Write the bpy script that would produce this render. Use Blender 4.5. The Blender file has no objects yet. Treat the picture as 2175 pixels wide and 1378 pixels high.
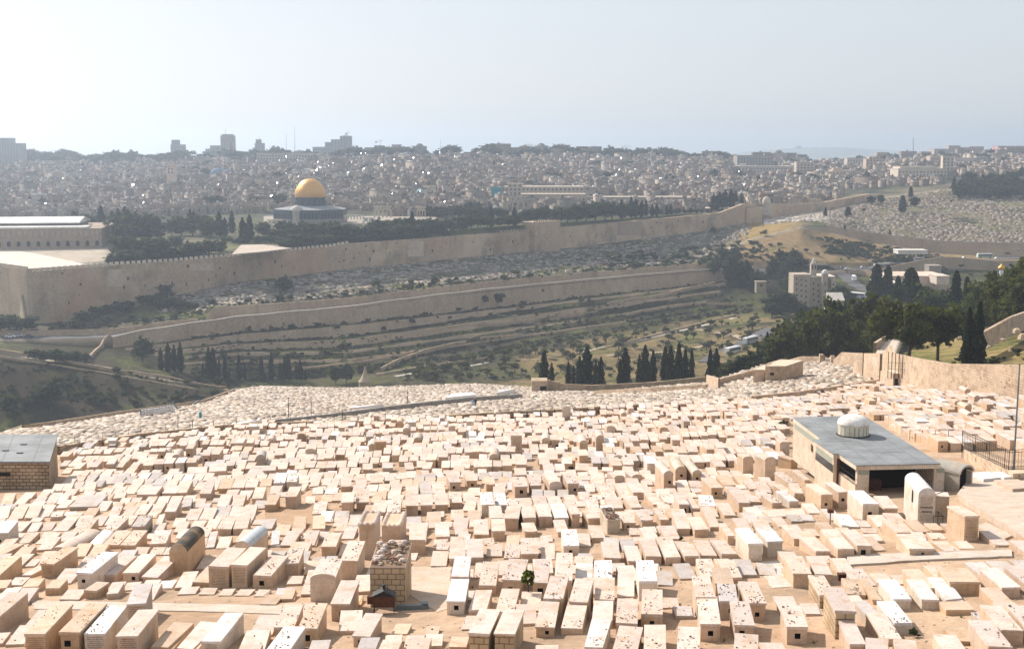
import bpy, math, random
import numpy as np
from mathutils import Vector, Matrix
R = math.radians
SC = bpy.context.scene
COL = SC.collection
rnd = random.Random(7)
nr = np.random.default_rng(11)

# ---------------------------------------------------------------- camera, sky, sun, exposure
FPX, CX, CY = 2760.0, 1087.5, 689.0          # focal length and centre of the 2175 px wide photograph
PITCH = R(7.5)
HC = 110.0
cam_d = bpy.data.cameras.new('camera')
cam_d.sensor_width = 36.0
cam_d.lens = 36.0*FPX/2175.0
cam_d.clip_start = 0.5
cam_d.clip_end = 40000
cam = bpy.data.objects.new('camera', cam_d)
COL.objects.link(cam)
cam.location = (0, 0, HC)
cam.rotation_euler = (math.pi/2-PITCH, 0, 0)
SC.camera = cam

SUN_EL = R(38)
SUN_AZ = R(-47)                              # measured from +Y, negative towards -X
sdir = Vector((math.sin(SUN_AZ)*math.cos(SUN_EL), math.cos(SUN_AZ)*math.cos(SUN_EL), math.sin(SUN_EL)))
world = bpy.data.worlds.new('World')
SC.world = world
world.use_nodes = True
wn = world.node_tree
bg = wn.nodes['Background']
sky = wn.nodes.new('ShaderNodeTexSky')
sky.sky_type = 'NISHITA'
sky.sun_disc = False
sky.sun_elevation = SUN_EL
sky.sun_rotation = SUN_AZ
sky.altitude = 0
sky.air_density = 0.8
sky.dust_density = 2.0
sky.ozone_density = 2.0
veil = wn.nodes.new('ShaderNodeMix')            # thin even veil of high haze over the clear-sky gradient
veil.data_type = 'RGBA'
veil.inputs[0].default_value = 0.64
wn.links.new(sky.outputs[0], veil.inputs[6])
veil.inputs[7].default_value = (7.0, 7.1, 7.2, 1)
wn.links.new(veil.outputs[2], bg.inputs[0])
bg.inputs[1].default_value = 0.09
sun_d = bpy.data.lights.new('sun', 'SUN')
sun_d.energy = 5.0
sun_d.angle = R(0.55)
sun_d.color = (1.0, 0.905, 0.81)
sun = bpy.data.objects.new('sun', sun_d)
COL.objects.link(sun)
sun.rotation_euler = (-sdir).to_track_quat('-Z', 'Y').to_euler()
sun.location = (0, 0, 300)
SC.view_settings.view_transform = 'Standard'
SC.view_settings.look = 'None'
SC.view_settings.gamma = 1
SC.view_settings.exposure = 0.47
SC.render.engine = 'CYCLES'
cy = SC.cycles
cy.max_bounces = 6
cy.diffuse_bounces = 4
cy.glossy_bounces = 2
cy.volume_bounces = 1
cy.transparent_max_bounces = 6
cy.sample_clamp_indirect = 4

# ---------------------------------------------------------------- pixel <-> place
CP, SP = math.cos(PITCH), math.sin(PITCH)
def az(px, py):
    """slopes a = X/Y and m = (z-HC)/Y of the sight line through a photo pixel"""
    u, v = (px-CX)/FPX, (py-CY)/FPX
    d = CP - v*SP
    return u/d, (-SP - v*CP)/d
def at(px, py, Y):
    a, m = az(px, py)
    return Vector((a*Y, Y, HC+m*Y))

# ---------------------------------------------------------------- terrain from its break lines
def plane(X, Y):
    return HC - 11.5 - 0.14*Y + 0.04*X
def plane_hit(px, py):
    a, m = az(px, py)
    Y = 11.5/(-m - 0.14 + 0.04*a)
    return Vector((a*Y, Y, HC+m*Y))
AS = np.linspace(-0.60, 0.60, 601)
class Curve:
    def __init__(s, Y, z): s.Y, s.z = Y, z
def interp(xs, ys):
    o = np.argsort(xs)
    return np.interp(AS, np.array(xs)[o], np.array(ys)[o])
def curve(pts):
    A, Ys, Z = [], [], []
    for px, py, Y in pts:
        a, m = az(px, py); A.append(a); Ys.append(Y); Z.append(m*Y)
    return Curve(interp(A, Ys), HC+interp(A, Z))
def curve_z(pts):                            # (px, z relative to the eye, Y)
    A = [az(p[0], 690)[0] for p in pts]
    return Curve(interp(A, [p[2] for p in pts]), HC+interp(A, [p[1] for p in pts]))
def curve_off(base, offs, pys):              # stands `offs` metres behind `base`, height from py
    A = [az(p[0], p[1])[0] for p in offs]
    o = interp([az(p[0], 690)[0] for p in offs], [p[1] for p in offs])
    Y = base.Y + o
    py = interp([az(p[0], p[1])[0] for p in pys], [p[1] for p in pys])
    v = (py-CY)/FPX
    m = (-SP - v*CP)/(CP - v*SP)
    return Curve(Y, HC+m*Y)
# near section edge
r1 = [(0,985),(128,964),(299,934),(453,917),(671,906),(848,900),(959,893),(1193,881),(1450,862),(1580,856),(1863,816),(1960,836),(2000,838),(2175,852)]
A, Ys = [], []
for px, py in r1:
    p = plane_hit(px, py); A.append(p.x/p.y); Ys.append(p.y)
Y1 = interp(A, Ys)
cR0 = Curve(np.full_like(AS, 4.0), plane(AS*4.0, 4.0))
cR1 = Curve(Y1, plane(AS*Y1, Y1))
cR1b = Curve(Y1+1.2, cR1.z-1.2)
cR2 = curve([(-200,950,215),(0,917,223),(100,903,240),(250,880,275),(430,855,330),(500,828,380),(560,820,400),(750,824,400),(1000,815,400),(1125,822,385),(1265,832,330),(1500,812,310),(1620,775,310),(1720,757,310),(1880,765,260),(1900,760,275),(2000,712,330),(2175,680,330)])
i2 = AS > az(1900,760)[0]
cA = curve_z([(-200,-101,440),(0,-99,452),(250,-99,474),(480,-99,503),(560,-98,480),(750,-97,470),(1000,-97,475),(1250,-96,480),(1500,-94,480),(1750,-91,470),(2000,-86,520),(2175,-84,540)])
cB = curve([(-200,742,480),(0,760,500),(235,778,520),(330,792,530),(500,810,545),(730,800,580),(1000,760,622),(1250,715,675),(1540,668,765),(1750,650,780),(2000,610,820),(2175,590,830)])
cC = curve([(-200,726,560),(0,722,560),(235,717,575),(330,703,586),(500,678,600),(730,657,645),(1000,622,715),(1250,597,790),(1540,572,880),(1750,575,880),(2000,570,900),(2175,560,905)])
SCL = [(-200,1),(0,1),(500,1),(730,1.75),(1000,2),(1250,3),(1540,2.6),(2175,2)]
def woff(k): return [(p, -k*s) for p, s in SCL]
W1b = curve_off(cC, woff(1.5), [(0,725),(235,739),(330,728),(500,706),(730,688),(1000,659),(1250,630),(1540,598),(1700,590),(2175,573)])
W2t = curve_off(cC, woff(7), [(0,728),(235,742),(330,731),(500,709),(730,691),(1000,662),(1250,633),(1540,600),(1700,595),(2175,576)])
W2b = curve_off(cC, woff(8.5), [(0,731),(235,747),(330,745),(500,726),(730,717),(1000,680),(1250,648),(1540,612),(1700,601),(2175,578)])
W3t = curve_off(cC, woff(14), [(0,734),(235,750),(330,748),(500,729),(730,720),(1000,684),(1250,651),(1540,615),(1700,605),(2175,579)])
W3b = curve_off(cC, woff(15.5), [(0,737),(235,753),(330,757),(500,743),(730,741),(1000,704),(1250,672),(1540,625),(1700,612),(2175,581)])
W4t = curve_off(cC, woff(21), [(0,741),(235,757),(330,761),(500,747),(730,745),(1000,708),(1250,676),(1540,632),(1700,620),(2175,583)])
W4b = curve_off(cC, woff(22.5), [(0,744),(235,760),(330,768),(500,758),(730,757),(1000,722),(1250,688),(1540,640),(1700,626),(2175,585)])
W5t = curve_off(cC, woff(28), [(0,747),(235,763),(330,773),(500,763),(730,762),(1000,727),(1250,692),(1540,645),(1700,632),(2175,587)])
W5b = curve_off(cC, woff(29.5), [(0,750),(235,766),(330,779),(500,774),(730,775),(1000,738),(1250,700),(1540,652),(1700,638),(2175,588)])
cC2 = Curve(cC.Y+10, cC.z.copy())
cW0 = curve_off(cC, [(0,11),(2175,11)], [(-200,706),(0,705),(235,700),(435,674),(445,652),(500,652),(730,636),(1000,603),(1250,580),(1540,556),(1750,562),(2175,553)])
cCDb = curve_off(cC, [(0,20),(235,24),(500,36),(730,46),(1000,48),(1250,52),(1500,55),(1600,63),(1700,80),(1750,100),(1850,95),(2000,63),(2175,45)],
                [(-200,702),(0,699),(235,686),(500,641),(730,613),(1000,586),(1250,561),(1500,541),(1600,507),(1700,482),(1750,487),(1850,512),(2000,538),(2175,547)])
cCD = Curve(cCDb.Y+2, None)
py = interp([az(p[0], p[1])[0] for p in [(0,698),(235,685),(500,640),(730,612),(1000,585),(1250,560),(1500,540),(1600,505),(1700,480),(1750,479),(1850,497),(2000,515),(2175,519)]],
            [698,685,640,612,585,560,540,505,480,479,497,515,519])
v = (py-CY)/FPX
cCD.z = HC + (-SP - v*CP)/(CP - v*SP)*cCD.Y
# east wall of the old city: P(t) = (-225+.69t, 600+.72t)
def wall_t(px, py=520):
    a = az(px, py)[0]
    return (225+600*a)/(0.69-0.72*a)
def wall_xy(t): return (-225+0.69*t, 600+0.72*t)
WB = [(50,690),(150,683),(235,668),(350,632),(500,600),(620,586),(730,572),(1000,545),(1250,522),(1500,489),(1625,465),(1750,448),(1850,425)]
WT = [(50,573),(250,558),(350,552),(480,541),(600,530),(700,520),(735,514),(900,503),(1000,495),(1100,489),(1127,486),(1190,480),(1300,470),(1450,457),(1530,449),(1580,430),(1694,430),(1745,428),(1850,409)]
dpts = [(-200,690,760),(0,690,650)] + [(px, py, wall_xy(wall_t(px, py))[1]) for px, py in WB] + [(2000,403,1250),(2175,405,1270)]
cD = curve(dpts)
cE = curve_z([(-200,-54,765),(0,-54,656),(50,-54,606),(500,-52.5,690),(730,-50,745),(1000,-47,815),(1250,-46.5,895),(1500,-45.5,995),(1640,-43.5,1062),(1750,-42,1126),(1850,-40,1196),(2000,-34.1,1256),(2175,-34.9,1276)])
cF = curve_z([(-200,-53,880),(0,-53,880),(250,-52.5,880),(500,-48,905),(750,-46.5,950),(1000,-46,1000),(1250,-46,1050),(1500,-44,1120),(1750,-41,1230),(2000,-31,1350),(2175,-30,1370)])
cG = curve([(-200,340,1900),(0,341,1900),(250,346,1900),(500,337,1850),(750,332,1800),(1000,325,1800),(1250,328,1900),(1500,338,2000),(1750,347,2100),(2000,333,2100),(2175,330,2100)])
cH = curve_z([(0,-40,2600),(2175,-40,2600)])
cI = curve_z([(0,-110,9000),(2175,-110,9000)])
CUR = [cR0,cR1,cR1b,cR2,cA,cB,W5b,W5t,W4b,W4t,W3b,W3t,W2b,W2t,W1b,cC,cC2,cW0,cCDb,cCD,cD,cE,cF,cG,cH,cI]
NAMES = 'R0 R1 R1b R2 A B W5b W5t W4b W4t W3b W3t W2b W2t W1b C C2 W0 CDb CD D E F G H I'.split()
for k in range(1, len(CUR)):
    CUR[k].Y = np.maximum(CUR[k].Y, CUR[k-1].Y+0.4)
CY_ = np.array([c.Y for c in CUR]); CZ_ = np.array([c.z for c in CUR])
def ground_v(X, Y):
    X = np.asarray(X, float); Y = np.maximum(np.asarray(Y, float), 4.01)
    a = np.clip(X/Y, AS[0], AS[-1])
    f = (a-AS[0])/(AS[1]-AS[0]); i = np.clip(f.astype(int), 0, len(AS)-2); f = f-i
    Yc = CY_[:, i]*(1-f)+CY_[:, i+1]*f; Zc = CZ_[:, i]*(1-f)+CZ_[:, i+1]*f
    z = Zc[0].copy()
    for k in range(len(CUR)-1):
        s = (Y >= Yc[k]) & (Y < Yc[k+1])
        t = (Y-Yc[k])/(Yc[k+1]-Yc[k])
        z = np.where(s, Zc[k]*(1-t)+Zc[k+1]*t, z)
    z = np.where(Y >= Yc[-1], Zc[-1], z)
    return np.where(Y < Yc[1], plane(a*Y, Y), z)
def ground(X, Y): return float(ground_v(np.array([X]), np.array([Y]))[0])
_YS = np.geomspace(20, 2600, 4000)
def hit(px, py, ymin=20, ymax=2600):
    """first place at which the sight line through a photo pixel meets the ground between ymin and ymax"""
    a, m = az(px, py)
    ys = _YS[(_YS >= ymin) & (_YS <= ymax)]
    g = ground_v(a*ys, ys); r = HC+m*ys
    below = np.nonzero(r <= g)[0]
    if len(below) == 0: Y = ymax
    else: Y = ys[below[0]]
    return Vector((a*Y, Y, ground(a*Y, Y)))
def on(px, py, ymin=20, ymax=2600): return hit(px, py, ymin, ymax)
def onY(px, Y):
    a = az(px, 600)[0]
    return Vector((a*Y, Y, ground(a*Y, Y)))
def cy_of(c, a): return float(np.interp(a, AS, c.Y))
def cz_of(c, a): return float(np.interp(a, AS, c.z))

# ---------------------------------------------------------------- mesh helper
class MB:
    def __init__(s): s.v, s.f, s.c, s.m = [], [], [], []; s.mi = 0; s.tint = (0.5,0.5,0.5)
    def face(s, pts, col=None):
        b = len(s.v); s.v += [tuple(p) for p in pts]
        s.f.append(tuple(range(b, b+len(pts)))); s.c.append(col or s.tint); s.m.append(s.mi); return s
    def hexa(s, P, col=None, bottom=False):  # 8 points: 0-3 lower ring, 4-7 upper ring (counter-clockwise from above)
        b = len(s.v); s.v += [tuple(p) for p in P]
        fs = [(4,5,6,7),(0,1,5,4),(1,2,6,5),(2,3,7,6),(3,0,4,7)]
        if bottom: fs.append((3,2,1,0))
        for f in fs:
            s.f.append(tuple(b+i for i in f)); s.c.append(col or s.tint); s.m.append(s.mi)
        return s
    def box(s, x0, x1, y0, y1, z0, z1, col=None, bottom=True, M=None):
        P = [(x0,y0,z0),(x1,y0,z0),(x1,y1,z0),(x0,y1,z0),(x0,y0,z1),(x1,y0,z1),(x1,y1,z1),(x0,y1,z1)]
        if M is not None: P = [M @ Vector(p) for p in P]
        return s.hexa(P, col, bottom)
    def prism(s, poly, z0, z1, col=None, cap=True):
        n = len(poly); b = len(s.v)
        s.v += [(p[0],p[1],z0) for p in poly]+[(p[0],p[1],z1) for p in poly]
        for i in range(n):
            j = (i+1) % n
            s.f.append((b+i,b+j,b+n+j,b+n+i)); s.c.append(col or s.tint); s.m.append(s.mi)
        if cap:
            s.f.append(tuple(b+n+i for i in range(n))); s.c.append(col or s.tint); s.m.append(s.mi)
            s.f.append(tuple(b+n-1-i for i in range(n))); s.c.append(col or s.tint); s.m.append(s.mi)
        return s
    def lathe(s, prof, n=16, c=(0,0,0), col=None, a0=0, a1=2*math.pi):
        full = abs(a1-a0-2*math.pi) < 1e-6
        k = n if full else n+1
        b = len(s.v)
        for r, z in prof:
            for i in range(k):
                t = a0+(a1-a0)*i/n
                s.v.append((c[0]+r*math.cos(t), c[1]+r*math.sin(t), c[2]+z))
        for j in range(len(prof)-1):
            for i in range(n):
                q = (i+1) % k
                s.f.append((b+j*k+i, b+j*k+q, b+(j+1)*k+q, b+(j+1)*k+i)); s.c.append(col or s.tint); s.m.append(s.mi)
        return s
    def tube(s, p, q, r, r2=None, n=6, col=None):
        p, q = Vector(p), Vector(q); d = (q-p)
        if d.length < 1e-6: return s
        d.normalize(); u = d.orthogonal().normalized(); w = d.cross(u); r2 = r if r2 is None else r2
        b = len(s.v)
        for c, rr in ((p, r), (q, r2)):
            for i in range(n):
                t = 2*math.pi*i/n
                s.v.append(tuple(c+u*math.cos(t)*rr+w*math.sin(t)*rr))
        for i in range(n):
            j = (i+1) % n
            s.f.append((b+i,b+j,b+n+j,b+n+i)); s.c.append(col or s.tint); s.m.append(s.mi)
        s.f.append(tuple(b+n+i for i in range(n))); s.c.append(col or s.tint); s.m.append(s.mi)
        s.f.append(tuple(b+n-1-i for i in range(n))); s.c.append(col or s.tint); s.m.append(s.mi)
        return s
    def vault(s, x0, x1, y0, y1, z0, rise, col=None, n=10, caps=True):
        """half-cylinder roof along y"""
        c, hw = (x0+x1)/2, (x1-x0)/2
        b = len(s.v)
        for y in (y0, y1):
            for i in range(n+1):
                t = math.pi*i/n
                s.v.append((c+hw*math.cos(t), y, z0+rise*math.sin(t)))
        for i in range(n):
            s.f.append((b+i, b+i+1, b+n+2+i, b+n+1+i)); s.c.append(col or s.tint); s.m.append(s.mi)
        if caps:
            s.f.append(tuple(b+i for i in range(n, -1, -1))); s.c.append(col or s.tint); s.m.append(s.mi)
            s.f.append(tuple(b+n+1+i for i in range(n+1))); s.c.append(col or s.tint); s.m.append(s.mi)
        return s
def arr_mesh(name, V, F, Cf, mats, Mi=None, smooth=False):
    me = bpy.data.meshes.new(name)
    V = np.asarray(V, np.float32)
    if isinstance(F, np.ndarray):
        nF, k = F.shape
        me.vertices.add(len(V)); me.vertices.foreach_set('co', V.ravel())
        me.loops.add(nF*k); me.loops.foreach_set('vertex_index', F.astype(np.int32).ravel())
        me.polygons.add(nF)
        me.polygons.foreach_set('loop_start', np.arange(0, nF*k, k, dtype=np.int32))
        me.update(calc_edges=True)
    else:
        me.from_pydata(V.tolist(), [], F); nF = len(F)
        me.update()
    at_ = me.attributes.new('tint', 'FLOAT_COLOR', 'FACE')
    Cf = np.asarray(Cf, np.float32)
    at_.data.foreach_set('color', np.concatenate([Cf, np.ones((len(Cf), 1), np.float32)], 1).ravel() if Cf.shape[1] == 3 else Cf.ravel())
    for m in (mats if isinstance(mats, (list, tuple)) else [mats]): me.materials.append(m)
    if Mi is not None: me.polygons.foreach_set('material_index', np.asarray(Mi, np.int32))
    if smooth: me.polygons.foreach_set('use_smooth', np.ones(nF, bool))
    return me
def link(name, me, parent=None, loc=None, rz=None):
    o = bpy.data.objects.new(name, me); COL.objects.link(o)
    if parent is not None: o.parent = parent
    if loc is not None: o.location = loc
    if rz is not None: o.rotation_euler = (0, 0, rz)
    return o
def ob(name, mb, mat, parent=None, loc=None, rz=None, smooth=False):
    me = arr_mesh(name, mb.v, mb.f, mb.c, mat, mb.m, smooth)
    return link(name, me, parent, loc, rz)
def tag(o, label, cat, group=None, kind=None):
    if kind: o['kind'] = kind
    o['label'] = label
    if cat: o['category'] = cat
    if group: o['group'] = group
    return o
def struct(o, label=None):
    o['kind'] = 'structure'
    if label: o['label'] = label
    return o
def stuff(o, label, cat):
    o['kind'] = 'stuff'; o['label'] = label; o['category'] = cat
    return o
def copy_tree(o, parent=None):
    c = o.copy(); COL.objects.link(c)
    if parent is not None: c.parent = parent
    for ch in o.children: copy_tree(ch, c)
    return c

ORD = ['first','second','third','fourth','fifth','sixth','seventh','eighth','ninth','tenth','eleventh','twelfth','thirteenth','fourteenth','fifteenth','sixteenth','seventeenth','eighteenth','nineteenth','twentieth']
def ordn(i):
    if i < 20: return ORD[i]
    return '%d%s' % (i+1, {1:'st',2:'nd',3:'rd'}.get((i+1) % 10, 'th') if (i+1) % 100 not in (11,12,13) else 'th')
def label_by(objs, marks, desc):
    """give each object its own label: what it is, and its rank outward from the nearest findable thing"""
    by = {}
    for o in objs:
        d, n = min(((o.location.x-x)**2+(o.location.y-y)**2, n) for n, x, y in marks)
        by.setdefault(n, []).append((d, o))
    for n, L in by.items():
        L.sort(key=lambda t: t[0])
        for i, (d, o) in enumerate(L): o['label'] = '%s, %s nearest the %s' % (desc(o) if callable(desc) else desc, ordn(i), n)

# ---------------------------------------------------------------- materials
def new_mat(name):
    m = bpy.data.materials.new(name); m.use_nodes = True
    nt = m.node_tree; b = nt.nodes['Principled BSDF']
    b.inputs['Specular IOR Level'].default_value = 0.25
    return m, nt, b
def N(nt, t, **k):
    n = nt.nodes.new(t)
    for a, v in k.items(): setattr(n, a, v)
    return n
def mixc(nt, f, a, b, mode='MIX'):
    n = N(nt, 'ShaderNodeMix', data_type='RGBA', blend_type=mode)
    if hasattr(f, 'links'): nt.links.new(f, n.inputs[0])
    else: n.inputs[0].default_value = f
    for i, x in ((6, a), (7, b)):
        if hasattr(x, 'links'): nt.links.new(x, n.inputs[i])
        else: n.inputs[i].default_value = (*x, 1)
    return n.outputs[2]
def ramp(nt, fac, stops):
    n = N(nt, 'ShaderNodeValToRGB')
    nt.links.new(fac, n.inputs[0])
    e = n.color_ramp.elements
    while len(e) < len(stops): e.new(0.5)
    for i, (p, c) in enumerate(stops):
        e[i].position = p; e[i].color = (*c, 1) if isinstance(c, tuple) else (c, c, c, 1)
    return n.outputs[0]
def noise(nt, scale, detail=4, rough=0.6, coord='world', vec=None):
    n = N(nt, 'ShaderNodeTexNoise'); n.inputs['Scale'].default_value = scale
    n.inputs['Detail'].default_value = detail; n.inputs['Roughness'].default_value = rough
    if vec is None:
        vec = N(nt, 'ShaderNodeNewGeometry').outputs['Position'] if coord == 'world' else N(nt, 'ShaderNodeTexCoord').outputs['Object']
    nt.links.new(vec, n.inputs['Vector'])
    return n.outputs[0]
def streaks(nt, c, k):
    """dark run-off streaks down upright faces"""
    mp = N(nt, 'ShaderNodeMapping'); mp.inputs['Scale'].default_value = (5.0, 5.0, 0.7)
    nt.links.new(N(nt, 'ShaderNodeNewGeometry').outputs['Position'], mp.inputs[0])
    s = ramp(nt, noise(nt, 1.0, 5, 0.7, vec=mp.outputs[0]), [(0.54, 0.0), (0.70, k)])
    return mixc(nt, s, c, (0.20,0.14,0.09))
def tinted(name, rough=0.85, n1=(1.2, .75, 1.2), n2=(14, .85, 1.12), bump=0.0, spec=0.2, stain=None):
    """base colour = the face's own tint, mottled by two noises (weathering), optional stain colour patches"""
    m, nt, b = new_mat(name)
    a = N(nt, 'ShaderNodeAttribute', attribute_name='tint')
    c = a.outputs['Color']
    k1 = ramp(nt, noise(nt, n1[0]), [(0.3, n1[1]), (0.7, n1[2])])
    c = mixc(nt, 1.0, c, k1, 'MULTIPLY')
    k2 = ramp(nt, noise(nt, n2[0], 3), [(0.35, n2[1]), (0.65, n2[2])])
    c = mixc(nt, 1.0, c, k2, 'MULTIPLY')
    if stain:
        s = ramp(nt, noise(nt, stain[1], 5), [(0.52, 0.0), (0.68, stain[2])])
        c = streaks(nt, mixc(nt, s, c, stain[0]), 0.30)
    nt.links.new(c, b.inputs['Base Color'])
    b.inputs['Roughness'].default_value = rough
    b.inputs['Specular IOR Level'].default_value = spec
    if bump:
        bp = N(nt, 'ShaderNodeBump'); bp.inputs['Strength'].default_value = bump; bp.inputs['Distance'].default_value = 0.05
        nt.links.new(noise(nt, n2[0]*2, 4), bp.inputs['Height']); nt.links.new(bp.outputs[0], b.inputs['Normal'])
    return m
def masonry(name, scale, c1, c2, mortar, msize=0.02, bw=0.5, rh=0.25, patches=None, rough=0.9, bump=0.3, scale_streak=False):
    m, nt, b = new_mat(name)
    tc = N(nt, 'ShaderNodeTexCoord'); sp = N(nt, 'ShaderNodeSeparateXYZ'); nt.links.new(tc.outputs['Object'], sp.inputs[0])
    sn = N(nt, 'ShaderNodeSeparateXYZ'); nt.links.new(tc.outputs['Normal'], sn.inputs[0])      # run the courses along each face
    m1 = N(nt, 'ShaderNodeMath', operation='MULTIPLY'); nt.links.new(sp.outputs[1], m1.inputs[0]); nt.links.new(sn.outputs[0], m1.inputs[1])
    m2 = N(nt, 'ShaderNodeMath', operation='MULTIPLY'); nt.links.new(sp.outputs[0], m2.inputs[0]); nt.links.new(sn.outputs[1], m2.inputs[1])
    ad = N(nt, 'ShaderNodeMath', operation='SUBTRACT'); nt.links.new(m1.outputs[0], ad.inputs[0]); nt.links.new(m2.outputs[0], ad.inputs[1])
    cb = N(nt, 'ShaderNodeCombineXYZ'); nt.links.new(ad.outputs[0], cb.inputs[0]); nt.links.new(sp.outputs[2], cb.inputs[1])
    br = N(nt, 'ShaderNodeTexBrick'); nt.links.new(cb.outputs[0], br.inputs['Vector'])
    br.inputs['Color1'].default_value = (*c1, 1); br.inputs['Color2'].default_value = (*c2, 1); br.inputs['Mortar'].default_value = (*mortar, 1)
    br.inputs['Scale'].default_value = scale; br.inputs['Mortar Size'].default_value = msize
    br.inputs['Brick Width'].default_value = bw; br.inputs['Row Height'].default_value = rh; br.inputs['Mortar Smooth'].default_value = 0.3
    br.inputs['Bias'].default_value = -0.1
    c = mixc(nt, 1.0, br.outputs[0], ramp(nt, noise(nt, 2.5*scale*rh, 6), [(0.3, 0.7), (0.7, 1.2)]), 'MULTIPLY')
    if patches:
        for col, s, lo, hi, k in patches:
            c = mixc(nt, ramp(nt, noise(nt, s, 5), [(lo, 0.0), (hi, k)]), c, col)
        mp = N(nt, 'ShaderNodeMapping'); mp.inputs['Scale'].default_value = (0.45, 0.45, 0.09)
        nt.links.new(N(nt, 'ShaderNodeNewGeometry').outputs['Position'], mp.inputs[0])
        c = mixc(nt, ramp(nt, noise(nt, 0.45, 5, 0.7, vec=mp.outputs[0]), [(0.52, 0.0), (0.72, 0.38)]), c, (0.12,0.09,0.06)) if scale_streak else c
    nt.links.new(c, b.inputs['Base Color']); b.inputs['Roughness'].default_value = rough
    if bump:
        bp = N(nt, 'ShaderNodeBump'); bp.inputs['Strength'].default_value = bump; bp.inputs['Distance'].default_value = 0.06
        bp.invert = True
        nt.links.new(br.outputs['Fac'], bp.inputs['Height']); nt.links.new(bp.outputs[0], b.inputs['Normal'])
    return m
def plain(name, col, rough=0.7, metal=0, spec=0.3, var=0.15, s=3.0):
    m, nt, b = new_mat(name)
    k = ramp(nt, noise(nt, s, 5), [(0.3, 1-var), (0.7, 1+var)])
    nt.links.new(mixc(nt, 1.0, col, k, 'MULTIPLY'), b.inputs['Base Color'])
    b.inputs['Roughness'].default_value = rough; b.inputs['Metallic'].default_value = metal; b.inputs['Specular IOR Level'].default_value = spec
    return m
M = {}
M['tomb'] = tinted('tomb_stone', 0.8, (0.9, .86, 1.08), (9, .9, 1.08), bump=0.25, stain=((0.40,0.24,0.10), 1.3, 0.45))
M['far_tomb'] = tinted('far_tomb_stone', 0.85, (0.15, .8, 1.12), (2.0, .85, 1.12))
M['city'] = tinted('city_stone', 0.85, (0.05, .85, 1.1), (0.6, .85, 1.12))
M['leaf'] = tinted('leaf', 0.8, (0.25, .75, 1.25), (2.0, .8, 1.2), spec=0.15)
nt_ = M['leaf'].node_tree; b_ = nt_.nodes['Principled BSDF']; tr_ = nt_.nodes.new('ShaderNodeBsdfTranslucent'); mx_ = nt_.nodes.new('ShaderNodeMixShader')
mx_.inputs[0].default_value = 0.38                # thin leaves let part of the sun through
c_ = mixc(nt_, 1.0, b_.inputs['Base Color'].links[0].from_socket, (1.25, 1.35, 0.7), 'MULTIPLY')
nt_.links.new(c_, tr_.inputs[0]); nt_.links.new(b_.outputs[0], mx_.inputs[1]); nt_.links.new(tr_.outputs[0], mx_.inputs[2])
nt_.links.new(mx_.outputs[0], [n for n in nt_.nodes if n.type == 'OUTPUT_MATERIAL'][0].inputs[0])
M['bark'] = tinted('bark', 0.95, (1.0, .8, 1.2), (8, .7, 1.2))
M['curb'] = tinted('paving_stone', 0.9, (0.6, .85, 1.12), (5, .88, 1.1))
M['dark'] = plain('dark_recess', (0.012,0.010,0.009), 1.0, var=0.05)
M['black_iron'] = plain('black_iron', (0.02,0.02,0.021), 0.6)
M['rust'] = plain('rusty_iron', (0.09,0.035,0.018), 0.8, var=0.4, s=6)
M['steel'] = plain('weathered_steel', (0.16,0.20,0.22), 0.5, 0.4)
M['white_paint'] = plain('white_paint', (0.78,0.76,0.72), 0.6, var=0.06)
M['window'] = plain('window_glass', (0.03,0.04,0.05), 0.15, spec=0.6, var=0.05)
M['asphalt'] = plain('asphalt', (0.10,0.10,0.105), 0.9, var=0.2, s=0.3)
M['pebble'] = tinted('pebble', 0.9, (3, .7, 1.2), (20, .8, 1.2))
M['gold'] = plain('gilded_copper', (0.62,0.34,0.095), 0.45, 0.6, var=0.06, s=0.5)
M['rubble_wall'] = masonry('rubble_masonry', 1.0, (0.58,0.44,0.32), (0.44,0.32,0.22), (0.30,0.22,0.15), 0.03, 0.7, 0.4, [((0.58,0.47,0.34),0.4,0.4,0.7,0.6),((0.28,0.19,0.11),0.35,0.52,0.72,0.55),((0.12,0.08,0.05),1.4,0.62,0.68,0.7)])
M['hut_wall'] = masonry('coursed_stone', 1.0, (0.47,0.35,0.23), (0.36,0.25,0.15), (0.13,0.095,0.065), 0.035, 0.55, 0.30, [((0.52,0.38,0.26),1.0,0.5,0.8,0.6)], bump=0.8)
M['ashlar'] = masonry('city_wall_ashlar', 1.0, (0.52,0.39,0.27), (0.40,0.29,0.20), (0.22,0.17,0.12), 0.05, 1.3, 0.9,
    [((0.60,0.46,0.31),0.03,0.45,0.65,0.7),((0.17,0.14,0.09),0.045,0.54,0.70,0.8),((0.44,0.26,0.15),0.02,0.55,0.70,0.6)], bump=0.6, scale_streak=True)
M['terrace'] = masonry('terrace_stone', 1.0, (0.50,0.375,0.255), (0.41,0.30,0.20), (0.25,0.19,0.13), 0.05, 0.9, 0.5,
    [((0.24,0.19,0.13),0.05,0.54,0.75,0.7),((0.62,0.48,0.34),0.03,0.5,0.7,0.5)], bump=0.5, scale_streak=True)
M['church_wall'] = masonry('church_ashlar', 1.0, (0.46,0.40,0.33), (0.40,0.34,0.27), (0.28,0.23,0.18), 0.03, 1.2, 0.6, [((0.45,0.37,0.28),0.1,0.5,0.75,0.5)], bump=0.3, scale_streak=True)
M['block_tomb'] = masonry('tomb_blocks', 1.0, (0.52,0.40,0.26), (0.45,0.33,0.20), (0.20,0.13,0.08), 0.02, 0.36, 0.24, [((0.36,0.23,0.12),1.5,0.5,0.75,0.5)], bump=0.5)
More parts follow.
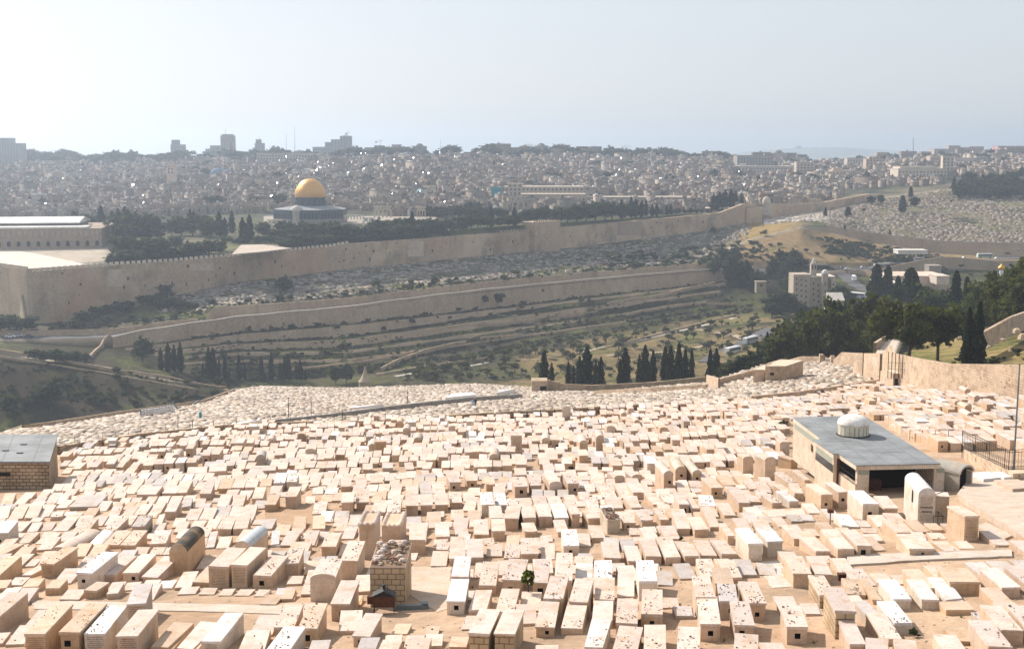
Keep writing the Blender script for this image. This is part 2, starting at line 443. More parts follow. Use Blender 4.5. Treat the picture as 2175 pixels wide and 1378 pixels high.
# ---------------------------------------------------------------- the ground: one sheet through all break lines
def ground_mat():
    m, nt, b = new_mat('ground')
    a = N(nt, 'ShaderNodeAttribute', attribute_name='tint')
    sc = a.outputs['Alpha']
    c = a.outputs['Color']
    c = mixc(nt, 1.0, c, ramp(nt, noise(nt, 0.22, 8, 0.65), [(0.3, 0.72), (0.7, 1.22)]), 'MULTIPLY')
    c = mixc(nt, 1.0, c, ramp(nt, noise(nt, 2.2, 6, 0.7), [(0.3, 0.85), (0.7, 1.15)]), 'MULTIPLY')
    c = mixc(nt, ramp(nt, noise(nt, 0.12, 6, 0.7), [(0.50, 0.0), (0.68, 0.45)]), c, mixc(nt, 1.0, c, (0.72,0.58,0.46), 'MULTIPLY'))
    # low plants in clumps where the sheet is scrubby
    n1 = noise(nt, 0.35, 8, 0.75); n2 = noise(nt, 0.05, 4, 0.6)
    ad = N(nt, 'ShaderNodeMath', operation='ADD'); nt.links.new(n1, ad.inputs[0]); nt.links.new(n2, ad.inputs[1])
    ad2 = N(nt, 'ShaderNodeMath', operation='ADD'); nt.links.new(ad.outputs[0], ad2.inputs[0]); nt.links.new(sc, ad2.inputs[1])
    s = ramp(nt, N_scale(nt, ad2.outputs[0], 0.5), [(0.70, 0.0), (0.80, 1.0)])
    green = mixc(nt, ramp(nt, noise(nt, 0.03, 5), [(0.45, 0.0), (0.60, 1.0)]), mixc(nt, ramp(nt, noise(nt, 0.6, 6), [(0.4, 0.0), (0.65, 1.0)]), (0.012,0.014,0.008), (0.034,0.034,0.016)), mixc(nt, ramp(nt, noise(nt, 0.6, 6), [(0.35, 0.0), (0.6, 1.0)]), (0.040,0.050,0.014), (0.125,0.145,0.030)))
    c = mixc(nt, s, c, green)
    nt.links.new(c, b.inputs['Base Color']); b.inputs['Roughness'].default_value = 0.95
    b.inputs['Specular IOR Level'].default_value = 0.1
    bp = N(nt, 'ShaderNodeBump'); bp.inputs['Strength'].default_value = 0.5; bp.inputs['Distance'].default_value = 0.35
    nt.links.new(noise(nt, 0.9, 8, 0.7), bp.inputs['Height']); nt.links.new(bp.outputs[0], b.inputs['Normal'])
    return m
def N_scale(nt, x, k):
    n = N(nt, 'ShaderNodeMath', operation='MULTIPLY'); nt.links.new(x, n.inputs[0]); n.inputs[1].default_value = k
    return n.outputs[0]
M['ground'] = ground_mat()
SUBDIV = {'R0':40,'R1':1,'R1b':24,'R2':10,'A':14,'B':10,'C':2,'W0':8,'CDb':2,'CD':12,'D':2,'E':16,'F':40,'G':6,'H':10}
SAND = (0.43,0.31,0.215,0.06)
def zone(seg, t, a):
    px = CX + a*FPX
    if seg == 'R0' or seg == 'R1': return SAND
    if seg == 'R1b': return (0.37,0.305,0.24,0.22) if px < 1900 else (0.26,0.20,0.085,0.46)
    if seg == 'R2': return (0.17,0.125,0.07,0.55)
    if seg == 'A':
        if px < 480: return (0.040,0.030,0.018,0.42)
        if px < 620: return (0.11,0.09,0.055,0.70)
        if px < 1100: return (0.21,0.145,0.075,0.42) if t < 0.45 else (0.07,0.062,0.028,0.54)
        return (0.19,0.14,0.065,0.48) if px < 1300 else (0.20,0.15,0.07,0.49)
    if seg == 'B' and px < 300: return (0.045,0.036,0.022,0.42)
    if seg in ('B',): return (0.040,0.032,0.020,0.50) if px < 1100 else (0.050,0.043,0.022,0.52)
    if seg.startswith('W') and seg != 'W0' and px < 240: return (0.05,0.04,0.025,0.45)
    if seg.startswith('W') and seg != 'W0': return (0.038,0.031,0.019,0.50) if not seg.endswith('t') else (0.055,0.045,0.028,0.52)  # dark planted treads, tinted deeper to paint in the slope's shade
    if seg in ('C', 'C2'): return (0.24,0.20,0.15,0.2)
    if seg in ('W0','CDb','CD') and px < 420: return (0.10,0.085,0.06,0.56)
    if seg == 'W0': return (0.14,0.12,0.085,0.56) if px < 1560 else (0.25,0.175,0.09,0.38)
    if seg in ('CDb',): return (0.30,0.25,0.18,0.3)
    if seg == 'CD':
        if px > 1690: return (0.20,0.165,0.11,0.50)
        if 1560 < px <= 1690: return (0.27,0.19,0.075,0.34)
        return (0.13,0.115,0.09,0.47)
    if seg == 'D': return (0.26,0.22,0.16,0.3)
    if seg == 'E':
        if px < 235: return (0.40,0.35,0.28,0.2)
        if px < 620: return (0.17,0.15,0.10,0.56)
        return (0.09,0.085,0.055,0.58) if px < 1560 else (0.16,0.135,0.10,0.48)
    if seg == 'F': return (0.085,0.08,0.065,0.5)
    return (0.09,0.10,0.075,0.5)
rows_Y, rows_Z, rows_seg = [], [], []
for k in range(len(CUR)-1):
    n = SUBDIV.get(NAMES[k], 1)
    for j in range(n):
        t = j/n
        if k == 0:                            # finer near the camera
            t = (j/n)**1.5
        Y = CUR[k].Y*(1-t)+CUR[k+1].Y*t
        z = CUR[k].z*(1-t)+CUR[k+1].z*t
        rows_Y.append(Y); rows_Z.append(z); rows_seg.append((NAMES[k], t))
rows_Y.append(CUR[-1].Y); rows_Z.append(CUR[-1].z); rows_seg.append(('I', 0))
RY = np.array(rows_Y); RZ = np.array(rows_Z)
# irregular relief on the natural slopes only
for i, (sg, t) in enumerate(rows_seg):
    if sg in ('A', 'B', 'W0', 'CD', 'G', 'F') and t > 0:
        X = AS*RY[i]
        amp = {'A':1.3,'B':1.2,'W0':0.7,'CD':0.7,'F':2.0,'G':5.0}[sg]
        RZ[i] += amp*(np.sin(X*0.11+i*1.7)*np.cos(RY[i]*0.13+i)+0.6*np.sin(X*0.037+i*0.9))*0.6
nR, nC = RY.shape
V = np.stack([RY*AS[None, :], RY, RZ], -1).reshape(-1, 3)
ii, jj = np.meshgrid(np.arange(nR-1), np.arange(nC-1), indexing='ij')
q = (ii*nC+jj).ravel()
F = np.stack([q, q+1, q+nC+1, q+nC], 1)
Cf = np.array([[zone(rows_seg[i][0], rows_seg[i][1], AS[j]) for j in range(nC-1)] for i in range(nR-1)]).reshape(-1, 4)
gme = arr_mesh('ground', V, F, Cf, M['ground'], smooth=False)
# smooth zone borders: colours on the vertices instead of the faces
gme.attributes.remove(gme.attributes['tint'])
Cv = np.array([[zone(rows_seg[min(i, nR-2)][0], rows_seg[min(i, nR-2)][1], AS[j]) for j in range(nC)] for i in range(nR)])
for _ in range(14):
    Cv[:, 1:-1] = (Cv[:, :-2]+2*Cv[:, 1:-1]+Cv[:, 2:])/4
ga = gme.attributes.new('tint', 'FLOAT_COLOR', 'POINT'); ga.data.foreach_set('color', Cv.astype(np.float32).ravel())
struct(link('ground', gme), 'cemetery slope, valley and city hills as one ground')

# distant blue ridge with a small tower
mb = MB(); mb.tint = (0.16,0.18,0.15)
prof = [(1480,334),(1540,330),(1590,322),(1640,318),(1690,314),(1720,314),(1790,313),(1850,317),(1920,321),(1980,327),(2060,334)]
pr = [at(p[0], p[1], 7000) for p in prof]
b0 = []
for i, p in enumerate(pr):
    mb.v += [(p.x*0.93, 6300, HC-60), tuple(p), (p.x*1.1, 7900, HC-80)]
for i in range(len(pr)-1):
    for k in range(2):
        mb.f.append((3*i+k, 3*i+3+k, 3*i+4+k, 3*i+1+k)); mb.c.append(mb.tint); mb.m.append(0)
M['far_hill'] = tinted('far_hill', 0.95, (0.002, .8, 1.2), (0.02, .8, 1.2))
struct(ob('hills', mb, M['far_hill'], smooth=True), 'long low hill on the horizon')
mb = MB(); mb.tint = (0.4,0.36,0.3)
p = at(1698, 313, 6990)
mb.box(p.x-7, p.x+7, p.y-7, p.y+7, p.z-8, p.z+9); mb.box(p.x-24, p.x-7, p.y-8, p.y+8, p.z-8, p.z+4)
tag(ob('hilltop_tower', mb, M['city']), 'tiny tower on the crest of the far blue hill', 'tower')

def strip(name, line, width, mat, lift=0.03, tint=(0.4,0.36,0.3), thick=0.06, side=0, sub=4):
    """ribbon that follows the ground; line = [Vector,...]; side shifts it along its normal"""
    pts = []
    for i in range(len(line)-1):
        for k in range(sub):
            pts.append(line[i].lerp(line[i+1], k/sub))
    pts.append(line[-1])
    mb = MB(); mb.tint = tint
    L, Rr = [], []
    for i, p in enumerate(pts):
        d = (pts[min(i+1, len(pts)-1)]-pts[max(i-1, 0)]); d.z = 0; d.normalize()
        n = Vector((-d.y, d.x, 0))
        for lst, s in ((L, 0.5), (Rr, -0.5)):
            q = p+n*(width*s+side); lst.append((q.x, q.y, p.z+lift))
    for i in range(len(pts)-1):
        a_, b_, c_, d_ = Rr[i], Rr[i+1], L[i+1], L[i]
        lo = lambda p: (p[0], p[1], p[2]-thick)
        mb.hexa([lo(a_), lo(b_), lo(c_), lo(d_), a_, b_, c_, d_])
    return ob(name, mb, mat)
def wall_run(name, pts, thick, hts, mat, parent=None, down=1.5, tint=(0.4,0.33,0.24), cope=None, back=1):
    """wall along ground points; hts = height above each point's z"""
    mb = MB(); mb.tint = tint
    if not hasattr(hts, '__len__'): hts = [hts]*len(pts)
    ring = []
    for i, p in enumerate(pts):
        d = (pts[min(i+1, len(pts)-1)]-pts[max(i-1, 0)]); d.z = 0; d.normalize()
        n = Vector((-d.y, d.x, 0))*thick*back
        ring.append((Vector(p), Vector((p.x+n.x, p.y+n.y, p.z))))
    for i in range(len(pts)-1):
        a_, d_ = ring[i]; b_, c_ = ring[i+1]
        lo = [Vector((q.x, q.y, min(pts[i].z, pts[i+1].z)-down)) for q in (a_, b_, c_, d_)]
        hi = [Vector((a_.x,a_.y,pts[i].z+hts[i])), Vector((b_.x,b_.y,pts[i+1].z+hts[i+1])), Vector((c_.x,c_.y,pts[i+1].z+hts[i+1])), Vector((d_.x,d_.y,pts[i].z+hts[i]))]
        mb.hexa(lo+hi, bottom=False)
    for i in (0, len(pts)-1):
        a_, d_ = ring[i]; z0 = pts[i].z-down; z1 = pts[i].z+hts[i]
        P = [(a_.x,a_.y,z0),(d_.x,d_.y,z0),(d_.x,d_.y,z1),(a_.x,a_.y,z1)]
        mb.face(P if i == 0 else P[::-1])
    return ob(name, mb, mat, parent)
def curve_pts(c, px0, px1, n, dz=0, dY=0):
    out = []
    for i in range(n+1):
        a = az(px0+(px1-px0)*i/n, 620)[0]
        Y = cy_of(c, a)+dY
        out.append(Vector((a*Y, Y, cz_of(c, a)+dz)))
    return out

# ---------------------------------------------------------------- road below the city wall and the terraces under it
struct(strip('road', curve_pts(cC, -150, 1760, 60, dY=5), 8.5, M['asphalt'], lift=0.05, thick=0.3, sub=1), 'grey road under the old city wall')
def face_wall(name, top, bot, px0, px1, label, over=0.8, n=46, mat='terrace', thick=0.7, coping=None, taper=True):
    """retaining wall between a lower and an upper break line"""
    mb = MB()
    P = []
    for i in range(n+1):
        a = az(px0+(px1-px0)*i/n, 640)[0]
        yb, yt = cy_of(bot, a)-0.35, cy_of(top, a)
        zb, zt = cz_of(bot, a)-1.0, cz_of(top, a)
        ov = over*min(1, (i+0.5)/3, (n-i+0.5)/3) if taper else over
        wob = 0.25*math.sin(i*1.3+len(label))
        P.append((Vector((a*yb, yb, zb)), Vector((a*(yt-0.6), yt-0.6, zt+ov+wob*0.5)), Vector((a*(yt+0.1), yt+0.1, zt+ov+wob*0.5)), Vector((a*(yt+0.1), yt+0.1, zt-1.5))))
    for i in range(n):
        A_, B_ = P[i], P[i+1]
        mb.face([A_[0], B_[0], B_[1], A_[1]]); mb.face([A_[1], B_[1], B_[2], A_[2]]); mb.face([A_[2], B_[2], B_[3], A_[3]])
    o = ob(name, mb, M[mat])
    if coping:
        cm = MB(); cm.tint = coping
        for i in range(n):
            A_, B_ = P[i], P[i+1]
            z = 0.02
            q = [A_[1]+Vector((0,-0.12,z)), B_[1]+Vector((0,-0.12,z)), B_[2]+Vector((0,0.12,z)), A_[2]+Vector((0,0.12,z))]
            cm.hexa(q+[p+Vector((0,0,0.3)) for p in q])
        ob('coping', cm, M['city'], o)
    tag(o, label, 'retaining wall', 'retaining walls of the valley terraces')
    return o
face_wall('retaining_wall', cC, W1b, 236, 1545, 'tallest pale retaining wall holding up the road under the city wall', 1.1, 60, coping=(0.62,0.58,0.50))
face_wall('retaining_wall', W2t, W2b, 262, 1545, 'second terrace wall down, just under the tall road wall', -0.25, 60)
face_wall('retaining_wall', W3t, W3b, 300, 1530, 'third terrace wall down from the road, above the cypress row', -0.25, 56)
face_wall('retaining_wall', W4t, W4b, 335, 1500, 'fourth terrace wall down from the road, half behind the valley cypresses', -0.25, 50)
face_wall('retaining_wall', W5t, W5b, 372, 1420, 'lowest terrace wall behind the row of valley cypresses', -0.25, 40)
face_wall('retaining_wall', cW0, cC2, 436, 1500, 'upper roadside wall between the road and the graves under the city wall', 0.6, 50)
face_wall('retaining_wall', cW0, cC2, -100, 420, 'low rough roadside wall below the corner of the city wall', 0.5, 24)
face_wall('retaining_wall', cCD, cCDb, 1752, 2300, 'long curved grey wall holding up the hillside graveyard', 0.8, 36, coping=(0.42,0.39,0.34))

# ---------------------------------------------------------------- city wall
wt = [wall_t(px, py) for px, py in WT]; wtop = [az(px, py)[1]*wall_xy(wall_t(px, py))[1]+HC for px, py in WT]
wb = [wall_t(px, py) for px, py in WB]; wbot = [az(px, py)[1]*wall_xy(wall_t(px, py))[1]+HC for px, py in WB]
t_end = wall_t(1850, 415)
def zt_of(t): return float(np.interp(t, wt, wtop))
def zb_of(t): return float(np.interp(t, wb, wbot))
def wall_mesh(t0, t1, n, top=0.0):
    mb = MB()
    nrm = Vector((-0.72, 0.69, 0))*2.5
    ts = [t0+(t1-t0)*i/n for i in range(n+1)]
    for i in range(n):
        q = []
        for z in (0, 1):
            for t, s in ((ts[i],0),(ts[i+1],0),(ts[i+1],1),(ts[i],1)):
                x, y = wall_xy(t)
                zz = zb_of(t)-4 if z == 0 else zt_of(t)-1.0+top
                q.append(Vector((x+nrm.x*s, y+nrm.y*s, zz)))
        mb.hexa(q)
    return mb
cw = ob('city_wall', wall_mesh(0, t_end, 160), M['ashlar'])
tag(cw, 'long crenellated old city wall of brown ashlar above the valley road', 'city wall')
mb = MB(); k = 0; t = 0.6
while t < t_end-3:
    x, y = wall_xy(t); x2, y2 = wall_xy(t+1.7); z = zt_of(t)
    if t < wall_t(742, 515) or (wall_t(1060) < t < wall_t(1125)):
        d = Vector((-0.72,0.69,0))*0.7
        P = [Vector((x,y,z-1.1)),Vector((x2,y2,z-1.1)),Vector((x2+d.x,y2+d.y,z-1.1)),Vector((x+d.x,y+d.y,z-1.1))]
        mb.tint = (0.62,0.54,0.43) if t < 250 else (0.34,0.28,0.20)  # near end tinted pale, the brightness of sunlit tops put into the colour
        mb.hexa(P+[p+Vector((0,0,1.5)) for p in P])
    t += 3.0
o = ob('crenellation', mb, M['city'], cw); o['kind'] = 'stuff'
# wall bushes and dark holes in the wall face
mb = MB()
for i in range(60):
    t = rnd.uniform(5, 560); x, y = wall_xy(t); z = rnd.uniform(zb_of(t)+3, zt_of(t)-2)
    w, h = rnd.uniform(0.25,0.6), rnd.uniform(0.3,0.9)
    P = [(x-0.05+w*0.69*s_, y-0.06+w*0.72*s_, z+h*q_) for s_, q_ in ((-1,-1),(1,-1),(1,1),(-1,1))]
    mb.face([(p[0]+0.03,p[1]-0.03,p[2]) for p in P])
ob('arrow_slit', mb, M['dark'], cw)
for i, (px_, y0_, y1_) in enumerate([(240,572,608),(700,530,552),(880,512,545),(1330,472,500),(420,560,575)]):
    a0, a1 = wall_t(px_-rnd.uniform(6,30)), wall_t(px_+rnd.uniform(6,35)); mb = MB(); mb.tint = [(0.50,0.41,0.31),(0.34,0.26,0.19)][i % 2]
    P = []
    for t, yy in ((a0,y1_),(a1,y1_),(a1,y0_),(a0,y0_)):
        x, y = wall_xy(t); P.append((x+.72*.12, y-.69*.12, at(px_, yy, y).z))
    mb.face(P); ob('repair_patch', mb, M['city'], cw)
# south wall, running away from the corner
mb = MB(); x0, y0 = wall_xy(0)
n = 20
for i in range(n):
    q = []
    for z in (0, 1):
        for s_, w_ in ((i,0),(i+1,0),(i+1,1),(i,1)):
            d = s_*7.0
            q.append(Vector((x0-0.70*d+w_*1.9, y0+0.71*d+w_*1.6, (HC-82 if z == 0 else HC-53.3+0.0*d))))
    mb.hexa(q)
sw = ob('city_wall', mb, M['ashlar'])
tag(sw, 'south wall of the esplanade running back from the corner of the city wall', 'city wall')
mb = MB(); mb.tint = (0.50,0.44,0.34)
for i in range(46):
    d = 1+i*3.0
    mb.box(-0.8,0.8,-0.35,0.35,-0.2,1.3, M=Matrix.Translation((x0-0.70*d+0.5, y0+0.71*d+0.5, HC-53.4)) @ Matrix.Rotation(math.atan2(0.71,-0.70),4,'Z'))
ob('crenellation', mb, M['city'], sw)
# blocked double gate tower in the wall
t0, t1 = wall_t(1127), wall_t(1182)
mb = MB()
P = []
for t, s_ in ((t0,-3.5),(t1,-3.5),(t1,8),(t0,8)):
    x, y = wall_xy(t); P.append((x-0.72*s_, y+0.69*s_))
ztp = at(1150,472,wall_xy(t0)[1]).z
mb.prism(P, zb_of(t0)-4, ztp)
gt = ob('gate_tower', mb, M['ashlar'])
tag(gt, 'square blocked gate tower standing proud of the city wall', 'gate tower')
for i in range(12):
    mb = MB(); mb.tint = (0.36,0.30,0.21); f = (i+0.25)/12
    x, y = P[0][0]*(1-f)+P[1][0]*f, P[0][1]*(1-f)+P[1][1]*f
    mb.box(-0.5,0.5,0,0.5,0,1.0, M=Matrix.Translation((x,y,ztp-0.05)) @ Matrix.Rotation(math.atan2(.72,.69),4,'Z')); ob('merlon', mb, M['city'], gt)
for f in (0.35, 0.62):
    mb = MB()
    x, y = P[0][0]*(1-f)+P[1][0]*f, P[0][1]*(1-f)+P[1][1]*f
    M4 = Matrix.Translation((x,y,zb_of(t0)+1)) @ Matrix.Rotation(math.atan2(.72,.69),4,'Z')
    a_ = [(1.8*math.cos(math.pi*k/8), -0.06, 4+1.8*math.sin(math.pi*k/8)) for k in range(9)]
    mb.face([M4 @ Vector(p) for p in [(-1.8,-0.06,0),(1.8,-0.06,0)]+a_]); ob('blocked_arch', mb, M['terrace'], gt)
# corner buttress wall beyond the far gate
def tower_at(px, ytop, Y, w, d, zb, label, name='wall_tower'):
    p = at(px, ytop, Y)
    mb = MB(); mb.prism([(p.x-w/2,p.y-d/2),(p.x+w/2,p.y-d/2+2),(p.x+w/2,p.y+d/2),(p.x-w/2,p.y+d/2)], zb, p.z)
    o = ob(name, mb, M['ashlar']); tag(o, label, 'wall tower')
    k = int(w/2.2)
    for i in range(k):
        mb = MB(); mb.tint = (0.33,0.28,0.2); mb.box(p.x-w/2+i*2.2+0.3, p.x-w/2+i*2.2+1.6, p.y-d/2+i*2.2*2/w, p.y-d/2+0.6+i*2.2*2/w, p.z-0.05, p.z+1.0); ob('merlon', mb, M['city'], o)
    return o
tower_at(1719, 423, 1118, 20, 12, HC-60, 'broad corner tower near the far end of the city wall')
tower_at(1601, 441, 1030, 13, 8, HC-58, 'low gate tower in the far stretch of the city wall')

# ---------------------------------------------------------------- esplanade pavement, mosque, shrine, arcades
def slab_on(name, pix, z, label, tint, t=0.25, mat='city', ys=None):
    """paved area at height z (relative to the eye) whose outline is seen at the given pixels"""
    poly = []
    for px, py in pix:
        a, m = az(px, py); Y = z/m; poly.append((a*Y, Y))
    mb = MB(); mb.tint = tint
    if sum((poly[i][0]*poly[(i+1)%len(poly)][1]-poly[(i+1)%len(poly)][0]*poly[i][1]) for i in range(len(poly))) < 0: poly = poly[::-1]
    mb.prism(poly, HC+z-t, HC+z)
    return struct(ob(name, mb, M[mat]), label)
slab_on('esplanade_pavement', [(-60,545),(52,571),(150,565),(236,558),(240,540),(252,520),(210,512),(-60,528)], -53.55, 'bright stone pavement in front of the long mosque', (0.60,0.52,0.44), 0.5)
slab_on('esplanade_pavement', [(492,540),(560,534),(618,527),(560,519),(512,520)], -50.6, 'bright stone pavement between the trees behind the wall', (0.44,0.375,0.31), 0.6)

def windows_on(mb, p0, p1, z0, z1, n, w, frac=(0.1,0.9), off=0.06, arch=False):
    """row of n openings set on the face p0->p1 (outside is to the right of p0->p1)"""
    d = Vector((p1[0]-p0[0], p1[1]-p0[1], 0)); L = d.length; d.normalize(); nn = Vector((d.y, -d.x, 0))*off
    for i in range(n):
        c = L*(frac[0]+(frac[1]-frac[0])*(i+0.5)/n)
        a_ = Vector((p0[0],p0[1],0))+d*(c-w/2)+nn; b_ = a_+d*w
        if arch:
            r = w/2; top = [(a_+d*(r+r*math.cos(math.pi*k/6)), z1-r+r*math.sin(math.pi*k/6)) for k in range(7)]
            mb.face([(a_.x,a_.y,z0),(b_.x,b_.y,z0)]+[(q.x,q.y,z) for q, z in top])
        else:
            mb.face([(a_.x,a_.y,z0),(b_.x,b_.y,z0),(b_.x,b_.y,z1),(a_.x,a_.y,z1)])
# long mosque at the esplanade's south end
Y0 = 728
pl, prr = at(-140, 532, Y0-8), at(217, 527, Y0+6)
zb0 = HC-53.4; zt0 = at(217, 486, Y0).z
mosque = bpy.data.objects.new('mosque', None); COL.objects.link(mosque); mosque.location = (0,0,0)
tag(mosque, 'long mosque of pale stone with two stepped pale roofs at the end of the esplanade', 'mosque')
mb = MB(); mb.tint = (0.40,0.34,0.26)
dY = Vector((-10, 62, 0)); mb.tint = (0.30,0.235,0.175)
mb.prism([(pl.x,pl.y),(prr.x,prr.y),(prr.x+dY.x,prr.y+dY.y),(pl.x+dY.x,pl.y+dY.y)], zb0-1, zt0)
ob('wall', mb, M['city'], mosque)
mb = MB(); mb.tint = (0.60,0.58,0.54)
mb.prism([(pl.x-1,pl.y-1),(prr.x-8,prr.y-1),(prr.x-8+dY.x*.25,prr.y+dY.y*.25),(pl.x+dY.x*.25,pl.y+dY.y*.25)], zt0+0.02, zt0+0.9)
ob('roof', mb, M['city'], mosque)
mb = MB(); mb.tint = (0.20,0.17,0.14)
k0, k1 = 0.25, 0.75
c1 = at(163, 490, Y0+16)
zt1 = at(163, 474, Y0+20).z
mb.prism([(pl.x+dY.x*k0,pl.y+dY.y*k0+0.5),(c1.x,prr.y+dY.y*k0-2),(c1.x+dY.x*.5,prr.y+dY.y*k1),(pl.x+dY.x*k1,pl.y+dY.y*k1)], zt0-1, zt1)
ob('nave_wall', mb, M['city'], mosque)
mb = MB(); mb.tint = (0.62,0.61,0.58)
A_, B_ = Vector((pl.x+dY.x*k0-1,pl.y+dY.y*k0-1,zt1)), Vector((c1.x+1,prr.y+dY.y*k0-3.5,zt1))
C_, D_ = Vector((c1.x+dY.x*.5+1,prr.y+dY.y*k1+1,zt1)), Vector((pl.x+dY.x*k1-1,pl.y+dY.y*k1+1,zt1))
mb.hexa([A_+Vector((0,0,.02)),B_+Vector((0,0,.02)),C_+Vector((0,0,.02)),D_+Vector((0,0,.02)),A_+Vector((0,0,.5)),B_+Vector((0,0,.5)),C_.lerp(B_,.5)+Vector((0,0,3.2)),D_.lerp(A_,.5)+Vector((0,0,3.2))])
mb.hexa([A_.lerp(D_,.5)+Vector((0,0,.02)),B_.lerp(C_,.5)+Vector((0,0,.02)),C_+Vector((0,0,.02)),D_+Vector((0,0,.02)),D_.lerp(A_,.5)+Vector((0,0,3.2)),C_.lerp(B_,.5)+Vector((0,0,3.2)),C_+Vector((0,0,.5)),D_+Vector((0,0,.5))])
ob('roof', mb, M['city'], mosque)
for i in range(17):
    f0 = (i+0.25)/17
    mbw = MB(); windows_on(mbw, (pl.x+(prr.x-pl.x)*i/17, pl.y+(prr.y-pl.y)*i/17), (pl.x+(prr.x-pl.x)*(i+1)/17, pl.y+(prr.y-pl.y)*(i+1)/17), zb0+1.6, zb0+4.6, 1, 1.9, (0.1,0.9), 0.08, True)
    ob('window', mbw, M['dark'], mosque)
for i in range(30):
    mbw = MB(); mbw.tint = (0.36,0.30,0.24)
    f0 = (i+.3)/30; x = pl.x+(prr.x-pl.x)*f0; y = pl.y+(prr.y-pl.y)*f0
    mbw.box(x-0.6, x+0.6, y-0.28, y-0.05, zt0-4.2, zt0-1.2); ob('pilaster', mbw, M['city'], mosque)

# golden-domed octagonal shrine
sh = bpy.data.objects.new('domed_shrine', None); COL.objects.link(sh)
SY = 880.0; c = at(660, 466, SY); zf = HC-46.2
tag(sh, 'octagonal shrine with blue grey walls and a large golden dome', 'shrine')
Ro = 150/2*SY/FPX*1.0
mb = MB(); mb.tint = (0.30,0.33,0.36)
oc = [(c.x+Ro*1.06*math.cos(math.pi/8+k*math.pi/4), c.y+Ro*1.06*math.sin(math.pi/8+k*math.pi/4)) for k in range(8)]
z_roof = at(660, 443.5, SY).z
mb.prism(oc, zf-2, zf+3.0, (0.22,0.22,0.21)); mb.prism(oc, zf+3.01, z_roof, (0.07,0.09,0.105))
ob('wall', mb, M['city'], sh)
for k in range(8):
    p0, p1 = oc[k], oc[(k+1) % 8]
    mw = MB(); windows_on(mw, p0, p1, zf+3.3, z_roof-2.2, 7, 1.5, (0.05,0.95), 0.10, True); ob('window', mw, M['window'], sh)
mb = MB(); mb.tint = (0.24,0.255,0.27)
for k in range(8):
    p0, p1 = oc[k], oc[(k+1) % 8]
    rr = 10.6
    q0 = (c.x+rr*math.cos(math.pi/8+k*math.pi/4), c.y+rr*math.sin(math.pi/8+k*math.pi/4)); q1 = (c.x+rr*math.cos(math.pi/8+(k+1)*math.pi/4), c.y+rr*math.sin(math.pi/8+(k+1)*math.pi/4))
    mb.face([(p0[0],p0[1],z_roof+.02),(p1[0],p1[1],z_roof+.02),(q1[0],q1[1],z_roof+2.2),(q0[0],q0[1],z_roof+2.2)])
ob('roof', mb, M['city'], sh)
Rd = 64/2*SY/FPX
zd = at(660, 419, SY).z
mb = MB(); mb.tint = (0.06,0.09,0.115)
mb.lathe([(Rd*0.98, z_roof-HC+1.5),(Rd*0.98, zd-HC-0.5),(Rd*1.03, zd-HC-0.5),(Rd*1.03, zd-HC)], 32, (c.x,c.y,HC))
drum = ob('drum', mb, M['city'], sh)
mb = MB()
for k in range(16):
    t_ = k*math.pi/8; r_ = Rd*0.99
    d_ = Vector((-math.sin(t_), math.cos(t_),0)); o_ = Vector((c.x+r_*math.cos(t_)*1.005, c.y+r_*math.sin(t_)*1.005, 0))
    a_, b_ = o_-d_*0.7, o_+d_*0.7
    mb.face([(a_.x,a_.y,z_roof+3.2),(b_.x,b_.y,z_roof+3.2),(b_.x,b_.y,zd-1.5),(a_.x,a_.y,zd-1.5)])
ob('window', mb, M['window'], drum)
ztop = at(660, 379.5, SY).z; h = ztop-zd
mb = MB(); mb.tint = (0.8,0.45,0.12)
prof = []
for i in range(17):
    f0 = i/16; ang = f0*math.pi/2
    r_ = Rd*(math.cos(ang)**0.85)*(1+0.045*math.sin(min(1, f0*2.5)*math.pi)); prof.append((max(r_, 0.05), zd-HC+h*math.sin(ang)*0.97+ (h*0.03*f0)))
mb.lathe(prof, 48, (c.x,c.y,HC))
ob('dome', mb, M['gold'], sh, smooth=True)
mb = MB(); mb.lathe([(0.15,0),(0.15,1.2),(0.5,1.7),(0.15,2.2),(0.12,3.6),(0.02,4.2)], 8, (c.x,c.y,ztop-0.2))
ob('finial', mb, M['gold'], sh)
p = at(630, 440, SY-20)
mb = MB(); mb.tint = (0.5,0.47,0.42); mb.lathe([(4.6,0),(4.6,0.4),(3.4,2.2),(1.6,3.4),(0.05,3.9)], 20, (p.x, p.y, z_roof-0.6))
mb2 = MB(); mb2.tint = (0.38,0.36,0.32); mb2.lathe([(4.2,-10),(4.2,0)], 12, (p.x,p.y,z_roof-0.6))
cd = ob('domed_pavilion', mb2, M['city']); ob('dome', mb, M['city'], cd, smooth=True)
tag(cd, 'small pale open dome standing in front of the golden domed shrine', 'pavilion')
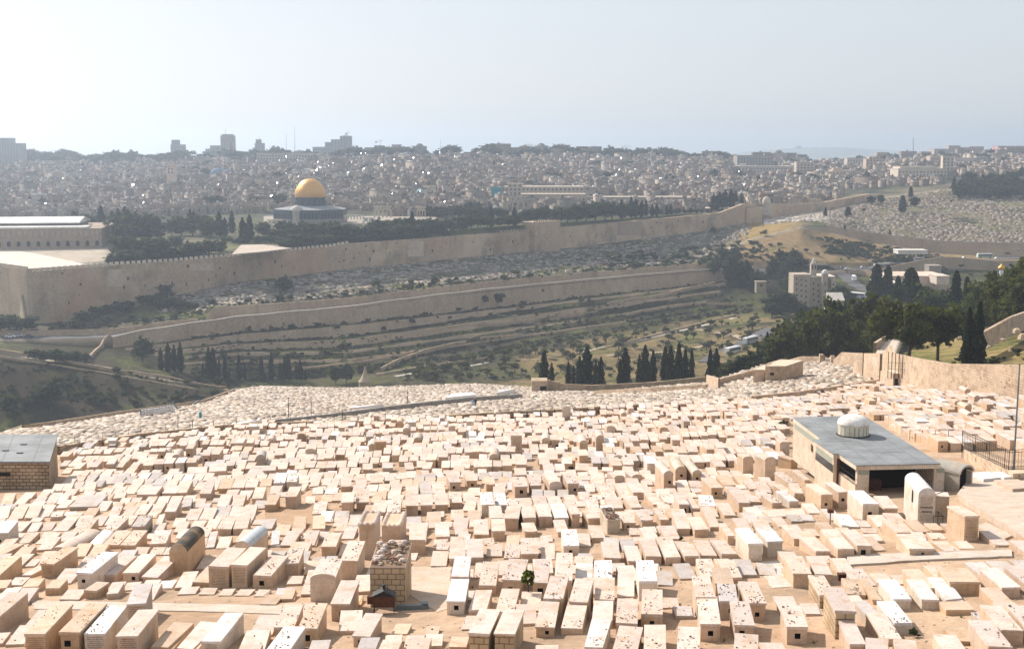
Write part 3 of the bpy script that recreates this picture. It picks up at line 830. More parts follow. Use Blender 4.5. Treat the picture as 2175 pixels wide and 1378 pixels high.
# raised platform of the shrine
pf = []
for px_, Y_ in ((560,845),(800,862),(925,900),(930,1010),(560,1000)):
    a_ = az(px_, 466)[0]; pf.append((a_*Y_, Y_))
mb = MB(); mb.tint = (0.30,0.26,0.21); mb.prism(pf, zf-6, zf)
struct(ob('shrine_platform', mb, M['city']), 'raised stone terrace that carries the golden domed shrine')
def arcade(px0, px1, ytop, ybot, Y, n, label, tint=(0.48,0.43,0.33)):
    a_, b_ = at(px0, ybot, Y), at(px1, ybot, Y); zt_ = at(px0, ytop, Y).z; zb_ = a_.z
    w = (b_.x-a_.x); mb = MB(); mb.tint = tint; bay = w/n; H_ = zt_-zb_
    pier = bay*0.16
    for i in range(n+1):
        x = a_.x+i*bay; mb.box(x-pier, x+pier, Y-0.8, Y+0.8, zb_-1, zb_+H_*0.72)
    y0_, y1_ = Y-0.7, Y+0.7
    for i in range(n):                       # arches: spandrels stepped along a half circle
        x0_, x1_ = a_.x+i*bay+pier, a_.x+(i+1)*bay-pier; r_ = (x1_-x0_)/2; cx_ = (x0_+x1_)/2; zs = zb_+H_*0.5
        for k in range(8):
            t0_, t1_ = math.pi*k/8, math.pi*(k+1)/8
            xa, xb = cx_+r_*math.cos(t0_), cx_+r_*math.cos(t1_)
            za, zb2 = zs+r_*0.9*math.sin(t0_), zs+r_*0.9*math.sin(t1_)
            mb.hexa([(xb,y0_,zb2),(xa,y0_,za),(xa,y1_,za),(xb,y1_,zb2),(xb,y0_,zt_-0.8),(xa,y0_,zt_-0.8),(xa,y1_,zt_-0.8),(xb,y1_,zt_-0.8)], bottom=True)
    mb.box(a_.x-pier-.3, b_.x+pier+.3, Y-1.0, Y+1.0, zt_-0.79, zt_)
    o = ob('stone_arcade', mb, M['city']); tag(o, label, 'arcade', 'free standing arcades around the shrine'); return o
arcade(796, 830, 438, 459, 905, 4, 'four bayed stone arcade at the head of steps, nearer the golden domed shrine')
arcade(886, 903, 439, 460, 925, 3, 'narrow stone arcade farther along the terrace from the golden domed shrine')
arcade(772, 794, 462, 486, 858, 2, 'white two arched doorway in the terrace wall below the arcades', (0.66,0.62,0.55))
arcade(570, 598, 466, 486, 842, 4, 'low pale arcade in front of the golden domed shrine near the trees', (0.60,0.54,0.44))
arcade(733, 772, 457, 463, 866, 6, 'low pale parapet arcade beside the golden domed shrine', (0.60,0.56,0.48))
arcade(1078, 1112, 418, 448, 1010, 3, 'tall pale arched facade rising behind the dark esplanade trees', (0.48,0.40,0.32))
# ---------------------------------------------------------------- foliage meshes (leaf-sized faces in clumps)
def leaves(cent, size, cols, up=0.0, seed=0):
    g = np.random.default_rng(seed); n = len(cent)
    d = g.normal(size=(n,3)); d[:,2] += up; d /= np.linalg.norm(d, axis=1)[:,None]
    e = np.cross(d, g.normal(size=(n,3))); e /= np.linalg.norm(e, axis=1)[:,None]
    s = (size*g.uniform(0.6,1.3,n))[:,None]
    V = np.stack([cent-e*s*0.5, cent+d*s*0.6-e*s*0.1, cent+e*s*0.55+d*s*0.25, cent-d*s*0.45+e*s*0.15], 1).reshape(-1,3)
    F = np.arange(4*n).reshape(n,4)
    return V, F, cols
def crown_mesh(name, blobs, n, size, base, seed, up=0.3, shell=0.55, core=True):
    """blobs = [(x,y,z,rx,ry,rz)]; leaf faces spread through each blob, clump by clump"""
    g = np.random.default_rng(seed)
    vol = np.array([b[3]*b[4]*b[5] for b in blobs])**0.75; vol /= vol.sum()
    P, Cc = [], []
    for b, w in zip(blobs, vol):
        k = max(6, int(n*w)); nc = max(3, k//22)
        dirs = g.normal(size=(nc,3)); dirs /= np.linalg.norm(dirs, axis=1)[:,None]
        rad = g.uniform(shell, 1.0, nc)**0.6
        cc = dirs*rad[:,None]*np.array(b[3:6])+np.array(b[:3])
        sh_ = g.uniform(0.6,1.45,nc)
        idx = g.integers(0, nc, k)
        P.append(cc[idx]+g.normal(size=(k,3))*np.array(b[3:6])*0.16)
        tint = np.array(base)[None,:]*sh_[idx][:,None]*g.uniform(0.8,1.2,(k,1))
        tint[:,0] *= g.uniform(0.9,1.25,k)
        Cc.append(tint)
    P = np.concatenate(P); Cc = np.concatenate(Cc)
    V, F, C_ = leaves(P, size, Cc, up, seed+1)
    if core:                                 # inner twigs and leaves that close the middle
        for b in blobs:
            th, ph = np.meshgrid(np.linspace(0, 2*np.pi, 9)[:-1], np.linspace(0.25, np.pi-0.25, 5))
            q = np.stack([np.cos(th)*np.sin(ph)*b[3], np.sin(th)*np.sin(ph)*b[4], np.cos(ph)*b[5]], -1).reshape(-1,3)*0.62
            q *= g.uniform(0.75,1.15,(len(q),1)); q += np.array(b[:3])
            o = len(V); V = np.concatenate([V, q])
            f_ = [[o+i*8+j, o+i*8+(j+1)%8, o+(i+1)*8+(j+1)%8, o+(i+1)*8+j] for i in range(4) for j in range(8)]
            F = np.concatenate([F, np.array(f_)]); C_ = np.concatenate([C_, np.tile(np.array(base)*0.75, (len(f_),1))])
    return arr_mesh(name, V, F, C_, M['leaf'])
def cypress_mesh(name, seed, h=1.0, r=0.13, n=1700, base=(0.018,0.026,0.012), size=0.035):
    g = np.random.default_rng(seed)
    z = g.uniform(0.03, 1.0, n); prof = np.clip(np.minimum((z+0.03)*6, 1)*(1-z**2.3)**0.8+0.04, 0.05, 1)
    lob = 1+0.18*np.sin(z*23+seed)+0.1*np.sin(z*41)
    th = g.uniform(0, 2*np.pi, n); rr = r*prof*lob*g.uniform(0.75,1.08,n)*(1+0.15*np.sin(3*th+z*9))
    P = np.stack([rr*np.cos(th), rr*np.sin(th), z*h], 1)
    cl = 0.6+0.75*(0.5+0.5*np.sin(th*3+z*17+seed))
    Cc = np.array(base)[None,:]*cl[:,None]*g.uniform(0.8,1.2,(n,1))
    V, F, C_ = leaves(P, size, Cc, 2.2, seed)
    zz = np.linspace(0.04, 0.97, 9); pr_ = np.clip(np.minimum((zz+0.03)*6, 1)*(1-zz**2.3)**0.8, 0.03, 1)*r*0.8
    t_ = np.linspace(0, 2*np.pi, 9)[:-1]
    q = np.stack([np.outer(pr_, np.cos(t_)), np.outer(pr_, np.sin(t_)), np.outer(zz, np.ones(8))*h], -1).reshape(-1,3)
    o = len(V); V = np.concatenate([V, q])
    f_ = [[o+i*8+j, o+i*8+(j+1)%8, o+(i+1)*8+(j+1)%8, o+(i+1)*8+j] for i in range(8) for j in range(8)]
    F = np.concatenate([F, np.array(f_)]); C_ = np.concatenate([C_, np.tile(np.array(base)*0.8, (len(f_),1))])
    return arr_mesh(name, V, F, C_, M['leaf'])
def trunk_mesh(name, segs, tint=(0.10,0.075,0.05)):
    mb = MB(); mb.tint = tint
    for s in segs: mb.tube(*s, n=7)
    return arr_mesh(name, mb.v, mb.f, mb.c, M['bark'], mb.m)
BL = {}
# unit trees: height 1
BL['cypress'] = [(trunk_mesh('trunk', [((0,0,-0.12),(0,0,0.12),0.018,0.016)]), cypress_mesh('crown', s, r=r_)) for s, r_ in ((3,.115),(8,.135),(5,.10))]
g0 = random.Random(5)
def rb(n, zc, zr, R_, rr, seed):
    g = random.Random(seed); out = []
    for i in range(n):
        t = 2*math.pi*i/n+g.uniform(-.4,.4); k = g.uniform(.35,1)
        out.append((R_*k*math.cos(t), R_*k*math.sin(t), zc+g.uniform(-zr,zr), rr*g.uniform(.75,1.25), rr*g.uniform(.75,1.25), rr*g.uniform(.55,.8)))
    return out
def tree_kind(key, base, size, n, variants, trunk=(0.10,0.075,0.05)):
    BL[key] = []
    for blobs, segs, sd in variants:
        BL[key].append((trunk_mesh('trunk', segs, trunk), crown_mesh('crown', blobs, n, size, base, sd)))
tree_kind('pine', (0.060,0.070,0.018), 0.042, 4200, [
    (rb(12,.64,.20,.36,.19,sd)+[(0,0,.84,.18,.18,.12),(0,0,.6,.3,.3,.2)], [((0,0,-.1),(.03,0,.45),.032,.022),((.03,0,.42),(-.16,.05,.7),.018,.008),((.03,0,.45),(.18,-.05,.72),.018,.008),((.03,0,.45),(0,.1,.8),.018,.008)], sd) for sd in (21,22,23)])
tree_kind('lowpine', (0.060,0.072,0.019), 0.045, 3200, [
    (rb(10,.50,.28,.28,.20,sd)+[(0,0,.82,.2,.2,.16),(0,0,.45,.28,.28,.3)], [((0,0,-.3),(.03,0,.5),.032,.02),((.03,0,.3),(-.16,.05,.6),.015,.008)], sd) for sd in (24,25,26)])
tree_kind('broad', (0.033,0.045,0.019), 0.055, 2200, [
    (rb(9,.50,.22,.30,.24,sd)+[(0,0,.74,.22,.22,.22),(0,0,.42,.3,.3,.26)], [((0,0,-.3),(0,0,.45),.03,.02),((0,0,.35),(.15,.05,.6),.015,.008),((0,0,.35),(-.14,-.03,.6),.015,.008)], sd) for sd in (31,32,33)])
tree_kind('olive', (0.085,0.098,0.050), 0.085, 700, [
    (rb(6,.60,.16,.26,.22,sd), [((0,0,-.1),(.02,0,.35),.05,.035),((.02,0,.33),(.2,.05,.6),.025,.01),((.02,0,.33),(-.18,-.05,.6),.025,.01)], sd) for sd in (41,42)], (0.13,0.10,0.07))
def light_crown(seed, n=110):
    me = crown_mesh('greenery', rb(5,.5,.2,.3,.26,seed), n, 0.2, (0.033,0.045,0.019), seed)
    v = np.array([q.co[:] for q in me.vertices]); f = np.array([tuple(p.vertices) for p in me.polygons]); c = np.array([d.color[:3] for d in me.attributes['tint'].data]); bpy.data.meshes.remove(me); return v, f, c
BL['shrub'] = [crown_mesh('shrub', rb(6,.42,.16,.28,.26,sd), 420, 0.14, (0.050,0.060,0.026), sd) for sd in (51,52,53)]
_first = {}
def plant(kind, loc, h, label, cat, group, wide=1.0, name=None):
    v = rnd.randrange(len(BL[kind]))
    r = rnd.uniform(0, 6.28)
    if kind == 'shrub':
        o = bpy.data.objects.new(name or 'shrub', BL[kind][v]); COL.objects.link(o)
    else:
        o = bpy.data.objects.new(name or 'tree', None); COL.objects.link(o)
        tr, cr = BL[kind][v]
        a_ = link('trunk', tr, o); b_ = link('crown', cr, o)
    o.location = loc; o.rotation_euler = (0, 0, r); o.scale = (h*wide, h*wide, h)
    tag(o, label, cat, group)
    return o
def planted(kind, px, pbase, ptop, label, cat, group, wide=1.0, name=None, ymin=20, ymax=2600, Y=None, sink=0.0):
    """a plant whose foot is seen at (px,pbase) and whose tip reaches ptop"""
    p = hit(px, pbase, ymin, ymax) if Y is None else onY(px, Y)
    a, m = az(px, ptop); h = HC+m*p.y-p.z+sink
    p.z -= sink
    return plant(kind, p, max(h, 0.5), label, cat, group, wide, name)

# cypresses behind the lower cemetery wall
cyp = [(1156,746,1.25),(1172,770,.8),(1207,768,.9),(1218,776,.8),(1231,757,1.0),(1246,737,1.25),(1265,765,.8),(1276,758,.9),(1317,762,.9),(1328,739,1.2),(1358,753,.8),(1370,733,.9),(1387,744,.8),(1412,737,1.0),(1424,735,.9),(1441,730,1.0),(1455,741,.9),(1469,745,.8),(1508,741,.9),(1521,740,.9)]
for i, (px, yt, w) in enumerate(cyp):
    Y = 352+((i*37) % 7)*2.2
    a = az(px, 800)[0]
    p = Vector((a*Y, Y, 0)); p.z = HC+az(px, 822)[1]*Y-1
    h = HC+az(px, yt)[1]*Y-p.z
    plant('cypress', p, h, 'dark cypress beyond the lower cemetery wall, %s from the small gatehouse' % ordn(i), 'cypress', 'cypresses beyond the lower cemetery wall', w*.97, 'cypress_tree')
# cypresses standing at the foot of the terraces
for i, (px, yb, yt) in enumerate([(342,788,738),(358,792,728),(371,790,732),(384,792,727),(432,799,770),(444,803,737),(453,805,738),(466,803,762),(478,805,757),(487,806,780),(508,808,753),(520,806,775),(546,806,790),(556,808,757),(577,808,748),(596,808,770),(605,808,758),(613,808,751),(630,808,770),(638,808,764),(649,808,785)]):
    planted('cypress', px, yb, yt, 'slim dark cypress at the foot of the valley terraces, %s from the path bend' % ordn(i), 'cypress', 'cypresses at the foot of the terraces', 0.95, 'cypress_tree', 430, 620)
# shade trees near the terraces
for (px, yb, yt, w, lab) in [(303,770,712,1.0,'large dark leafy tree at the near end of the valley terraces'),(735,812,768,1.0,'round green tree beside the conical roofed tomb monument'),(713,812,775,.9,'smaller green tree close beside the conical tomb monument'),
        (605,625,583,1.2,'lone bright green tree among the graves under the city wall'),(1030,655,625,1.1,'dark tree leaning over the tall road wall'),(1058,650,620,1.1,'second dark tree leaning over the tall road wall'),
        (352,640,600,1.2,'dark tree against the foot of the city wall'),(303,648,624,1.5,'low dark tree hugging the foot of the city wall'),(245,665,636,1.3,'dark tree at the base of the corner wall'),(222,672,645,1.4,'dark bushy tree nearest the wall corner')]:
    planted('broad', px, yb, yt, lab, 'tree', None, w, 'leafy_tree', 430, 760)
for i, (px, yb, yt, w) in enumerate([(180,690,655,1.5),(200,680,648,1.5),(262,668,640,1.7),(275,662,636,1.5),(330,655,622,1.6),(345,660,632,1.6),(368,655,625,1.6),(385,658,634,1.7),(400,655,640,1.6),(415,655,641,1.6),(160,700,676,1.6),(130,700,680,1.6),(110,706,690,1.7),(228,690,668,1.6),(452,650,634,1.5),(70,700,684,1.6),(22,700,664,1.4),(44,704,672,1.5),(60,703,668,1.3),(2,706,668,1.4)]):
    planted('broad', px, yb, yt, 'dark tree of the thicket at the foot of the corner wall, %s along' % ordn(i), 'tree', 'thicket at the foot of the corner wall', w, 'leafy_tree', 560, 700)
for i, (px, yb, yt, w) in enumerate([(112,858,800,1.2),(84,862,822,1.3),(60,872,838,1.3),(20,880,835,1.3),(215,862,838,1.4),(240,858,840,1.4),(75,765,738,1.5),(95,768,742,1.6),(118,770,738,1.5),(140,770,745,1.6),(160,772,742,1.5),(182,770,748,1.5)]):
    planted('broad', px, yb, yt, 'dark rounded tree on the %s, %s from the hut end' % (('dark bank','sunken plot below the road')[i > 5], ordn(i % 6)), 'tree', 'dark trees of the near valley bank', w, 'leafy_tree', 400, 620)

# pines, cypresses and slope trees beside the cemetery's far end
def tree_at(kind, px, ybase, ytop, Y, label, cat, group, w=1.0, name='pine_tree', gy=None):
    a, m0 = az(px, ybase); m1 = az(px, ytop)[1]
    zb_ = HC+m0*Y
    g_ = ground(a*Y, Y)
    z0_ = min(zb_, g_+0.0) if gy is None else zb_
    h = HC+m1*Y-z0_
    return plant(kind, Vector((a*Y, Y, z0_)), h, label, cat, group, w, name)
PG = 'pines and trees on the garden slope beside the cemetery'
for i, (k, px, yb, yt, Y, w) in enumerate([('pine',1928,752,628,240,.92),('pine',1992,748,640,246,.9),
        ('pine',1850,745,622,330,.75),('pine',1790,756,655,325,.8),('pine',1765,758,655,320,.9),('pine',1715,762,672,315,.9),('pine',1665,765,690,318,1.0),('pine',1650,762,712,318,1.1),('pine',1775,740,624,360,.8),('pine',1835,735,640,350,.8),('pine',1870,745,650,300,.8),
        ('pine',2110,690,575,330,.9),('pine',2150,685,560,320,1.0),('pine',2185,690,540,300,1.0),('pine',2130,700,600,300,1.0),('pine',2080,672,590,380,1.0),('pine',2165,660,590,290,1.0),
        ('broad',1700,735,665,380,1.0),('broad',1735,720,640,400,1.0),('broad',1655,745,700,360,1.2),('broad',1625,770,735,330,1.5),('broad',1600,775,745,330,1.5),('broad',1575,778,752,332,1.5),('broad',1550,790,762,335,1.4),('broad',2030,700,630,400,1.0),('broad',2060,690,620,420,1.0),('broad',1975,690,600,470,1.0),('broad',2010,670,602,480,1.0),('broad',1945,640,598,560,1.1)]):
    tree_at(k if k != 'pine' or 1890 < px < 2030 else 'lowpine', px, yb, yt, Y, '%s %s on the slope above the cemetery gate, %s from garden edge' % ('spreading dark green' if k == 'pine' else 'rounded olive green', 'pine' if k == 'pine' else 'tree', ordn(i)), 'pine' if k == 'pine' else 'tree', PG, w, 'pine_tree' if k == 'pine' else 'leafy_tree')
for i, (px, yb, yt, Y, w) in enumerate([(2055,775,655,208,.85),(2076,775,642,212,.75),(1753,760,650,322,.8),(1768,760,640,330,.8),(1782,755,650,330,.8),(1629,762,705,325,.7),(1906,640,588,560,.9),(1932,645,572,540,1.6),(1941,648,580,535,1.0),(1953,635,605,560,1.0),(2030,640,578,470,1.0),(2077,640,600,430,1.0),(2052,650,590,450,.9),(2110,640,577,420,.9),(1862,610,563,640,1.6),(1885,610,566,650,1.3)]):
    tree_at('cypress', px, yb, yt, Y, 'tall narrow cypress of the garden slope, %s in line from the high stone wall' % ordn(i), 'cypress', 'cypresses of the garden slope', w, 'cypress_tree')
# olives of the valley garden
k = 0
OG = 'olive trees scattered in the valley garden'
for i in range(420):
    if k >= 130: break
    px = rnd.uniform(860, 1760)
    lo = np.interp(px, [860,1100,1300,1500,1760], [790,740,712,672,655]); hi = np.interp(px, [860,1100,1300,1500,1640,1760], [812,806,800,780,735,700])
    pyy = rnd.uniform(lo, hi)
    if 1250 < px < 1500 and pyy < np.interp(px, [1250,1500],[725,690])+4: continue
    p = hit(px, pyy, 480, 900)
    if p.y > 860: continue
    plant('olive', p, rnd.uniform(3.4, 5.4), 'small grey green olive tree with a short trunk in the valley garden', 'olive tree', OG, 1.25, 'olive_tree'); k += 1
# scrub bushes on terraces, banks and under the wall
SG = 'dark bushes scattered over the terraces and banks'
k = 0
zones = [(420,1560,'B',120,(1.5,3.8)),(0,470,'A',25,(2.0,4.5)),(150,1560,'W0',52,(2.4,5.0))]
for (p0, p1, seg, cnt, (h0, h1)) in zones:
    for i in range(cnt):
        px = rnd.uniform(p0, p1); a = az(px, 650)[0]
        lim = {'B':(cB,cC),'A':(cA,cB),'W0':(cW0,cCDb)}[seg]
        t = rnd.random()
        if seg == 'B':
            t = rnd.choice([0.05,0.25,0.4,0.55,0.7,0.85,0.93])+rnd.uniform(-.06,.06)
        if seg == 'A': t = rnd.uniform(0.25, 0.95)
        if seg == 'W0': t = rnd.choice([rnd.uniform(0,.35), rnd.uniform(0,1)])
        Y = cy_of(lim[0], a)*(1-t)+cy_of(lim[1], a)*t
        p = Vector((a*Y, Y, ground(a*Y, Y)-0.2))
        plant('shrub', p, rnd.uniform(h0, h1), 'dark green bush growing among the terraces and banks of the valley', 'bush', SG, rnd.uniform(1.0, 1.6))
        k += 1
# smaller undergrowth nobody could count, along terrace treads, banks and walls
LC = [light_crown(s, 60) for s in (71,72,73)]
def growth_mass(name, label, spots):
    VV, FF, CC_ = [], [], []; off = 0
    for i, (x, y, s) in enumerate(spots):
        v, f, c = LC[i % 3]; t = rnd.uniform(0, 6.28); cs, sn = math.cos(t)*s*1.4, math.sin(t)*s*1.4
        VV.append(np.stack([v[:,0]*cs-v[:,1]*sn+x, v[:,0]*sn+v[:,1]*cs+y, v[:,2]*s+ground(x, y)-.25*s], 1)); FF.append(f+off); CC_.append(c*rnd.uniform(.7,1.5)); off += len(v)
    stuff(link(name, arr_mesh(name, np.concatenate(VV), np.concatenate(FF), np.concatenate(CC_), M['leaf'])), label, 'undergrowth')
sp_ = []
for i in range(3300):
    if i < 2300:
        px = rnd.uniform(400, 1600); a = az(px, 650)[0]; lo_, hi_ = cB, cC
        t = rnd.choice([0.02,0.12,0.3,0.45,0.6,0.75,0.9,rnd.random()])+rnd.uniform(-.04,.04)
    elif i < 2900:
        px = rnd.uniform(150, 1620); a = az(px, 650)[0]; lo_, hi_ = cW0, cCDb; t = rnd.uniform(0,.7)
    else: px = rnd.uniform(-20, 480); a = az(px, 650)[0]; lo_, hi_ = cA, cB; t = rnd.uniform(.2,.95)
    Y = cy_of(lo_, a)*(1-t)+cy_of(hi_, a)*t; sp_.append((a*Y, Y, rnd.uniform(.6, 2.2)))
growth_mass('terrace_undergrowth', 'low dark undergrowth over terraces and valley banks', sp_)
sp_ = []
for i in range(420):
    px = rnd.uniform(860, 1760)
    lo = np.interp(px, [860,1100,1300,1500,1760], [790,740,712,672,655]); hi = np.interp(px, [860,1100,1300,1500,1640,1760], [812,806,800,780,735,700])
    p = hit(px, rnd.uniform(lo, hi), 480, 900); sp_.append((p.x, p.y, rnd.uniform(.6, 2.6)))
sp2 = []
for i in range(620):
    if i < 380: px = rnd.uniform(1745, 2010); y_ = np.interp(px, [1690,1760,1900,2010], [500,505,525,548])+rnd.uniform(2, 34)
    else: px = rnd.uniform(1290, 1640); y_ = np.interp(px, [1290,1600,1640], [545,515,520])+rnd.uniform(0, 34)
    p = hit(px, y_, 700, 1100); sp2.append((p.x, p.y, rnd.uniform(1.2, 4.0)))
growth_mass('hill_undergrowth', 'dark scrub over the flanks of the grassy mound', sp2)
growth_mass('garden_undergrowth', 'low green growth between the olive trees', sp_)
# bushes and small trees over the right hand hill and road banks
for i in range(52):
    px = rnd.uniform(1480, 2120); pyy = np.interp(px, [1480,1600,1760,2000,2120], [545,500,505,560,590])+rnd.uniform(0, 45)
    p = hit(px, pyy, 700, 1100)
    plant('shrub', p, rnd.uniform(2.5, 6), 'olive green bush on the dry hill behind the white church', 'bush', 'bushes on the dry hill behind the church', rnd.uniform(1, 1.4))
for i in range(34):
    px = rnd.uniform(1500, 1700); pyy = rnd.uniform(560, 625)
    p = hit(px, pyy, 600, 1000)
    plant('broad', p, rnd.uniform(8, 13), 'dark dense tree in the grove beside the white church', 'tree', 'grove beside the white church', rnd.uniform(.9, 1.3), 'leafy_tree')
for i, px in enumerate((1551, 1562, 1574, 1586)):
    planted('cypress', px, 612, 555, 'dark cypress rising out of the grove beside the white church', 'cypress', 'cypresses of the grove beside the church', 1.5, 'cypress_tree', 600, 1000)
# trees of the esplanade
EG = 'trees of the esplanade behind the city wall'
ESP = []
def esp(kind, px, yb, yt, w=1.0):
    z = HC-53+7*min(1, max(0, (px-300)/700))
    m0 = az(px, yb)[1]; Y = (z-HC)/m0
    a = az(px, yb)[0]
    tw_ = wall_t(px, yb)
    if 0 < tw_ < t_end: Y = max(Y, wall_xy(tw_)[1]+9)
    g_ = ground(a*Y, Y); h = HC+az(px, yt)[1]*Y-g_
    nm = {'cypress':'cypress_tree','broad':'leafy_tree','pine':'pine_tree'}[kind]
    ESP.append(px); plant(kind, Vector((a*Y, Y, g_)), max(3, h), 'dark evergreen on the esplanade behind the city wall' if kind != 'cypress' else 'pointed cypress on the esplanade behind the city wall', 'tree' if kind != 'cypress' else 'cypress', EG if kind != 'cypress' else 'cypresses of the esplanade', w, nm)
for px, yb, yt, w in [(172,508,449,1.4),(190,506,452,1.3),(262,525,470,1.0),(270,520,440,1.0),(283,518,445,.9),(300,515,478,1.2),(320,516,447,.9),(335,512,468,1.0),(262,548,495,1.1),(285,548,500,1.1),(330,548,498,1.1),(345,545,503,1.0),(365,505,460,1.0),(385,505,455,1.0),(410,505,450,1.0),(430,502,452,1.0),(445,508,458,1.0),(400,545,510,1.0),(420,540,512,1.2),(445,538,505,1.0),(470,530,508,1.0),(375,530,498,1.0),(270,555,525,1.1),
        (560,505,468,1.2),(600,500,466,1.2),(620,500,470,1.2),(640,502,468,1.1),(665,505,470,1.2),(690,505,466,1.2),(715,508,468,1.2),(735,508,470,1.1),(755,502,478,1.2),(640,518,492,1.4),(665,520,497,1.3),(695,518,495,1.3),(725,515,495,1.3),(755,512,490,1.3),(800,492,462,1.3),(820,490,465,1.2),(845,492,460,1.2),(870,490,458,1.1),(890,490,462,1.2),(790,508,488,1.2),(830,505,485,1.3),(870,503,485,1.2),(910,500,460,1.1),(925,498,462,1.1),(950,492,462,1.2),
        (985,492,455,1.1),(1000,490,452,1.1),(1015,488,448,1.1),(1035,490,455,1.1),(1060,488,458,1.1),(1080,486,455,1.1),(1098,484,452,1.1),(1000,455,425,1.2),(985,452,428,1.2),(965,450,425,1.1),(1015,452,428,1.2),(1035,462,438,1.1),(940,500,478,1.2),(975,500,480,1.2),
        (1120,472,440,1.2),(1140,470,438,1.2),(1160,470,435,1.2),(1185,472,436,1.2),(1205,475,438,1.2),(1225,474,430,1.2),(1245,472,428,1.2),(1265,472,424,1.2),(1285,470,424,1.2),(1300,468,428,1.2),(1320,465,430,1.2),(1340,462,428,1.2),(1360,462,432,1.2),(735,462,440,1.2),(760,458,440,1.1),(775,455,438,1.1)]:
    esp('broad', px, yb, yt, w*1.25)
for px, yb, yt, w in [(216,505,438,1.3),(240,502,448,1.2),(252,500,442,1.1),(493,500,448,1.2),(466,505,450,1.1),(478,505,462,1.1),(516,515,462,1.1),(531,512,455,.9),(524,515,475,1.3),(405,500,445,1.0),(876,492,450,1.2),(843,450,417,1.2),(1043,488,440,1.1),(1092,480,440,1.2),(1340,462,418,1.0),(1350,462,422,1.0),(1362,462,428,1.0),(1372,460,424,1.0),(1385,460,432,1.1),(1395,460,432,1.1),(1416,458,435,1.1),(1425,457,432,1.1),(1320,465,424,1.0),(1515,450,412,1.2),(1528,448,408,1.2),(1540,447,404,1.2),(1552,447,402,1.2),(1562,446,406,1.2),(1574,446,410,1.2),(1585,428,404,1.3),(1605,427,403,1.3),(1656,432,412,1.2),(1522,450,415,1.3),(1535,448,410,1.3)]:
    esp('cypress', px, yb, yt, w*1.2)
for px in range(440, 1000, 11):                # low growth right behind the wall
    if 470 < px < 600: esp('broad', px+rnd.uniform(-5,5), rnd.uniform(512,518), rnd.uniform(498,506), 1.6)
    else: esp('broad', px+rnd.uniform(-5,5), np.interp(px,[440,700,1000],[535,515,496]), np.interp(px,[440,700,1000],[518,500,480])+rnd.uniform(-4,6), 1.7)
for px in range(245, 440, 14): esp('broad', px+rnd.uniform(-5,5), 556-(px-245)*.06, 535+rnd.uniform(-8,6)-(px-245)*.04, 1.6)
for px in range(900, 1075, 9): esp('broad', px+rnd.uniform(-4,4), 462, rnd.uniform(434,448), 1.4)
for px in range(1380, 1560, 12): esp('broad', px+rnd.uniform(-4,4), 456, rnd.uniform(440,449), 1.4)
for px in range(580, 1000, 12): esp('broad', px+rnd.uniform(-5,5), np.interp(px,[580,1000],[508,495]), np.interp(px,[580,740,1000],[484,484,470])+rnd.uniform(-6,5), 1.5)
# hillside graveyard trees
for i, (k, px, yb, yt, w) in enumerate([('cypress',1753,460,440,1.8),('cypress',1801,461,438,2.2),('cypress',1917,451,415,2.2),('broad',1942,440,416,1.2),('broad',1870,432,412,1.3),('broad',1850,434,414,1.3),('cypress',1934,420,395,1.6),('cypress',2026,400,376,1.6),('broad',2020,430,424,1.2),('cypress',1794,492,476,1.6),('cypress',1890,500,487,1.6),('broad',1835,450,441,1.2),('broad',1515,495,480,1.1)]):
    planted(k, px, yb, yt, '%s among the graves of the far hillside, %s from the grassy mound' % ('dark cypress' if k == 'cypress' else 'rounded green tree', ordn(i)), 'tree', 'trees of the hillside graveyard', w, 'cypress_tree' if k == 'cypress' else 'leafy_tree', 850, 1400)
for i in range(75):
    px = rnd.uniform(2035, 2250); yb = rnd.uniform(385, 425)+(px-2035)*0.02
    p = hit(px, yb, 1000, 1900)
    plant('broad', p, rnd.uniform(9, 15), 'dark pine of the wood above the hillside graveyard', 'tree', 'wood above the hillside graveyard', 1.3, 'leafy_tree')
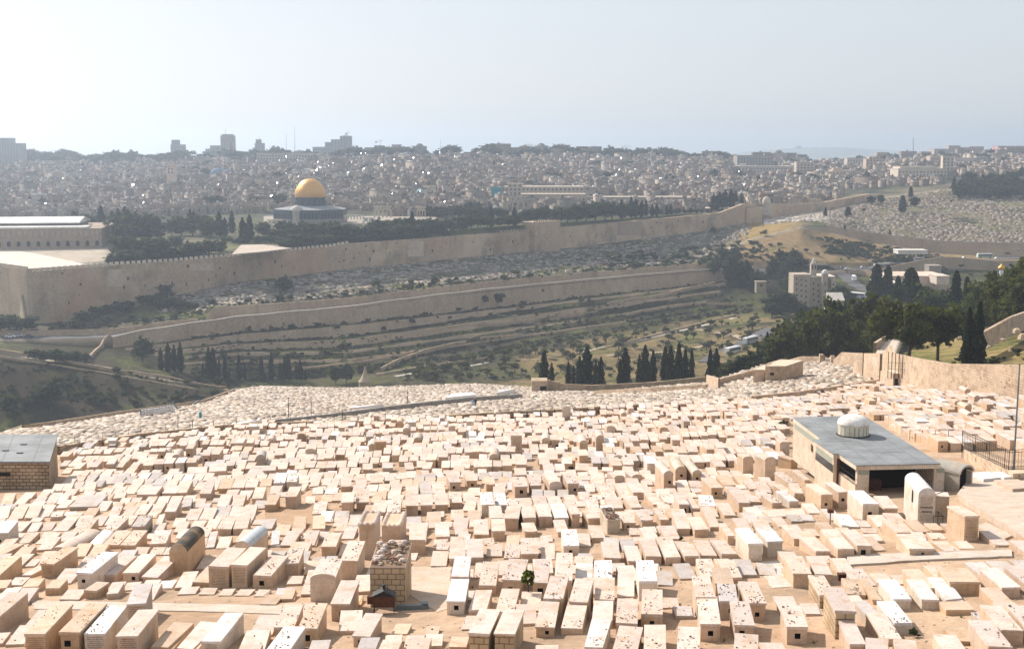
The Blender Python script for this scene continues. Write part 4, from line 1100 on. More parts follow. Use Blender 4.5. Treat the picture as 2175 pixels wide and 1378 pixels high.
# ---------------------------------------------------------------- the old city behind the wall
HOUSE_T = [(0.28,0.23,0.185),(0.24,0.195,0.155),(0.32,0.265,0.21),(0.21,0.185,0.155),(0.29,0.225,0.18),(0.27,0.19,0.155),(0.38,0.32,0.26)]
ROOF_T = [(0.16,0.135,0.115),(0.13,0.115,0.10),(0.19,0.165,0.14),(0.12,0.105,0.095),(0.15,0.12,0.10),(0.26,0.235,0.21)]
def house_mb(w, d, h, g, detail=True):
    mb = MB(); wt_ = g.choice(HOUSE_T); rt = g.choice(ROOF_T)
    mb.box(-w/2, w/2, -d/2, d/2, -6, h, wt_, bottom=False)
    mb.c[0] = rt
    mb.tint = wt_
    e = 0.25                                   # parapet
    mb.box(-w/2, w/2, -d/2, -d/2+e, h-.01, h+.7); mb.box(-w/2, -w/2+e, -d/2+e, d/2, h-.01, h+.7); mb.box(w/2-e, w/2, -d/2+e, d/2, h-.01, h+.7)
    k = g.random()
    if k < 0.35:
        x = g.uniform(-w/4, w/4); mb.box(x-1.6, x+1.6, -1, 2.2, h+.01, h+2.5, g.choice(HOUSE_T))
    elif k < 0.5:
        mb.lathe([(w*.28,0),(w*.25,w*.1),(w*.16,w*.19),(0.05,w*.23)], 10, (0,0,h+.02), rt)
    for i in range(g.choice([0,1,1,2])):       # water tanks
        x, y = g.uniform(-w/3, w/3), g.uniform(-d/3, d/3); mb.box(x-.6, x+.6, y-.5, y+.5, h+.02, h+1.6, (0.62,0.62,0.60) if g.random() < .7 else (0.08,0.08,0.08))
    mb.mi = 1
    n = max(1, int(w/3.2)); fl = max(1, int(h/3.2))
    for f_ in range(fl):
        for i in range(n):
            if g.random() < 0.22: continue
            x = -w/2+(i+.5)*w/n+g.uniform(-.3,.3); z = f_*3.2+1.1
            mb.face([(x-.5,-d/2-.05,z),(x+.5,-d/2-.05,z),(x+.5,-d/2-.05,z+1.5),(x-.5,-d/2-.05,z+1.5)])
    for f_ in range(fl):
        for i in range(max(1, int(d/4))):
            y = -d/2+(i+.5)*4; z = f_*3.2+1.1
            if y < d/2-1: mb.face([(w/2+.05,y-.5,z),(w/2+.05,y+.5,z),(w/2+.05,y+.5,z+1.5),(w/2+.05,y-.5,z+1.5)])
    mb.mi = 0
    return mb
gh = random.Random(99)
HV = []
for i in range(12):
    mb = house_mb(gh.uniform(3.6,8), gh.uniform(4.5,8), gh.choice([2.6,3.2,4.0,4.8,6.0]), gh)
    HV.append(arr_mesh('stone_house', mb.v, mb.f, mb.c, [M['city'], M['window']], mb.m))
# keep-clear spots: landmarks built on their own
CLEAR = []
def clear_at(x, y, r): CLEAR.append((x, y, r))
def is_clear(x, y, r=0): return all((x-cx_)**2+(y-cy_)**2 > (cr+r)**2 for cx_, cy_, cr in CLEAR)

# landmark buildings of the skyline and city: (px0, px1, ytop, ybottom, Y)
BG = 'modern towers on the skyline'
def block(name, parts, Y, label, cat, tint=(0.36,0.31,0.25), floors=True, group=None, depth=None, wtint=None, mat='city', base_drop=12):
    """parts = [(px0, px1, ytop, ybottom), ...] stacked or adjoining boxes seen at distance Y; first is the body"""
    root = bpy.data.objects.new(name, None); COL.objects.link(root)
    tag(root, label, cat, group)
    for i, q in enumerate(parts):
        px0, px1, yt, yb = q[:4]; tn = q[4] if len(q) > 4 else tint
        a_, b_ = at(px0, yt, Y+i*0.4), at(px1, yt, Y+i*0.4); zb_ = at(px0, yb, Y).z
        g_ = min(ground(a_.x, Y), ground(b_.x, Y))
        if yb > 900: zb_ = g_
        w = b_.x-a_.x; d = depth or min(max(w*0.7, 6), 30)
        mb = MB(); mb.tint = tn
        Yi = Y+i*0.35
        mb.box(a_.x, b_.x, Yi, Yi+d-i*0.7, zb_-base_drop if i == 0 or yb > 900 else zb_, a_.z)
        wl = ob('wall' if i == 0 else 'upper_wall', mb, M[mat], root)
        if floors:
            mw = MB(); hh = a_.z-zb_; nf = max(1, int(hh/3.4)); nw = max(1, int(w/3.6))
            for f_ in range(nf):
                for k in range(nw):
                    x = a_.x+(k+.5)*w/nw; z = zb_+1+f_*3.4
                    if z+1.6 < a_.z-.3: mw.face([(x-.7,Yi-.06,z),(x+.7,Yi-.06,z),(x+.7,Yi-.06,z+1.6),(x-.7,Yi-.06,z+1.6)])
            if mw.f:
                wo = ob('window', mw, M['window'], wl); wo['kind'] = 'stuff'
        mb = MB(); mb.tint = tuple(x*1.05 for x in tn)
        mb.box(a_.x-.3, b_.x+.3, Yi-.3, Yi+d-i*0.7+.3, a_.z+.01, a_.z+.6)
        ob('parapet', mb, M[mat], wl)
        clear_at((a_.x+b_.x)/2, Y+d/2, max(w, d)/2+2)
    return root
GT = (0.30,0.30,0.30)
block('hotel_tower', [(-40,38,305,420),(-30,20,294,306)], 1750, 'bulky grey slab tower at the hazy edge of the skyline', 'tower', GT, group=BG)
block('hotel_tower', [(362,390,308,340),(364,380,298,309)], 2000, 'stepped dark tower standing alone on the skyline before the tallest one', 'tower', GT, group=BG)
block('hotel_tower', [(436,467,317,345),(446,467,310,318)], 2020, 'broad low tower block close beside the tallest skyline tower', 'tower', GT, group=BG)
block('hotel_tower', [(468,496,289,345),(471,493,286,290)], 2000, 'tallest round shouldered tower of the skyline', 'tower', (0.34,0.31,0.30), group=BG)
block('hotel_tower', [(541,560,305,332),(543,554,297,306)], 2050, 'slim stepped tower between the tallest tower and the small dome', 'tower', GT, group=BG)
block('hotel_complex', [(664,746,313,340),(703,722,297,314),(722,746,290,314),(690,704,303,314),(728,740,289,292)], 2000, 'stepped cluster of big blocks on the skyline under a crane', 'building', GT)
block('apartment_block', [(790,821,314,338),(795,815,310,315)], 1950, 'dark unfinished block under a crane on the skyline', 'building', (0.22,0.22,0.22))
block('apartment_block', [(826,866,313,334),(832,852,308,314)], 2000, 'pale stepped pyramid shaped block on the skyline', 'building', (0.36,0.30,0.27))
block('apartment_block', [(1106,1122,316,330)], 2100, 'small square block on the ridge under paired cranes', 'building', GT)
block('apartment_block', [(1175,1195,313,326),(1179,1192,311,314)], 2150, 'flat topped block on the ridge past the minaret', 'building', GT)
block('city_hall', [(545,665,326,352)], 1650, 'long pale institution with a flat roof line behind the golden dome', 'building', (0.42,0.39,0.35))
block('long_building', [(640,720,360,372)], 1450, 'long low pale building with trees before it behind the golden dome', 'building', (0.46,0.43,0.38))
block('school_building', [(1566,1642,331,352),(1624,1642,327,333)], 1700, 'long ribbed modern block with dark window bands on the far ridge', 'building', (0.30,0.29,0.27))
block('museum', [(1908,2012,359,376),(1912,1990,355,360),(2003,2027,332,362,(0.56,0.49,0.40))], 1420, 'long pale museum with a square stone tower behind the hillside graves', 'museum', (0.58,0.50,0.41))
block('long_building', [(1072,1240,398,424),(1078,1110,391,399)], 1130, 'long two storey stone school behind the esplanade trees', 'building', (0.44,0.38,0.30))
block('long_building', [(1108,1245,414,428)], 1085, 'long lower stone wing in front of the two storey school', 'building', (0.40,0.33,0.26))
block('scaffolded_tower', [(1044,1064,400,430)], 1075, 'square tower wrapped in bright turquoise scaffold netting', 'tower', (0.02,0.22,0.27), floors=False)
block('pale_building', [(913,948,420,446),(913,925,396,421)], 1120, 'large pale yellow stone building with trees around it beyond the shrine', 'building', (0.46,0.43,0.33))
block('pale_building', [(1768,1812,362,384),(1770,1790,358,363)], 1500, 'salmon coloured villa with a pitched gable on the far slope', 'building', (0.60,0.46,0.36))
block('pale_building', [(1692,1728,345,372)], 1560, 'tan block of flats on the far slope', 'building', (0.46,0.38,0.31))
block('pale_building', [(1550,1690,354,374)], 1600, 'row of pale joined houses under the ribbed modern block', 'building', (0.46,0.42,0.37))
block('pale_building', [(1800,1840,336,350)], 1800, 'pale rounded apartment house on the ridge', 'building', (0.46,0.42,0.37))
block('pale_building', [(1840,1875,338,356,(0.5,0.4,0.32)),(1846,1870,334,339)], 1650, 'orange tinted stone villa on the ridge', 'building', (0.5,0.4,0.32))
block('pale_building', [(1976,2012,332,346)], 1750, 'pale ridge house with dark windows next to the museum tower', 'building', (0.52,0.42,0.34))
block('pale_building', [(2028,2072,336,352)], 1700, 'striped white and tan house right past the museum tower', 'building', (0.52,0.47,0.40))
block('pale_building', [(2074,2096,332,352)], 1700, 'grey cube house on the ridge near the tall mast', 'building', (0.42,0.38,0.33))
block('ridge_flats', [(1985,2040,317,330),(2015,2040,310,318)], 2300, 'pinkish tower blocks on the far ridge', 'building', (0.42,0.33,0.30), group='apartment towers on the far ridge')
block('ridge_flats', [(2044,2090,314,330),(2060,2090,312,315)], 2300, 'second cluster of pinkish tower blocks on the far ridge', 'building', (0.42,0.33,0.30), group='apartment towers on the far ridge')
block('ridge_flats', [(2112,2180,318,332,(0.5,0.2,0.15)),(2120,2190,311,319)], 2200, 'red roofed tower blocks at the end of the far ridge', 'building', (0.42,0.31,0.29), group='apartment towers on the far ridge')
block('warehouse', [(1240,1480,420,440)], 1120, 'long low stone courtyard building inside the wall', 'building', (0.38,0.33,0.27))
block('long_building', [(1470,1570,444,456)], 1040, 'low arcaded building just inside the wall beyond the cypress group', 'building', (0.44,0.37,0.29))
block('clinic', [(300,352,423,440)], 1180, 'pale arcaded house above the esplanade trees', 'building', (0.44,0.36,0.29))
block('pale_building', [(402,432,420,447)], 1180, 'narrow pale house just above the esplanade trees', 'building', (0.44,0.36,0.29))
# church tower with a pyramid roof
def spire(name, px, w, ybase, yshoulder, ytip, Y, label, tint, cone=(0.3,0.27,0.25), n=4):
    c_ = at(px, yshoulder, Y); hw = w*Y/FPX/2
    g_ = at(px, ybase, Y).z
    mb = MB(); mb.tint = tint; mb.box(c_.x-hw, c_.x+hw, Y-hw, Y+hw, g_-8, c_.z)
    o = ob(name, mb, M['city']); tag(o, label, 'tower')
    mb = MB(); mb.tint = tuple(x*1.1 for x in tint)
    mb.box(c_.x-hw-.6, c_.x+hw+.6, Y-hw-.6, Y+hw+.6, c_.z+.01, c_.z+0.8); ob('cornice', mb, M['city'], o)
    mb = MB(); mb.tint = cone
    mb.lathe([(hw*1.25,0),(0.05,at(px,ytip,Y).z-c_.z-.8)], n, (c_.x,Y,c_.z+.81), a0=math.pi/4, a1=math.pi/4+2*math.pi); ob('roof', mb, M['city'], o)
    for k, zz in enumerate((2.2, 5.5)):
        mw = MB()
        for s_ in (-.4, .4): mw.box(c_.x+s_*hw-.55, c_.x+s_*hw+.55, Y-hw-.08, Y-hw-.02, c_.z-zz-2.2, c_.z-zz)
        ob('window', mw, M['window'], o)
    clear_at(c_.x, Y, hw+6)
    return o
spire('bell_tower', 364, 17, 400, 352, 338, 1300, 'square stone bell tower with a pyramid cap in the old city', (0.58,0.43,0.35), (0.42,0.34,0.30))
spire('minaret', 1040, 5, 342, 322, 312, 1750, 'thin minaret breaking the skyline beyond the scaffolded tower', (0.40,0.28,0.24), n=8)
spire('minaret', 1350, 7, 440, 418, 411, 1070, 'pale minaret over the trees at the far end of the esplanade', (0.44,0.39,0.32), n=8)
spire('minaret', 408, 5, 440, 424, 416, 1150, 'short minaret above the esplanade trees near the mosque', (0.44,0.37,0.30), n=8)
spire('church_tower', 492, 9, 345, 322, 300, 1900, 'dark red spire in front of the tallest skyline tower', (0.33,0.20,0.18), (0.25,0.10,0.09))
spire('church_tower', 1076, 4, 330, 322, 315, 1850, 'tiny pointed spire on the ridge past the minaret', (0.40,0.30,0.26))
def domed(px, r, ybase, ytop, Y, label, tint, wall=(0.42,0.37,0.31), drumh=3, name='domed_church'):
    c_ = at(px, ybase, Y); R_ = r*Y/FPX; zt_ = at(px, ytop, Y).z
    mb = MB(); mb.tint = wall; mb.box(c_.x-R_*1.3, c_.x+R_*1.3, Y-R_, Y+R_*1.4, c_.z-10, c_.z-drumh)
    mb.lathe([(R_, -drumh-.5),(R_, 0)], 20, tuple(c_))
    o = ob(name, mb, M['city']); tag(o, label, 'church' if 'church' in name else 'building')
    h_ = zt_-c_.z
    mb = MB(); mb.tint = tint; mb.lathe([(R_*math.cos(i*math.pi/16)+.02, h_*math.sin(i*math.pi/16)) for i in range(9)], 20, tuple(c_)); ob('dome', mb, M['city'], o, smooth=True)
    clear_at(c_.x, Y, R_*1.5)
    return o
domed(462, 16, 370, 357, 1420, 'great grey blue church dome in the old city', (0.10,0.15,0.24))
domed(484, 10, 369, 360, 1400, 'smaller grey blue dome beside the great church dome', (0.10,0.15,0.24))
domed(581, 7, 321, 309, 1900, 'small dome on the skyline between tower and cranes', (0.3,0.3,0.3))
domed(893, 8, 408, 401, 1100, 'pale turquoise dome on a yellow stone hall beyond the shrine', (0.25,0.45,0.46), (0.45,0.42,0.33))
domed(1052, 5, 441, 436, 1000, 'little pale dome among the esplanade trees', (0.5,0.48,0.44), name='domed_shrine_small')
domed(1106, 4, 449, 446, 990, 'tiniest pale dome beside the tall arched facade', (0.5,0.48,0.44), name='domed_shrine_small')
domed(1628, 9, 430, 417, 1045, 'pale ribbed dome just inside the far stretch of wall', (0.48,0.42,0.34), name='domed_hall')
domed(1247, 6, 472, 469, 935, 'low pale dome set on top of the city wall walk', (0.5,0.45,0.37), name='domed_hall')
# white barrel roof and white shed
def shed(px0, px1, y0_, y1_, Y, label, tint, Y2=None):
    a_, b_ = at(px0, y0_, Y), at(px1, y1_, Y2 or Y+25)
    mb = MB(); mb.tint = (0.4,0.35,0.3)
    d_ = (b_-a_); d_.z = 0; L = d_.length; ang = math.atan2(d_.y, d_.x)
    mb.box(0, L, -4, 4, -9, 0); o = ob('long_hall', mb, M['city'], None, a_, ang); tag(o, label, 'hall')
    v_ = MB(); v_.tint = tint; v_.vault(-4.3, 4.3, 0, L, 0.02, 2.6); r_ = ob('roof', v_, M['city'], o, (0,0,0), -math.pi/2)
    clear_at((a_.x+b_.x)/2, (a_.y+b_.y)/2, L/2)
shed(425, 448, 388, 382, 1370, 'long hall with a white barrel roof in the old city', (0.85,0.84,0.80))
shed(447, 468, 382, 374, 1400, 'second white barrel roofed hall stepping up behind the first', (0.85,0.84,0.80))
# masts and cranes on the skyline
def mast(px, yb, yt, Y, label, arm=None, name='antenna_mast', r=0.45):
    p, q = at(px, yb, Y), at(px, yt, Y)
    mb = MB(); mb.tint = (0.35,0.28,0.25); mb.tube((p.x,Y,p.z-8), q, r, r*0.4, 5)
    if arm:
        l, rr = arm; mb.tube((q.x-l*Y/FPX,Y,q.z-2), (q.x+rr*Y/FPX,Y,q.z-1.2), .4, .3, 4); mb.tube((q.x-l*Y/FPX*.7,Y,q.z-2.2),(q.x,Y,q.z+1.5),.15,.15,4); mb.tube((q.x+rr*Y/FPX*.6,Y,q.z-1.5),(q.x,Y,q.z+1.5),.15,.15,4)
        mb.box(q.x-l*Y/FPX, q.x-l*Y/FPX+2.5, Y-.8, Y+.8, q.z-4, q.z-2)
    o = ob(name, mb, M['city']); tag(o, label, 'crane' if arm else 'mast', 'cranes on the skyline' if arm else 'masts on the skyline')
mast(608, 324, 284, 1900, 'thin tall mast behind the golden dome, thicker of two')
mast(626, 324, 268, 1900, 'thinnest tallest mast behind the golden dome')
mast(1940, 330, 292, 2100, 'tall lattice mast over the ridge near the museum', r=0.9)
mast(479, 287, 272, 2000, 'short mast on top of the tallest skyline tower')
mast(551, 298, 290, 2050, 'pin mast on the slim stepped tower')
mast(6, 294, 284, 1750, 'pin mast on the bulky slab tower at the hazy edge')
mast(936, 320, 296, 1900, 'faint mast on the ridge past the shrine')
mast(500, 335, 305, 1850, 'lattice pole beside the dark red spire')
mast(738, 292, 281, 2000, 'crane on the roof of the stepped skyline cluster', (5,6), 'tower_crane')
mast(808, 312, 298, 1950, 'crane over the dark unfinished block', (11,6), 'tower_crane')
mast(752, 320, 309, 1950, 'low crane beside the stepped cluster', (6,9), 'tower_crane')
mast(1122, 322, 306, 2150, 'first of two cranes standing together on the ridge', (6,12), 'tower_crane')
mast(1126, 322, 309, 2180, 'second of two cranes standing together on the ridge', (3,6), 'tower_crane')
mast(1328, 322, 310, 2200, 'crane standing alone on the empty stretch of ridge', (8,14), 'tower_crane')
mast(1158, 322, 309, 2200, 'faint small crane between the paired cranes and the ridge block', (6,5), 'tower_crane')
# houses: rows of the crowded town, nearest 290 as things, the rest as one mass
pts = []
Yv = 955.0
while Yv < 1960:
    step = 7.0+Yv*0.003
    x = -0.46*Yv
    while x < 0.47*Yv:
        w = rnd.uniform(4, 8)
        xx = x+w/2; yy = Yv+rnd.uniform(-4, 4)
        a = xx/yy; px = CX+a*FPX
        ok = yy > cy_of(cE, a)+ (70 if px > 1540 else (330 if px < 1540 and px > 560 else 300))
        if px < 560: ok = yy > 980
        elif px < 1000: ok = yy > (960 if px > 830 else 1000)
        elif px < 1560: ok = yy > (1035 if px < 1380 else cy_of(cE, a)+40)
        elif px < 1780: ok = yy > cy_of(cE, a)+25
        else: ok = yy > 1330
        if px > 1990 and yy < 1480: ok = False
        if yy > cy_of(cG, a)-(5 if px > 1500 else 90): ok = False
        if ok and rnd.random() < (0.90 if yy < 1450 else 0.74 if yy < 1650 or px > 1350 else 0.34) and is_clear(xx, yy, w*0.4): pts.append((xx, yy, w))
        x += w+rnd.choice([0.3,0.5,2,4])
    Yv += step
pts.sort(key=lambda p: p[1])
HL = 'flat roofed pale stone house in the crowded old city behind the wall'
near, far = pts[:290], pts[290:]
NH = []
for (x, y, w) in near:
    o = link('stone_house', HV[rnd.randrange(len(HV))])
    o.location = (x, y, ground(x, y)+rnd.uniform(-1.5, 1.5)); o.rotation_euler = (0, 0, rnd.uniform(-.5, .5)+rnd.choice([0, 0, math.pi/2, -0.3]))
    tag(o, HL, 'house', 'houses of the old city'); NH.append(o)
VV, FF, CC_, MM = [], [], [], []
for (x, y, w) in far:
    k = HV[rnd.randrange(len(HV))]
    pass
hm = []
for k in HV:
    v_ = np.array([v.co[:] for v in k.vertices]); f_ = [tuple(p.vertices) for p in k.polygons]
    c_ = np.array([d.color[:3] for d in k.attributes['tint'].data]); m_ = np.array([p.material_index for p in k.polygons])
    q4 = [i for i, f in enumerate(f_) if len(f) == 4]
    hm.append((v_, np.array([f_[i] for i in q4]), c_[q4], m_[q4]))
off = 0
X_, Y_ = np.array([p[0] for p in far]), np.array([p[1] for p in far]); Zg = ground_v(X_, Y_)
for i, (x, y, w) in enumerate(far):
    v_, f_, c_, m_ = hm[rnd.randrange(12)]
    t = rnd.uniform(-.5,.5)+rnd.choice([0,math.pi/2]); cs, sn = math.cos(t), math.sin(t)
    s = 1.0 if y < 1500 else 1.15
    vx = v_*s
    if rnd.random() < 0.25: vx = vx*np.array([1,1,1.35])
    if rnd.random() < 0.16: vx = vx*np.array([rnd.uniform(1.6,3.2),1.3,rnd.uniform(1,1.5)])
    if y > 1180: f_, c_, m_ = f_[m_ == 0], c_[m_ == 0], m_[m_ == 0]
    VV.append(np.stack([vx[:,0]*cs-vx[:,1]*sn+x, vx[:,0]*sn+vx[:,1]*cs+y, vx[:,2]+Zg[i]+rnd.uniform(-1.5,2.5)], 1)); FF.append(f_+off); off += len(v_)
    tt = rnd.uniform(.75,1.15)
    cc = c_*tt*(1.0 if x > -60 else .86)
    if rnd.random() < 0.05: cc = cc.copy(); cc[0] = (0.40,0.14,0.09)
    CC_.append(cc); MM.append(m_)
hs = link('city_houses', arr_mesh('city_houses', np.concatenate(VV), np.concatenate(FF), np.concatenate(CC_), [M['city'], M['window']], np.concatenate(MM)))
stuff(hs, 'mass of small stone houses climbing to the skyline', 'houses')
# solar heaters and dishes as added mirror plates, tilted to glint at the camera
M['mirror'] = plain('glint_mirror', (0.75,0.78,0.80), 0.16, 0.9, var=0.03)
view_n = []
mb = MB()
gs = random.Random(4)
for (x, y, w) in far+near:
    px = CX+x/y*FPX
    dens = 0.035*math.exp(-((px-720)/170)**2)+0.006
    if y > 1650 or gs.random() > dens: continue
    c_ = Vector((x, y, ground(x, y)+9.5+gs.uniform(0, 3)))
    vd = (Vector((0,0,HC))-c_).normalized()
    n_ = (vd+sdir).normalized()
    n_ = (n_+Vector((gs.gauss(0,.07), gs.gauss(0,.07), gs.gauss(0,.05)))).normalized()
    u_ = n_.orthogonal().normalized(); w_ = n_.cross(u_)
    s = gs.choice([.25,.3,.4,.55,.8])
    q = [c_+u_*s+w_*s, c_-u_*s+w_*s, c_-u_*s-w_*s, c_+u_*s-w_*s]
    if (q[1]-q[0]).cross(q[2]-q[1]).dot(n_) < 0: q = q[::-1]
    mb.face(q); mb.tube(c_-n_*.05, (c_.x, c_.y, c_.z-3), .12, .12, 4)
stuff(ob('rooftop_panels', mb, M['mirror']), 'solar panels and dishes as mirror plates tilted to glint on the roofs', 'panels')
CT = []
for i in range(165):
    px = rnd.uniform(-20, 2190); a = az(px, 400)[0]
    y0_ = max(cy_of(cF, a)+60, 1010); yy = rnd.uniform(y0_, cy_of(cG, a)+10) if rnd.random() < .62 else cy_of(cG, a)+rnd.uniform(-90, 12)
    x = a*yy
    if not is_clear(x, yy, 3): continue
    kind = 'cypress' if rnd.random() < .15 else 'broad'
    CT.append(plant(kind, Vector((x, yy, ground(x, yy)-.5)), rnd.uniform(8, 14), 'hazy dark tree between the houses of the old city', 'tree', 'trees among the city houses', rnd.uniform(1.0, 1.6) if kind == 'broad' else 1.2, 'city_tree'))
for i in range(34):
    px = rnd.uniform(1560, 2180); a = az(px, 400)[0]; yy = rnd.uniform(1400, 2000); x = a*yy
    if is_clear(x, yy, 3): CT.append(plant('broad', Vector((x, yy, ground(x, yy)-.5)), rnd.uniform(10, 16), '', 'tree', 'trees among the city houses', rnd.uniform(1.1, 1.7), 'city_tree'))
for i in range(125):
    px = rnd.uniform(30, 1560); a = az(px, 330)[0]; yy = cy_of(cG, a)+rnd.uniform(-120, 6); x = a*yy
    if is_clear(x, yy, 2): CT.append(plant('broad', Vector((x, yy, ground(x, yy)-2)), rnd.uniform(11, 19)*(1.25 if px < 400 else 1), '', 'tree', 'hazy trees along the skyline ridge', rnd.uniform(1.4, 2.4), 'ridge_tree'))
CM = [(n_, at(px_, 400, Y_).x, Y_) for n_, px_, Y_ in [('golden domed shrine',660,880),('long mosque',100,760),('turquoise netted tower',1054,1075),('square bell tower',364,1380),('pair of grey blue domes',470,1410),('white barrel roofs',445,1385),('two storey stone school',1150,1130),('cypress clump inside the wall',1550,1000),('museum tower',2015,1420),('tallest skyline tower',480,1950),('long institution under the skyline',600,1650),('minaret on the ridge',1040,1750),('ribbed modern block',1600,1700),('salmon villa',1790,1500),('yellow stone hall',900,1110),('far end of the city wall',1850,1250),('stepped skyline cluster',705,1950),('hazy slab tower',5,1750),('tall lattice mast',1940,2050)]]
label_by([o for o in CT if o['group'].startswith('trees')], CM, 'hazy dark tree between city houses')
label_by([o for o in CT if not o['group'].startswith('trees')], CM, 'dark blue hazy tree on the skyline ridge')
label_by(NH, CM, 'small flat roofed old city house')
# big institutions on the ridge, as in a band behind everything
AH = []
for i in range(40):
    px = rnd.uniform(1100, 2175) if rnd.random() < .8 else rnd.uniform(0, 1100); a = az(px, 330)[0]; Y = cy_of(cG, a)+rnd.uniform(-60, 10)
    x = a*Y
    if not is_clear(x, Y, 8): continue
    w, h = rnd.uniform(14, 34), rnd.uniform(5, 14)
    mb = house_mb(w, 12, h, rnd)
    o = link('apartment_house', arr_mesh('apartment_house', mb.v, mb.f, mb.c, [M['city'], M['window']], mb.m), loc=(x, Y, ground(x, Y)))
    AH.append(o); tag(o, 'hazy pale apartment house on the skyline ridge', 'house', 'apartment houses on the skyline ridge')

label_by(AH, CM, 'hazy pale apartment house on the skyline')
